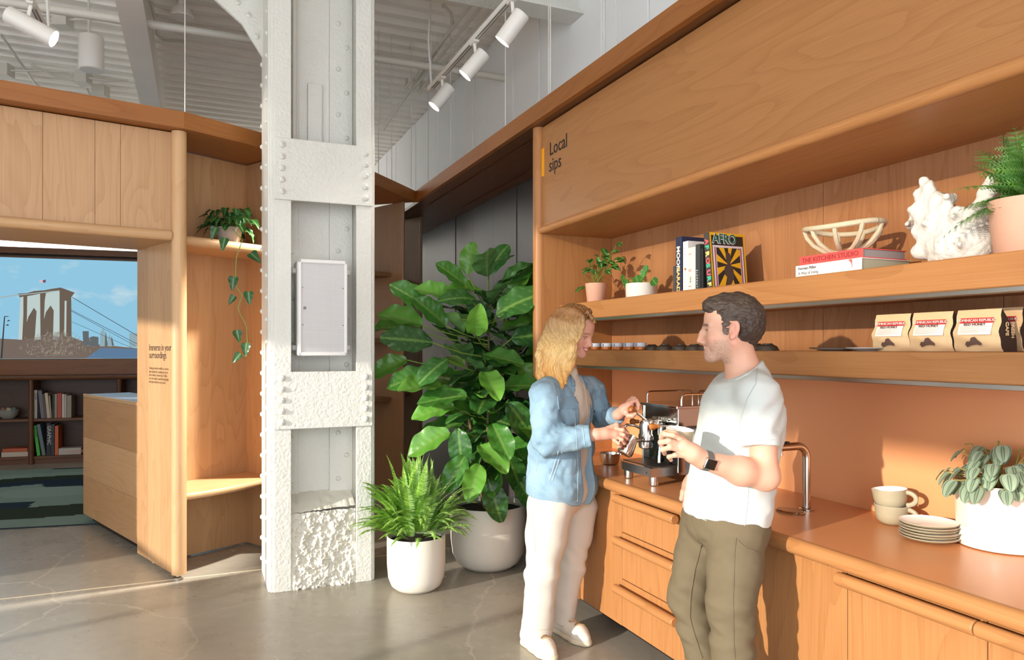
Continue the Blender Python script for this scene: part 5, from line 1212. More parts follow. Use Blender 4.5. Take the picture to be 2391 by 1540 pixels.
MB().lathe([(.12, 0), (.132, .003), (.137, .012), (.137, .062), (.134, .065), (.129, .062), (.128, .015), (.001, .012)], 44, c).build('dish', M_dish, t)
pot_part(t, [(.105, .014), (.108, .05), (.131, .062), (.134, .07), (.136, .205), (.134, .21), (.128, .208), (.126, .19)], c, M_cream); MB().lathe([(.127, .185), (.004, .2)], 20, c, cap0=False).build('moss', M_moss, t)
ov = lambda q: .40*math.sqrt(max(0, 1-(2*q-1)**2))**.9*(1.25-.5*q)+.002
def stripe_leaf(seed):
    vs = []; cs = []; fs = []; nu, nv = 15, 14; c1, c2 = lin((150, 168, 140)), lin((46, 66, 54))
    for j in range(nv):
        q = j/(nv-1)
        for i in range(nu):
            s_ = -1+2*i/(nu-1); w_ = ov(q); k = abs((abs(s_)*3.) % 1-.5)*2; dark = max(0, 1-(1-k)*0) if False else (1 if k < .42 else 0)
            cs.append([c1[n]*(1-.8*dark)+c2[n]*.8*dark for n in range(3)]); vs.append((s_*w_, q, -.25*q*q+.15*abs(s_)**2*w_+.012*math.cos(s_*18)))
    fs = [(j*nu+i, j*nu+i+1, (j+1)*nu+i+1, (j+1)*nu+i) for j in range(nv-1) for i in range(nu-1)]
    mb = MB(); mb.v = vs; mb.f = fs; mb.mi = [0]*len(fs); mb.cols = cs; me = mb.mesh('striped_leaf', smooth=80); me.materials.append(LM); return me
pep = stripe_leaf(1); rw = random.Random(77)
for i in range(86):
    a = rw.uniform(0, 2*PI); e = math.asin(rw.uniform(-.08, 1)); rad = rw.uniform(.10, .165)*(1.1-.25*math.sin(e))
    d = Vector((math.cos(a)*math.cos(e), math.sin(a)*math.cos(e), math.sin(e)*.95)); p = c+Vector((0, 0, .22))+d*rad
    if p.y > 2.47: continue
    MB().tube([c+Vector((d.x*.05, d.y*.05, .195)), (c+Vector((0, 0, .2))+p)/2+Vector((0, 0, .01)), p], .0026, 5).build('petiole', mat('pinkish_stem', (170, 150, 84), .5), t)
    put_leaf(pep, t, p, (d.x*.6, d.y*.6, -.55+.35*math.sin(e)), (d.x*.8, d.y*.8-.25, .75), rw.uniform(.045, .066))
for (dx, dz, bx) in ((-.09, .33, -.05), (.0, .35, .01), (.07, .33, .1), (-.03, .3, -.1)): MB().tube([c+Vector((dx*.4, 0, .2)), c+Vector((dx*.8, -.02, .27)), c+Vector((dx, -.02, dz)), c+Vector((dx+bx*.5, -.02, dz-.005))], .002, 5).build('flower_spike', M_gstem, t)
# ---- books in the far bookcase (frame V)
GB = 'books in the bookcase under the screen'
k_ = 340/1247
def fbook(label, x0, x1, yt, col, z0, tilt=0., h=None, txt=None, tc=(220, 216, 206), ts=.04):
    t, cv, a, b, zt_ = upright(label, x0*k_, x1*k_, 840+yt*k_, -.33, .2, col, tilt, z0, V, None, h, GB)
    if txt: text_part(txt, ts, cmat(tc), cv, (a+(b-a)*.25, -.3318, zt_-.03), (0, 0, -1), (1, 0, 0))
    return t
zU, zL = .586, .101
fbook('white book with black middle band, leftmost on the upper bookcase shelf', 291, 317, 258, (196, 190, 178), zU, txt='Toni', tc=(40, 36, 34), ts=.05)
fbook('leaning grey violet book on the upper bookcase shelf', 352, 384, 262, (112, 104, 116), zU, -.10)
fbook('leaning brown book on the upper bookcase shelf', 386, 402, 290, (96, 76, 58), zU, -.10)
fbook('leaning cream book on the upper bookcase shelf', 404, 430, 282, (206, 186, 158), zU, -.09)
fbook('short tan book leaning beside the cream book on the upper bookcase shelf', 432, 444, 305, (176, 150, 122), zU, -.07)
fbook('black book on the upper bookcase shelf', 448, 464, 290, (40, 36, 34), zU)
fbook('olive book left of the red book on the upper bookcase shelf', 467, 487, 290, (150, 142, 112), zU)
fbook('red book on the upper bookcase shelf', 490, 528, 284, (186, 66, 46), zU)
fbook('white slim book right of the red book on the upper bookcase shelf', 532, 548, 291, (214, 208, 196), zU)
fbook('pale slim book, second after the red book, on the upper bookcase shelf', 551, 568, 294, (190, 182, 168), zU)
fbook('thick taupe book at the right of the upper bookcase shelf', 571, 611, 304, (150, 138, 118), zU)
fbook('bright green leaning book on the lower bookcase shelf', 318, 345, 560, (74, 176, 66), zL, -.12, txt='ICONS', tc=(30, 60, 30))
fbook('leaning slate book beside the green one on the lower bookcase shelf', 362, 392, 548, (104, 112, 116), zL, -.16)
fbook('tall black book reading GRAPHIC on the lower bookcase shelf', 398, 434, 542, (30, 28, 28), zL, txt='GRAPHIC', ts=.06)
fbook('plain black book left of the orange one on the lower bookcase shelf', 437, 466, 550, (44, 42, 44), zL)
fbook('orange upright book on the lower bookcase shelf', 470, 499, 564, (206, 92, 40), zL)
def flat_v(label, x0, x1, z0, h, col, txt=None):
    t, cv, a, b = flat_book(label, x0*k_, x1*k_, -.33, .2, z0, h, col, V, 'books lying in the bookcase')
    if txt: text_part(txt, .05, cmat((220, 120, 100)), cv, (a+.1, -.3318, z0+.025), (1, 0, 0), (0, 0, 1))
flat_v('grey white book lying right of the orange book in the bookcase', 502, 694, zL, .085, (186, 180, 168), 'LI-JOURS')
flat_v('white book lying on the left lower bookcase shelf', 12, 240, zL, .06, (196, 178, 156)); flat_v('orange book lying on top of the white book, left lower bookcase shelf', 20, 234, zL+.061, .045, (186, 84, 44))
c = V.px(20, 955, y=-.2); c = Vector((c.x, -.2, zU)); t = thing('bowl', 'grey stoneware bowl of small pebbles on the left upper bookcase shelf', 'bowl', tuple(c), V)
MB().lathe([(.06, 0), (.075, .01), (.105, .05), (.118, .11), (.112, .112), (.09, .06), (.001, .03)], 26, c).build('body', mat('grey_stoneware', (150, 146, 136), .7), t)
for i, (dx, dy, cc) in enumerate(((-.05, -.02, (150, 110, 96)), (.02, -.05, (196, 180, 150)), (.05, .02, (120, 140, 130)), (-.02, .03, (160, 120, 110)), (.0, .0, (180, 150, 130)))): MB().ball((c.x+dx, c.y+dy, zU+.11), .034, 12, 8).build('pebble', cmat(cc), t)
# ================================================================== espresso machine and what stands by it (frame R)
mx0, mx1, my0, myc, my1 = -3.225, -2.905, 1.965, 2.135, 2.44
zm0, zm1, zm2 = ZK+.047, ZK+.088, 1.225
es = thing('espresso_machine', 'polished steel espresso machine with wooden knobs on the worktop', 'espresso machine', ((mx0+mx1)/2, 2.2, ZK), R)
M_pol = mat('polished_steel', (232, 228, 220), .16, metal=1.); M_dkst = mat('dark_steel_front', (62, 58, 56), .22, metal=.7); M_knob = wood('turned_knob', (196, 122, 62), (150, 84, 40), 'x', .3)
for x, y in ((mx0+.05, my0+.045), (mx1-.045, my0+.045), (mx0+.05, my1-.05), (mx1-.045, my1-.05)): MB().lathe([(.021, 0), (.023, .003), (.023, zm0-ZK), ], 18, (x, y, ZK), cap1=True).build('foot', M_pol, es)
tray = MB().prism([(mx0, my0+.03), (mx0+.06, my0), (mx1-.0, my0), (mx1, my1), (mx0, my1)], zm0, zm1).build('drip_tray', mat('satin_tray', (226, 222, 214), .24, metal=1.), es, smooth=0)
MB().box((mx0+.02, my0+.03, zm1), (mx1-.02, myc-.005, zm1+.003), .001).build('tray_grid', mat('tray_top', (150, 138, 124), .3, metal=1., bump=.3, bscale=200), tray)
ch = MB().box((mx0+.02, myc, zm1), (mx1-.004, my1, zm2-.02), .003).build('chassis', M_dkst, es)
MB().box((mx1-.006, myc-.02, zm1-.03), (mx1+.004, my1, zm2-.012), .002).build('side_panel', M_pol, es); MB().box((mx0+.012, myc-.02, zm1-.01), (mx0+.022, my1, zm2-.012), .002).build('side_panel', M_pol, es)
MB().box((mx0+.022, myc-.012, zm2-.09), (mx1-.008, myc+.002, zm2-.02), .002).build('front_fascia', M_pol, es)
tp = MB().box((mx0+.005, myc-.03, zm2-.02), (mx1+.008, my1+.01, zm2-.004), .003).build('cup_tray', M_pol, es)
def rail(pts): MB().tube(pts, .0042, 8).build('cup_rail', M_pol, es)
zr0, zr1 = zm2-.006, zm2+.05
def loop(a, b):
    a, b = Vector(a), Vector(b); d = (b-a).normalized()*.02; rail([(a.x, a.y, zr0), (a.x, a.y, zr1-.02), (a.x+d.x*.3, a.y+d.y*.3, zr1-.006), (a.x+d.x, a.y+d.y, zr1), (b.x-d.x, b.y-d.y, zr1), (b.x-d.x*.3, b.y-d.y*.3, zr1-.006), (b.x, b.y, zr1-.02), (b.x, b.y, zr0)])
loop((mx0+.03, myc+.0, 0), (mx0+.03, my1-.02, 0)); loop((mx0+.07, my1-.01, 0), (mx1-.02, my1-.01, 0)); loop((mx1-.01, myc+.01, 0), (mx1-.01, my1-.03, 0))
gx = (mx0+mx1)/2-.015
MB().tube([(gx, myc, 1.12), (gx, myc-.05, 1.115), (gx, myc-.075, 1.09)], [.034, .034, .03], 18).build('group_neck', M_pol, es)
MB().lathe([(.030, .12), (.036, .1), (.036, .06), (.041, .05), (.041, .028), (.036, .024)], 24, (gx, myc-.08, 1.015), cap0=True).build('group_head', M_pol, es)
pf = MB().lathe([(.024, -.006), (.036, 0), (.038, .012), (.038, .03)], 24, (gx-.005, myc-.08, 1.003)).build('portafilter', M_pol, es)
def knobbed(a, b, ln=.055):
    a, b = Vector(a), Vector(b); d = (b-a).normalized(); MB().tube([a, b], .006, 10).build('lever', M_pol, es)
    MB().tube([b-d*.004, b, b+d*.012, b+d*ln*.5, b+d*ln*.85, b+d*ln], [.007, .0105, .010, .0165, .0165, .006], 14).build('knob', M_knob, es)
lev = R.px(1484, 962, y=1.985)
knobbed((gx-.01, myc-.07, 1.135), tuple(lev), .05)
MB().tube([(gx-.03, myc-.02, 1.145), (gx+.1, myc-.02, 1.145)], .011, 12).build('manifold', M_pol, es)
for i in range(5): MB().tube([(gx+.03+.02*i, myc-.034, 1.15), (gx+.03+.02*i, myc-.02, 1.15)], .008, 10).build('bolt', M_pol, es)
sk = R.px(1548, 968, y=2.03)
knobbed((gx+.125, myc-.0, 1.12), (gx+.10, myc-.075, 1.118), .05); knobbed((gx-.10, myc, 1.12), (gx-.12, myc-.05, 1.12), .045)
MB().lathe([(.025, 0), (.027, .004), (.027, .03), (.02, .034)], 18, (gx+.125, myc-.045, 1.065)).build('valve', M_pol, es); MB().lathe([(.02, 0), (.02, .06)], 16, (gx+.055, myc-.03, 1.07), cap1=True).build('pressure_valve', M_pol, es)
MB().tube([(gx+.125, myc-.05, 1.07), (gx+.125, myc-.075, 1.05), (gx+.122, myc-.085, 1.02), (gx+.12, myc-.088, .965), (gx+.12, myc-.088, .945)], [.006, .006, .006, .009, .009], 10).build('water_wand', M_pol, es)
MB().tube([(gx-.105, myc-.03, 1.08), (gx-.12, myc-.07, 1.10), (gx-.135, myc-.11, 1.105), (gx-.15, myc-.14, 1.07), (gx-.148, myc-.145, 1.0), (gx-.145, myc-.14, .95)], .0075, 10).build('steam_wand', M_pol, es)
MB().box((gx-.02, myc-.004, .99), (gx+.06, myc+.001, 1.03), .001).build('display', mat('display_dark', (18, 22, 40), .15, emit=(60, 90, 180), es=.12), es)
text_part('93 115', .011, mat('display_text', (120, 150, 230), .4, emit=(120, 150, 230), es=.8), es, (gx, myc-.0045, 1.005), (1, 0, 0), (0, 0, 1))
text_part('e', .02, M_dkst, es, (mx1-.045, my0-.0005, zm0+.012), (1, 0, 0), (0, 0, 1))
# dark canister right of the machine
c = (-2.80, 2.15, ZK); t = thing('canister', 'dark grey canister with small white lettering right of the espresso machine', 'canister', c, R)
MB().lathe([(.05, 0), (.054, .003), (.054, .26), (.052, .264)], 28, c, cap1=True).build('body', mat('charcoal_can', (66, 62, 62), .4), t); MB().lathe([(.056, .262), (.056, .285), (.05, .29)], 28, c, cap1=True).build('lid', mat('charcoal_lid', (50, 46, 46), .4), t)
text_part('n', .03, mat('can_print', (220, 216, 210), .5), t, (c[0]+.045, c[1]-.037, ZK+.17), (.6, .8, 0), (0, 0, 1))
# steel knock bowl left of the machine, behind the woman
p = R.px(1424, 1082, z=ZK); c = (p.x, p.y, ZK); t = thing('steel_bowl', 'small steel bowl on the worktop between the woman and the machine', 'bowl', c, R)
MB().lathe([(.03, 0), (.05, .004), (.058, .03), (.06, .06), (.062, .062)], 28, c).build('body', M_pol, t); MB().lathe([(.062, .062), (.057, .06), (.05, .012), (.001, .01)], 28, c, cap0=False).build('inside', M_brushed, t)
# ================================================================== people
from mathutils.bvhtree import BVHTree
def A(v): return np.array(v, float)
def wp(u, v, Y): return A(wpt(u, v, Y))
def basis(f, up=(0, 0, 1), o=(0, 0, 0)):
    f = A(f)/np.linalg.norm(f); l = np.cross(A(up), f); l /= np.linalg.norm(l); u = np.cross(f, l); M = np.eye(4); M[:3, 0] = f; M[:3, 1] = l; M[:3, 2] = u; M[:3, 3] = o; return M
def head_solid(fem=False):
    s = Solid(); j = .9 if fem else 1.
    s.el((-.012, 0, .040), (.096, .075, .088), .02).el((.036, 0, .045), (.056, .062, .055), .03)
    s.el((.042, 0, -.02), (.051, .056, .062), .03)
    for g in (-1, 1):
        s.rc((-.004, g*.048*j, -.04), (.062, g*.017*j, -.090), .027*j, .019*j, .028); s.el((.058, g*.040, -.024), (.024, .021, .018), .02)
        s.rc((.086, g*.010, .017), (.070, g*.046, .019), .0085 if fem else .0105, .008, .014)
    s.el((.076, 0, -.093), (.019, .021*j, .017), .02)
    s.el((.074, 0, -.058), (.022, .030, .024), .02)
    for g in (-1, 1): s.el((.096, g*.033, -.002), (.013, .015, .010), .014, -1)
    for g in (-1, 1):
        s.el((.0735, g*.0325, .000), (.0115, .0150, .0110), .005); s.rc((.083, g*.020, .0055), (.075, g*.045, .0035), .0036, .003, .006)
    if fem: s.rc((.090, 0, .004), (.107, 0, -.032), .0075, .0095, .014).el((.100, .0085, -.037), (.008, .007, .0065), .008).el((.100, -.0085, -.037), (.008, .007, .0065), .008)
    else: s.rc((.091, 0, .008), (.1005, 0, -.008), .0085, .0095, .014).rc((.1015, 0, -.006), (.1125, 0, -.035), .0095, .0100, .012).el((.1, .0105, -.040), (.0095, .0075, .007), .008).el((.1, -.0105, -.040), (.0095, .0075, .007), .008)
    # smiling mouth: lips around a slit, corners pulled back
    for g in (-1, 1):
        s.rc((.0945, 0, -.0535), (.077, g*.027, -.050), .0048, .003, .006).rc((.0905, 0, -.0725), (.076, g*.026, -.053), .0058, .003, .006)
        s.el((.060, g*.042, -.047), (.016, .012, .016), .018)
    for g in (-1, 1): s.rc((.0985, 0, -.0628), (.080, g*.027, -.0515), .0058, .0036, .003, -1)
    for g in (-1, 1):   # ears
        a = math.radians(14); M = A([[math.cos(a), 0, -math.sin(a)], [0, 1, 0], [math.sin(a), 0, math.cos(a)]])
        Rz = math.radians(-22*g); M = A([[math.cos(Rz), -math.sin(Rz), 0], [math.sin(Rz), math.cos(Rz), 0], [0, 0, 1]])@M
        s.el((-.010, g*.079, .004), (.019, .0065, .031), .006, 1, M); s.el((-.004, g*.0865, .006), (.0095, .0055, .017), .004, -1, M); s.el((.004, g*.083, -.008), (.0055, .008, .008), .004, -1)
        s.rc((-.016, g*.083, .026), (.004, g*.081, .030), .0042, .004, .004).rc((-.016, g*.083, .026), (-.021, g*.084, .0), .0042, .004, .004).el((-.002, g*.079, -.024), (.009, .006, .009), .006)
    return s
def hand_solid(palm, fingers, thumb, wrist, rp=(.034, .018), kf=.008):
    """palm: two ends; fingers: chains of world points"""
    s = Solid(); s.rc(wrist, palm[0], .026, .028, .02); s.rc(palm[0], palm[1], rp[0]*.85, rp[0]*.78, .018)
    for i, f in enumerate(fingers):
        r = (.0088, .0092, .0088, .0075)[i % 4]; s.chain(f, [r*1.12]+[r]*(len(f)-2)+[r*.82], .005)
    s.chain(thumb, [.0135, .0115, .0105, .008][:len(thumb)], .008); return s
def bvh(o):
    me = o.data; M = Matrix.LocRotScale(o.parent.location if o.parent else (0, 0, 0), o.parent.rotation_euler if o.parent else None, None)@Matrix.Translation(o.location)
    return BVHTree.FromPolygons([M@v.co for v in me.vertices], [tuple(p.vertices) for p in me.polygons])
def hit(t, u, v):
    e = Vector((0, 0, H)); d = (wpt(u, v, 1.)-e).normalized(); h = t.ray_cast(e, d); return (h[0], h[1]) if h[0] is not None else (None, None)
def on_surface(t, pts, lift=.0015, n=8):
    """a polyline over a surface, resampled"""
    out = []
    for i in range(len(pts)-1):
        for k in range(n if i < len(pts)-2 else n+1):
            u = pts[i][0]+(pts[i+1][0]-pts[i][0])*k/n; v = pts[i][1]+(pts[i+1][1]-pts[i][1])*k/n; h, nr = hit(t, u, v)
            if h is not None: out.append(h+nr*lift)
    return out
def seam(name, t, pts, r, m, parent, lift=.0008, n=8):
    p = on_surface(t, pts, lift, n)
    if len(p) > 2: MB().tube(p, r, 6).build(name, m, parent)
def patch(name, t, quad, m, parent, lift=.004, nu=9, nv=7):
    """a piece of cloth lying on a surface; quad = four pixel corners in order"""
    q = [Vector(c) for c in quad]; mb = MB(); g = []
    for j in range(nv):
        for i in range(nu):
            a, b = i/(nu-1), j/(nv-1); p = (q[0]*(1-a)+q[1]*a)*(1-b)+(q[3]*(1-a)+q[2]*a)*b; h, nr = hit(t, p.x, p.y)
            if h is None: return None
            g.append((h+nr*lift, h-nr*.004))
    vs = [a for a, b in g]+[b for a, b in g]; N_ = nu*nv
    fs = [(j*nu+i, j*nu+i+1, (j+1)*nu+i+1, (j+1)*nu+i) for j in range(nv-1) for i in range(nu-1)]
    rim = list(range(nu))+[j*nu+nu-1 for j in range(1, nv)]+[(nv-1)*nu+i for i in range(nu-2, -1, -1)]+[j*nu for j in range(nv-2, 0, -1)]
    fs += [(rim[k], rim[(k+1) % len(rim)], N_+rim[(k+1) % len(rim)], N_+rim[k]) for k in range(len(rim))]
    return mb.add(vs, fs).build(name, m, parent, smooth=50)
def skin_tint(base, Mh, fem):
    Mi = np.linalg.inv(Mh); b = A(lin(base))
    def f(P, Nn):
        c = np.tile(b, (len(P), 1)); q = P@Mi[:3, :3].T+Mi[:3, 3]; x, y, z = q.T; ay = np.abs(y)
        hd = (np.abs(x) < .13) & (ay < .1) & (z > -.13) & (z < .15)
        def mixin(m, col, k):
            col = A(lin(col)); kk = (m*k)[:, None]; c[:] = c*(1-kk)+col*kk
        g = lambda d, w: np.exp(-(d/w)**2)
        mixin(hd*g(np.sqrt((x-.062)**2+(ay-.042)**2+(z+.03)**2), .02), (222, 128, 110), .38)
        mixin(hd*g(np.sqrt((x-.108)**2+y**2+(z+.036)**2), .014), (224, 140, 122), .3)
        mixin(hd*(ay > .07)*(np.abs(x+.008) < .03)*1., (226, 142, 124), .4)
        lp = hd*(x > .074)*(ay < .031)*np.maximum(g(z+.054-.0035*(ay/.027)**2, .0038), g(z+.0705-.018*(ay/.027)**2, .0055))
        mixin(lp, (196, 84, 84) if fem else (206, 122, 112), .8)
        zb_ = z-(.0205+.002*np.sin(ay*70)) 
        mixin(hd*(x > .062)*(ay > .011)*(ay < .050)*g(zb_, .0034 if fem else .0046), (120, 88, 60) if fem else (62, 46, 38), .75 if fem else .9)
        mixin(hd*(x > .066)*(ay > .018)*(ay < .047)*g(z-.0048+40*(ay-.031)**2*.1, .0022), (70, 50, 42), .7)
        if not fem:
            st = hd*(z < -.032)*(z > -.118)*np.clip((.02-z-.04-.25*np.clip(x-.04, 0, 1))*40, 0, 1)*np.clip((x+.01)*40, 0, 1)*(1-g(z+.06, .012)*(x > .075)); n = .5+.5*vnoise(P, 420); mixin(np.clip(st, 0, 1), (148, 132, 118), .34+.0*n); mixin(np.clip(st, 0, 1)*(n > .72), (96, 84, 78), .45)
        return c
    return f
M_skin = vcol('skin', .45, .4, sss=.12, bump=.12, bscale=420, bdist=.002)
def eyes(parent, Mh, fem):
    for g in (1, -1):
        o = Mh@np.array([.0722, g*.0325, -.0005, 1.]); c = Vector(o[:3]); f = Vector(Mh[:3, 0])+Vector(Mh[:3, 1])*g*.08-Vector(Mh[:3, 2])*(.35 if fem else .05); f.normalize()
        mb = MB(); mb.tint = (.82, .80, .77); mb.ball(c, .0122, 14, 10); i = MB(); e = MB().ball(c, .0122, 14, 10).build('eye', mat('eye_white', (232, 226, 220), .2), parent)
        MB().ball(c+f*.0078, .0058, 12, 8).build('iris', mat('iris_brown', (64, 44, 32), .15), e)

# ------------------------------------------------------------------ the man
YM = 2.62
man = thing('person', 'man in pale grey t-shirt and olive trousers leaning on the worktop, holding a mug', 'person', (float(wp(1700, 1190, YM)[0])-.05, 2.45, 0))
Mh = basis((-.958, .287, -.01), o=wp(1708, 772, YM))
hs = head_solid().xf(Mh)
Y1 = 2.44
S1, E1, W1 = wp(1770, 915, 2.47), wp(1787, 1112, 2.43), wp(1640, 1072, 2.36)
S2, E2, W2_ = wp(1700, 905, 2.80), wp(1690, 1060, 2.92), wp(1618, 1122, 2.80)
body = Solid().join(hs)
hb_ = (Mh@A([-.022, 0, -.075, 1]))[:3]; nb_ = wp(1740, 880, YM)
body.rc(hb_, nb_, .056, .059, .03)
body.rc(nb_, wp(1735, 960, YM), .058, .10, .04).rc(wp(1735, 960, YM), wp(1700, 1190, YM), .10, .10, .05)
body.rc(nb_+A([0, 0, -.07]), S1, .04, .042, .03).rc(nb_+A([0, 0, -.07]), S2, .04, .042, .03)
body.chain([S1, (S1+E1)/2, E1], [.044, .048, .043], .03).chain([E1, E1*.6+W1*.4+A([0, 0, -.004]), W1], [.043, .044, .029], .03)
body.chain([S2, E2, W2_], [.05, .042, .028], .03)
K0 = lambda u, v, Y=2.34: wp(u, v, Y)
h1 = hand_solid((K0(1618, 1058, 2.35), K0(1596, 1042, 2.35)), [
    [K0(1594, 1028, 2.36), K0(1572, 1016, 2.35), K0(1552, 1013, 2.37), K0(1546, 1022, 2.40)],
    [K0(1590, 1038, 2.345), K0(1562, 1029, 2.33), K0(1543, 1032, 2.35), K0(1545, 1043, 2.38)],
    [K0(1592, 1050, 2.34), K0(1564, 1044, 2.33), K0(1548, 1049, 2.35), K0(1552, 1059, 2.38)],
    [K0(1600, 1064, 2.34), K0(1576, 1062, 2.33), K0(1562, 1066, 2.35), K0(1567, 1074, 2.37)]],
    [K0(1612, 1044, 2.36), K0(1592, 1026, 2.37), K0(1574, 1012, 2.375), K0(1556, 1008, 2.385)], W1)
h2 = hand_solid((wp(1612, 1135, 2.79), wp(1606, 1152, 2.79)), [[wp(1602, 1160, 2.78), wp(1599, 1176, 2.77), wp(1598, 1190, 2.77)], [wp(1606, 1164, 2.76), wp(1604, 1182, 2.75), wp(1603, 1196, 2.75)], [wp(1612, 1166, 2.74), wp(1611, 1184, 2.73), wp(1610, 1198, 2.73)], [wp(1617, 1164, 2.72), wp(1617, 1180, 2.71), wp(1617, 1192, 2.71)]],
    [wp(1604, 1132, 2.78), wp(1596, 1148, 2.76), wp(1592, 1164, 2.75)], W2_)
body.join(h1).join(h2)
HP1, KN1, AN1 = wp(1724, 1235, 2.53), wp(1706, 1405, 2.42), wp(1722, 1790, 2.40)
HP2, KN2, AN2 = wp(1652, 1220, 2.72), wp(1612, 1392, 2.60), wp(1705, 1770, 2.50)
body.chain([HP1, KN1, AN1], [.08, .055, .035], .03).chain([HP2, KN2, AN2], [.08, .055, .035], .03)
mb_o = solid_part('body', body, .0029, M_skin, man, color=skin_tint((214, 164, 138), Mh, False), smooth_it=1)
eyes(man, Mh, False)
def headpart(pts, r, k=.004):
    s = Solid(); s.chain([A(p) for p in pts], [r]*len(pts), k); return s
solid_part('teeth', headpart([(.077, -.024, -.052), (.0875, -.012, -.0575), (.0905, 0, -.0600), (.0875, .012, -.0575), (.077, .024, -.052)], .0058).xf(Mh), .0018, mat('teeth', (240, 234, 224), .3), man)
# short dark hair: cap over the cranium, cut back from face, ear and nape
hr = Solid(); hr.el((-.016, 0, .044), (.101, .081, .094), .02).el((.030, 0, .088), (.062, .058, .040), .03).rc((-.075, 0, .0), (-.066, 0, -.045), .03, .02, .03).el((-.03, 0, .0), (.068, .079, .05), .02)
hr.rc((.075, -.035, .093), (.075, .035, .093), .020, .020, .02)
hr.el((.110, 0, -.01), (.078, .12, .081), .010, -1); hr.el((.05, 0, -.11), (.115, .13, .088), .012, -1)
hr.el((-.008, .09, -.005), (.026, .03, .036), .008, -1).el((-.008, -.09, -.005), (.026, .03, .036), .008, -1); hr.el((-.03, 0, -.105), (.12, .1, .055), .01, -1)
hr.rc((.026, .067, .02), (.022, .069, -.010), .007, .003, .006).rc((.026, -.067, .02), (.022, -.069, -.010), .007, .003, .006)
hr.xf(Mh); Mi_h = np.linalg.inv(Mh)
def hair_d(P):
    q = P@Mi_h[:3, :3].T+Mi_h[:3, 3]; return .0028*vnoise(q, (60, 150, 170))+.0022*vnoise(q, (130, 260, 240))+.004*vnoise(q, (38, 40, 50))*np.clip(q[..., 2]*14, 0, 1)
def hair_c(P, Nn):
    q = P@Mi_h[:3, :3].T+Mi_h[:3, 3]; a, b = A(lin((50, 40, 34))), A(lin((98, 82, 70))); k = .5+.5*vnoise(q, (70, 240, 300)); k2 = np.clip((.045-q[:, 2])*16, 0, 1)*np.clip((q[:, 0]+.03)*20, 0, 1)
    c = a*(1-.5*k[:, None])+b*.5*k[:, None]; g = A(lin((132, 112, 98))); return c*(1-.8*k2[:, None])+g*.8*k2[:, None]
solid_part('hair', hr, .0028, vcol('hair', .5, .35, bump=.3, bscale=500), man, disp=hair_d, color=hair_c, smooth_it=0)
# t-shirt
ft = A([-.97, -.22, 0]); Mt = basis(ft)[:3, :3]
sh = Solid(); sh.el(wp(1731, 975, YM), (.132, .195, .175), .05, 1, Mt).el(wp(1712, 1085, YM), (.138, .185, .19), .06, 1, Mt).el(wp(1697, 1185, YM), (.143, .188, .16), .06, 1, Mt)
sh.rc(wp(1737, 902, YM), wp(1737, 905, YM), .085, .09, .05); sh.rc(wp(1740, 905, 2.66), S1, .07, .066, .05).rc(wp(1735, 905, 2.66), S2, .07, .062, .05)
sh.cc(S1+A([0, 0, .02]), wp(1774, 1040, 2.445), .062, .0645, .03, 1, .006); sh.cc(S2, S2*.4+E2*.6, .062, .06, .03, 1, .006)
nk = (hb_+nb_)/2
sh.cc(wp(1738, 910, YM), wp(1733, 835, YM), .088, .064, .03, 1, .004); sh.rc(hb_, nb_*.7+hb_*.3, .0605, .0625, .004, -1); sh.plane(wp(1735, 863, YM), A([-.461, 0, .887]), .005)
hem_c = wp(1697, 1222, YM); sh.plane(hem_c, A([-.22, 0, -.97]), .006)
def sh_d(P):
    x, y, z = P[..., 0], P[..., 1], P[..., 2]
    f = .0055*vnoise(P, (9, 9, 22))*np.clip((1.25-z)*3, .25, 1)+.0035*vnoise(P, (26, 20, 40))
    f = f*np.clip((P-hem_c)@A([.22, 0, .97])/.05-.05, 0, 1)
    q = P-S1; d = q@A([.25, .1, -.96]); f = f*np.clip(np.abs(d-.262)/.03, 0, 1); return f+.0035*np.sin((q[..., 0]*55+d*75))*np.exp(-((d-.07)/.07)**2)*(np.abs(q[..., 1]) < .12)*np.clip((x-S1[0]+.07)*20, 0, 1)
M_tee = mat('pale_tee', (198, 202, 197), .85, spec=.2, bump=.12, bscale=500, bdist=.002)
tee = solid_part('t_shirt', sh, .0038, M_tee, man, disp=sh_d, smooth_it=2); tb = bvh(tee)
M_seam = mat('tee_seam', (178, 182, 176), .9)
seam('sleeve_seam', tb, [(1768, 860), (1765, 895), (1745, 930), (1728, 985), (1722, 1030)], .0013, M_seam, tee)
seam('collar_seam', tb, [(1700, 889), (1720, 886), (1745, 874), (1766, 858)], .003, M_tee, tee)
seam('hem_seam', tb, [(1615, 1200), (1680, 1228), (1740, 1243), (1782, 1247)], .0012, M_seam, tee)
seam('sleeve_hem', tb, [(1735, 1028), (1770, 1028), (1808, 1026)], .0012, M_seam, tee); seam('side_seam', tb, [(1748, 1140), (1745, 1180), (1738, 1235)], .0012, M_seam, tee)
patch('hem_tag', tb, [(1700, 1208), (1714, 1211), (1713, 1220), (1699, 1217)], mat('tag_white', (236, 236, 226), .7), tee, .0015, 4, 3)
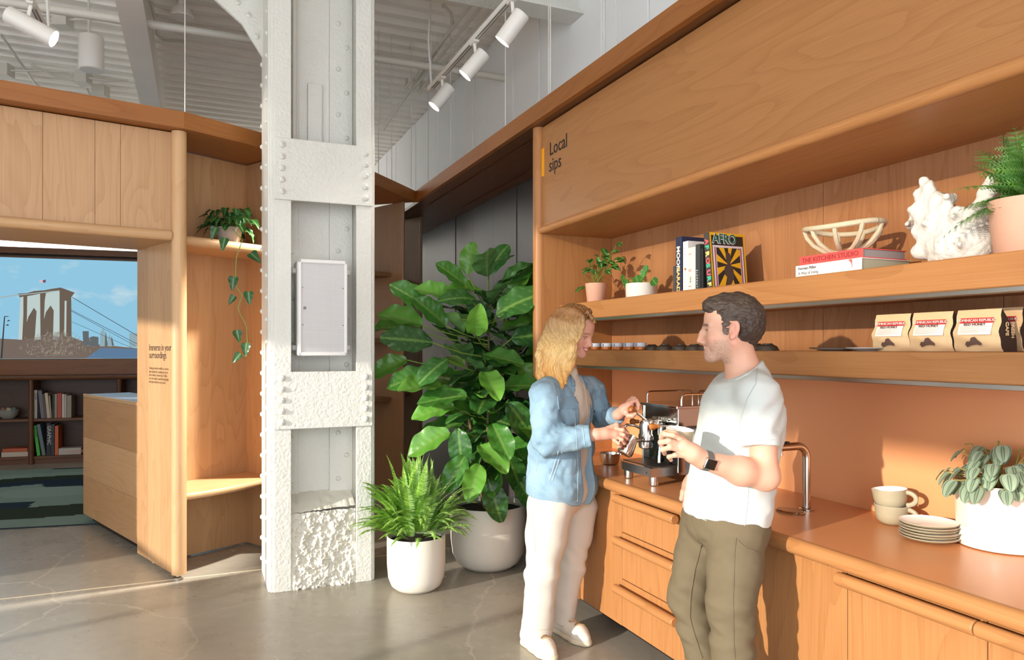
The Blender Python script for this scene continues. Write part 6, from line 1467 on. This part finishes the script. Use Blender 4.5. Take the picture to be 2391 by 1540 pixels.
# trousers
tr_ = Solid(); tr_.el(wp(1692, 1215, YM), (.138, .178, .115), .05, 1, Mt); tr_.chain([HP1, HP1*.5+KN1*.5, KN1, KN1*.55+AN1*.45], [.098, .088, .075, .07], .035); tr_.cc(KN1*.55+AN1*.45, AN1+A([0, 0, -.03]), .07, .075, .03)
tr_.chain([HP2, HP2*.5+KN2*.5, KN2, KN2*.55+AN2*.45], [.098, .086, .074, .068], .03); tr_.cc(KN2*.55+AN2*.45, AN2+A([0, 0, -.03]), .068, .074, .03)
tr_.plane(wp(1690, 1172, YM), (0, 0, 1))
def tr_d(P):
    z = P[..., 2]; kn = np.exp(-((z-.55)/.12)**2); return .005*vnoise(P, (10, 10, 30))*(.35+kn)+.003*vnoise(P, (30, 30, 45))+.004*np.sin(z*95+P[..., 0]*60)*kn*.7
M_olive = mat('olive_twill', (108, 96, 75), .9, spec=.15, bump=.2, bscale=700, bdist=.002, vary=.1, vscale=12)
trs = solid_part('trousers', tr_, .004, M_olive, man, disp=tr_d, smooth_it=2); tb2 = bvh(trs); M_st = mat('olive_stitch', (108, 94, 72), .9)
seam('inner_seam', tb2, [(1638, 1270), (1622, 1330), (1612, 1390), (1610, 1440), (1624, 1490), (1640, 1535)], .003, M_st, trs)
seam('side_seam', tb2, [(1719, 1255), (1715, 1290), (1712, 1400), (1713, 1500), (1716, 1538)], .0018, M_st, trs)
seam('pocket_edge', tb2, [(1722, 1262), (1742, 1280), (1764, 1288)], .0025, M_st, trs); seam('fly_seam', tb2, [(1612, 1200), (1618, 1230), (1632, 1262)], .0018, M_st, trs)
M_shoe_d = mat('brown_shoe', (90, 70, 54), .5)
def shoe(parent, heel, toe, ank, m_up, m_sole, rw=.042, hi=.0, laces=False):
    s = Solid(); d = (toe-heel); L_ = np.linalg.norm(d); d /= L_; z = A([0, 0, 1]); s.chain([heel+z*.05+d*.035, heel+z*.048+d*L_*.45, heel+z*.040+d*L_*.72, heel+z*.030+d*(L_-.03)], [.040, .040, rw, .03], .03)
    s.rc(heel+z*.055+d*.045, ank, .042, .047+hi*.0, .03).plane(ank+z*.0, z).plane(heel+z*.020, -z)
    u = solid_part('shoe', s, .0035, m_up, parent, smooth_it=2)
    q = Solid(); q.chain([heel+z*.014+d*.03, heel+z*.014+d*L_*.45, heel+z*.014+d*L_*.72, heel+z*.014+d*(L_-.026)], [.042, .041, rw+.003, .033], .03); q.plane(heel+z*.001, -z).plane(heel+z*.026, z)
    solid_part('sole', q, .0035, m_sole, u, smooth_it=1); return u, d
ah = lambda an, dx, dy: (A([an[0], an[1], 0])-A([dx, dy, 0])*.075, A([an[0], an[1], 0])+A([dx, dy, 0])*.2)
for an, dx, dy in ((AN1, -.9, -.44), (AN2, -.97, -.2)):
    h_, t_ = ah(an, dx, dy); shoe(man, h_, t_, A([an[0], an[1], .12]), M_shoe_d, mat('pale_sole', (210, 204, 192), .6))
# watch
wv = (W1-E1)/np.linalg.norm(W1-E1); wc_ = W1-wv*.012; M_band = mat('grey_watch_band', (96, 92, 88), .5)
wt_ = thing('wrist_watch', 'square smart watch with grey band on the man\'s wrist', 'watch', tuple(wc_))
MB().tube([Vector(wc_-wv*.012), Vector(wc_+wv*.012)], .0335, 24).build('band', M_band, wt_)
cdir = Vector((0, 0, H))-Vector(wc_); cdir.normalize(); nrm = (cdir-Vector(wv)*cdir.dot(Vector(wv))).normalized(); nrm = (nrm+Vector((0, 0, -.25))).normalized(); nrm = (nrm-Vector(wv)*nrm.dot(Vector(wv))).normalized(); tv_ = nrm.cross(Vector(wv))
def wbox(mb, hx, hy, z0, z1, b):
    bm = bmesh.new(); bmesh.ops.create_cube(bm, size=1.)
    for v in bm.verts: v.co = Vector((v.co.x*2*hx, v.co.y*2*hy, z0+(v.co.z+.5)*(z1-z0)))
    bmesh.ops.bevel(bm, geom=bm.edges[:], offset=b, segments=3, affect='EDGES', profile=.5); bm.verts.index_update()
    return mb.add([Vector(wc_)+tv_*v.co.x+Vector(wv)*v.co.y+nrm*v.co.z for v in bm.verts], [[v.index for v in f.verts] for f in bm.faces])
wbox(MB(), .0185, .0205, .028, .0385, .004).build('case', mat('watch_case', (190, 184, 178), .2, metal=1.), wt_); wbox(MB(), .016, .018, .0375, .0395, .0009).build('screen', mat('watch_glass', (22, 20, 20), .08), wt_)
# mug in his hand
mc = wp(1585, 1024, 2.44); mg = thing('mug', 'olive mug with white inside held in the man\'s hand', 'mug', tuple(mc))
q = Vector(mc); s_ = 1.
MB().lathe([(.026, -.03), (.034, -.028), (.042, -.012), (.046, .02), (.0465, .034)], 32, q).build('body', M_cup, mg); MB().lathe([(.0465, .034), (.0435, .035), (.041, .01), (.03, -.02), (.001, -.022)], 32, q, cap0=False).build('glazed_inside', M_glz, mg)
MB().tube([q+Vector((-.043-.022*math.sin(a), -.012, .004+.02*math.cos(a))) for a in [PI*i/8 for i in range(9)]], .006, 8).build('handle', M_cup, mg)
mg.rotation_euler = (.10, .10, 0)
# ------------------------------------------------------------------ the woman
YW = 3.72
wom = thing('person', 'woman with long blonde hair in light denim jacket and white trousers steaming milk', 'person', (float(wp(1290, 1490, 3.7)[0]), 3.7, 0))
fw_ = A([.797, -.604, 0]); Mw = basis((.790, -.535, -.30), o=wp(1341, 777, YW))
wh = head_solid(True); wb2 = Solid().join(wh.xf(Mw))
hbw = (Mw@A([-.026, 0, -.07, 1]))[:3]; nbw = wp(1316, 876, YW)
wb2.rc(hbw, nbw, .047, .055, .03).rc(nbw, wp(1316, 960, YW), .065, .09, .05).rc(wp(1316, 960, YW), wp(1310, 1130, YW), .09, .10, .05)
RS, RE, RW = wp(1270, 915, 3.57), wp(1277, 1030, 3.50), wp(1392, 1014, 3.46)
LS, LE, LW = wp(1380, 905, 3.86), wp(1412, 985, 3.86), wp(1446, 966, 3.68)
wb2.rc(nbw+A([0, 0, -.03]), RS, .045, .04, .04).rc(nbw+A([0, 0, -.03]), LS, .045, .04, .04)
wb2.chain([RS, RE, RE*.5+RW*.5, RW], [.042, .040, .038, .0265], .03).chain([LS, LE, LW], [.042, .037, .0255], .03)
k = lambda u, v, Y=3.47: wp(u, v, Y)
hR = hand_solid((k(1412, 1012, 3.465), k(1436, 1014, 3.465)), [
    [k(1440, 1001, 3.47), k(1455, 1003, 3.46), k(1465, 1011, 3.475), k(1463, 1020, 3.50)],
    [k(1442, 1010, 3.46), k(1457, 1015, 3.45), k(1464, 1023, 3.465), k(1459, 1029, 3.49)],
    [k(1440, 1019, 3.455), k(1453, 1026, 3.445), k(1458, 1034, 3.46), k(1452, 1037, 3.485)],
    [k(1434, 1027, 3.455), k(1445, 1035, 3.445), k(1449, 1041, 3.46), k(1443, 1043, 3.48)]],
    [k(1420, 1000, 3.47), k(1440, 992, 3.48), k(1454, 998, 3.50), k(1462, 1006, 3.51)], RW, rp=(.031, .018))
hL = hand_solid((wp(1458, 956, 3.645), wp(1470, 946, 3.62)), [
    [wp(1476, 938, 3.61), wp(1487, 934, 3.59), wp(1492, 944, 3.58), wp(1491, 955, 3.585)], [wp(1472, 936, 3.63), wp(1482, 929, 3.61), wp(1489, 938, 3.60), wp(1490, 950, 3.60)],
    [wp(1468, 936, 3.65), wp(1477, 928, 3.64), wp(1485, 935, 3.63), wp(1486, 946, 3.625)], [wp(1464, 940, 3.66), wp(1471, 932, 3.66), wp(1478, 938, 3.655), wp(1480, 948, 3.65)]],
    [wp(1460, 962, 3.63), wp(1468, 970, 3.60), wp(1477, 970, 3.59), wp(1484, 965, 3.585)], LW, rp=(.030, .018))
wb2.join(hR).join(hL)
HR, KR, AR = wp(1286, 1180, 3.63), wp(1266, 1335, 3.60), wp(1248, 1480, 3.66)
HL, KL, AL = wp(1346, 1180, 3.84), wp(1335, 1320, 3.80), wp(1312, 1452, 3.82)
wb2.chain([HR, KR, AR], [.08, .05, .035], .03).chain([HL, KL, AL], [.08, .05, .035], .03)
solid_part('body', wb2, .003, M_skin, wom, color=skin_tint((222, 166, 142), Mw, True), smooth_it=1)
eyes(wom, Mw, True)
solid_part('teeth', headpart([(.079, -.023, -.053), (.088, -.012, -.0585), (.0905, 0, -.0605), (.088, .012, -.0585), (.079, .023, -.053)], .005).xf(Mw), .0018, mat('teeth', (240, 234, 224), .3), wom)
# trousers
pt = Solid(); Mtw = basis(fw_)[:3, :3]; pt.el(wp(1312, 1140, YW), (.125, .165, .14), .05, 1, Mtw)
pt.chain([HR, HR*.55+KR*.45, KR], [.115, .098, .080], .04).cc(KR, wp(1252, 1480, 3.655), .080, .078, .03, 1, .004)
pt.chain([HL, HL*.55+KL*.45, KL], [.11, .088, .066], .03).cc(KL, wp(1315, 1452, 3.81), .066, .056, .03, 1, .004)
pt.plane(wp(1312, 1080, YW), (0, 0, 1))
def pt_d(P): z = P[..., 2]; return .005*vnoise(P, (14, 14, 5))+.0025*vnoise(P, (20, 20, 24))+.003*np.sin(z*60+P[..., 0]*70+2*vnoise(P, 8))*np.exp(-((z-.42)/.07)**2)
M_cream = mat('cream_cotton', (212, 204, 192), .9, spec=.15, bump=.12, bscale=600, bdist=.002)
pts_ = solid_part('trousers', pt, .004, M_cream, wom, disp=pt_d, smooth_it=2); tp_ = bvh(pts_); M_cst = mat('cream_stitch', (196, 184, 168), .9)
seam('side_seam', tp_, [(1243, 1150), (1246, 1230), (1250, 1290)], .0015, M_cst, pts_); seam('hem_seam', tp_, [(1224, 1463), (1250, 1470), (1286, 1468)], .0014, M_cst, pts_)
# inner shirt
si_ = Solid(); si_.el(wp(1322, 950, YW), (.118, .165, .15), .05, 1, Mtw).el(wp(1318, 1060, YW), (.118, .165, .18), .05, 1, Mtw).el(wp(1316, 1140, YW), (.122, .165, .12), .05, 1, Mtw)
si_.rc(nbw+A([.01, -.01, 0]), wp(1322, 900, YW), .066, .085, .04); si_.el((hbw+nbw)/2+fw_*.045+A([0, 0, .02]), (.052, .052, .06), .012, -1); si_.plane(wp(1330, 1178, YW), A([.12, 0, -1]))
M_linen = mat('cream_linen', (216, 204, 186), .9, spec=.15, bump=.2, bscale=420, bdist=.003)
ins = solid_part('shirt', si_, .004, M_linen, wom, disp=lambda P: .004*vnoise(P, (18, 18, 10))+.003*vnoise(P, (40, 40, 24)), smooth_it=2); ti_ = bvh(ins)
# denim jacket, open at the front
jk = Solid(); jk.el(wp(1314, 960, YW), (.135, .195, .165), .05, 1, Mtw).el(wp(1312, 1050, YW), (.148, .205, .18), .06, 1, Mtw).el(wp(1312, 1130, YW), (.165, .222, .17), .06, 1, Mtw)
jk.rc(wp(1316, 905, YW), RS, .08, .072, .05).rc(wp(1316, 905, YW), LS, .08, .066, .05).rc(nbw, wp(1316, 905, YW), .075, .09, .04)
fl_ = A([-fw_[1], fw_[0], 0])         # her left
for t_, z0, r in ((.158, 874, .036), (.160, 920, .040), (.172, 970, .042), (.182, 1040, .044), (.192, 1120, .046), (.196, 1200, .05)): pass
gap = [wp(1318, v, YW)+fw_*o+fl_*s_ for v, o, s_ in ((862, .10, .0), (900, .125, .0), (950, .140, .0), (1040, .150, .0), (1120, .155, .0), (1230, .155, .0))]
for a, b in zip(gap[:-1], gap[1:]): jk.rc(a, b, .052, .055, .006, -1)
jk.el(nbw+A([0, 0, .03])+fw_*.03, (.062, .062, .07), .01, -1)
jk.plane(wp(1300, 1160, YW), A([-.20, .0, -.98]), .006)
jk.cc(RS+A([0, 0, .02]), RE, .074, .072, .035, 1, .02).rc(RE, RE+A([.01, 0, 0]), .070, .068, .03).cc(RE+(RE-RW)*.06, wp(1380, 1018, 3.465), .070, .054, .035, 1, .005)
jk.cc(LS, LE, .066, .058, .03, 1, .02).rc(LE, LE+A([.01, 0, 0]), .056, .055, .03).cc(LE, wp(1440, 968, 3.70), .056, .048, .03, 1, .005)
def jk_d(P):
    z = P[..., 2]; q = P-RE; d = np.sqrt((q*q).sum(-1)); e = np.exp(-(d/.11)**2)
    g_ = np.full(P.shape[:-1], 9.)
    for a_, b_ in zip(gap[:-1], gap[1:]): g_ = np.minimum(g_, _prim(('rc', a_, b_, .053, .055), P))
    wgt = np.clip((g_-.004)/.035, 0, 1)*np.clip((P-wp(1300, 1160, YW))@A([.2, 0, .98])/.05-.05, 0, 1)
    return wgt*(.007*vnoise(P, (9, 9, 16))+.005*vnoise(P, (24, 24, 30))+.003*vnoise(P, (50, 50, 40))+.006*np.sin(q[..., 0]*70-q[..., 2]*55+3*vnoise(P, 9))*e)
def jk_c(P, Nn):
    n = .5+.5*vnoise(P, (14, 14, 9)); n2 = .5+.5*vnoise(P, 300); a, b = A(lin((104, 138, 160))), A(lin((160, 184, 198))); k = np.clip(.25+.6*n+.25*(n2-.5), 0, 1)[:, None]; return a*(1-k)+b*k
M_denim = vcol('light_denim', .9, .15, bump=.3, bscale=800, bdist=.002)
jkt = solid_part('denim_jacket', jk, .0038, M_denim, wom, disp=jk_d, color=jk_c, smooth_it=2); tj = bvh(jkt)
M_dst = mat('denim_stitch', (168, 190, 204), .9); M_dfl = mat('denim_flap', (134, 162, 180), .9, bump=.3, bscale=700, bdist=.002, vary=.12, vscale=40); M_btn = mat('bronze_button', (120, 104, 92), .35, metal=.8)
pf_ = patch('pocket_flap', tj, [(1301, 924), (1349, 926), (1350, 952), (1304, 955)], M_dfl, jkt, .004)
seam('pocket_edge', tj, [(1283, 1122), (1293, 1090), (1304, 1052)], .003, M_dst, jkt, .001); seam('pocket_edge', tj, [(1290, 1122), (1300, 1090), (1311, 1056)], .002, M_dst, jkt, .001)
seam('hem_stitch', tj, [(1232, 1128), (1262, 1142), (1300, 1166), (1345, 1178)], .0016, M_dst, jkt); seam('shoulder_seam', tj, [(1232, 905), (1250, 885), (1270, 880)], .002, M_dst, jkt)
seam('side_seam', tj, [(1252, 1100), (1258, 1060), (1264, 1045)], .0015, M_dst, jkt); seam('cuff_stitch', tj, [(1361, 997), (1363, 1018), (1366, 1038)], .002, M_dst, jkt)
seam('placket_stitch', tj, [(1341, 960), (1347, 1030), (1350, 1100), (1348, 1170)], .0014, M_dst, jkt)
for u, v in ((1359, 935), (1362, 985), (1364, 1130), (1387, 960), (1391, 1000), (1396, 1080)):
    h_, n_ = hit(tj, u, v)
    if h_ is not None: MB().tube([h_, h_+n_*.004], [.007, .006], 12).build('button', M_btn, jkt)
for qd in ([(1372, 848), (1392, 852), (1402, 880), (1386, 884)], [(1330, 872), (1346, 880), (1352, 905), (1334, 900)]): patch('collar', tj, qd, M_dfl, jkt, .008)
for qd in ([(1386, 912), (1402, 908), (1406, 926), (1390, 932)],): patch('pocket_flap', tj, qd, M_dfl, jkt, .004)
# collars of the inner shirt
for qd in ([(1343, 858), (1356, 852), (1372, 880), (1352, 874)], [(1356, 846), (1372, 842), (1378, 868), (1366, 872)]): patch('collar', ti_, qd, M_linen, ins, .007)
seam('button_placket', ti_, [(1358, 872), (1368, 920), (1374, 980)], .0025, mat('linen_edge', (198, 184, 164), .9), ins)
# shoes
M_shoe = mat('white_canvas', (226, 216, 200), .85, bump=.15, bscale=500); M_sole = mat('cream_rubber', (222, 208, 182), .6)
for hp, tpx, an in (((1226, 1499), (1278, 1533), AR), ((1300, 1470), (1372, 1508), AL)):
    h_ = A(W.px(*hp, z=0)); t_ = A(W.px(*tpx, z=0)); dd = (t_-h_)/np.linalg.norm(t_-h_); t_ = h_+dd*.265
    an2 = h_+dd*.055+A([0, 0, .135]); u_, d_ = shoe(wom, h_, t_, an2, M_shoe, M_sole, .043)
    st = bvh(u_); sd = np.cross(d_, A([0, 0, 1]))
    for i in range(5):
        c = h_+d_*(.10+.024*i)+A([0, 0, .2]); pl_ = []
        for s_ in (-1, -.5, 0, .5, 1):
            r_ = st.ray_cast(Vector(c+sd*.022*s_+d_*(.008*(1 if i % 2 else -1))*s_), Vector((0, 0, -1)))
            if r_[0] is not None: pl_.append(r_[0]+Vector((0, 0, .002)))
        if len(pl_) > 2: MB().tube(pl_, .0034, 6).build('lace', mat('tan_lace', (176, 146, 108), .8), u_)
# long hair
hw = Solid(); HP = lambda x, y, z: (Mw@A([x, y, z, 1.]))[:3]
hw.el((-.018, 0, .048), (.102, .084, .094), .02).el((-.045, 0, -.0), (.075, .083, .09), .03)
hw.el((.115, 0, -.045), (.085, .075, .115), .012, -1); hw.el((.06, 0, -.13), (.09, .09, .09), .01, -1)
hw.xf(Mw)
rh = random.Random(2)
for i in range(36):
    a = i/35; xr = -.085+.150*a+rh.uniform(-.006, .006)
    uend = 1256+78*a+rh.uniform(-5, 5); vend = 880+42*math.sin(PI*(a*.85+.12))+rh.uniform(-24, 12)
    if a > .88: uend = 1333+rh.uniform(-3, 2); vend = 852+rh.uniform(-10, 20)
    p0_ = HP(xr*.9, -.006, .134-.9*xr*xr*6*.5); p1_ = HP(xr-.004, -.062, .108-2*xr*xr*1.5); p2_ = HP(xr-.010, -.090, .045); p3_ = HP(xr-.022+.02*a, -.094, -.025)
    pts = [p0_, p1_, p2_, p3_]; e_ = wp(uend, vend, YW-.115+.03*math.sin(a*5)+rh.uniform(-.02, .02)); n_ = 4
    for t_ in (.3, .55, .8, 1.):
        q_ = p3_*(1-t_)+e_*t_; q_ = q_+A([-.020*(1-a)*math.sin(PI*t_)+.007*math.sin(t_*9+i*1.7)*t_, -.022*math.sin(PI*t_)+.010*math.sin(t_*8+i), 0]); pts.append(q_)
    hw.chain(pts, [.012, .015, .017, .019, .019, .0175, .014, .005], .010)
for i in range(12):          # locks at her back and the far side
    a = i/11; pts = []
    for t_ in (0, .3, .6, 1.): pts.append(wp(1288-20*t_+28*a*(1-.2*t_), 760+(130-20*a)*t_, YW+.02+.10*a))
    hw.chain(pts, [.03, .03, .024, .008], .02)
for pts in ([(1352, 745, 3.60), (1356, 770, 3.59), (1352, 790, 3.59), (1340, 808, 3.60)], [(1362, 738, 3.60), (1363, 758, 3.585), (1358, 778, 3.585), (1345, 800, 3.6)], [(1340, 760, 3.61), (1338, 800, 3.61), (1337, 840, 3.62)], [(1372, 728, 3.62), (1382, 742, 3.62), (1389, 752, 3.63)]):
    hw.chain([wp(*p) for p in pts], [.012, .009, .007, .004][:len(pts)], .008)
Mi_w = np.linalg.inv(Mw)
def hw_d(P):
    z = P[..., 2]; wv_ = .02*np.sin(z*28); q = np.stack([P[..., 0]+wv_, P[..., 1], z], -1); return .0032*vnoise(q, (210, 120, 6))+.002*vnoise(q, (420, 300, 9))
def hw_c(P, Nn):
    z = P[:, 2]; wv_ = .02*np.sin(z*28); q = np.stack([P[:, 0]+wv_, P[:, 1], z], -1); n = .5+.5*vnoise(q, (230, 160, 5)); n2 = .5+.5*vnoise(q, (480, 300, 8))
    t_ = np.clip((1.66-z)/.16, 0, 1); t2 = np.clip((1.47-z)/.16, 0, 1)
    root, mid, tip = A(lin((126, 88, 52))), A(lin((232, 192, 128))), A(lin((226, 160, 76)))
    c = root*(1-t_[:, None])+mid*t_[:, None]; c = c*(1-t2[:, None])+tip*t2[:, None]; return np.clip(c*(.62+.45*n+.25*n2)[:, None], 0, 1)
solid_part('hair', hw, .003, vcol('blonde_hair', .42, .4, bump=.25, bscale=600), wom, disp=hw_d, color=hw_c, smooth_it=0)
# milk jug
b0, b1 = Vector(wp(1457, 1060, 3.50)), Vector(wp(1479, 1019, 3.52)); ax = (b1-b0).normalized(); jg = thing('milk_jug', 'small polished steel milk jug tilted in the woman\'s hand', 'jug', tuple(b0))
L_ = (b1-b0).length
MB().tube([b0, b0+ax*.004, b0+ax*.02, b0+ax*L_*.55, b0+ax*L_*.9, b1], [.033, .037, .038, .033, .026, .028], 26).build('body', M_pol, jg)
sdv = Vector((1, 0, 0))-ax*ax.x; sdv.normalize()
MB().tube([b1-ax*.012+sdv*.02, b1+sdv*.032, b1+ax*.006+sdv*.04], [.010, .009, .003], 10).build('spout', M_pol, jg)
MB().tube([b0+ax*L_*.9-sdv*.024, b0+ax*L_*.88-sdv*.055, b0+ax*L_*.5-sdv*.062, b0+ax*L_*.3-sdv*.05, b0+ax*L_*.28-sdv*.034], .0045, 8).build('handle', M_pol, jg)
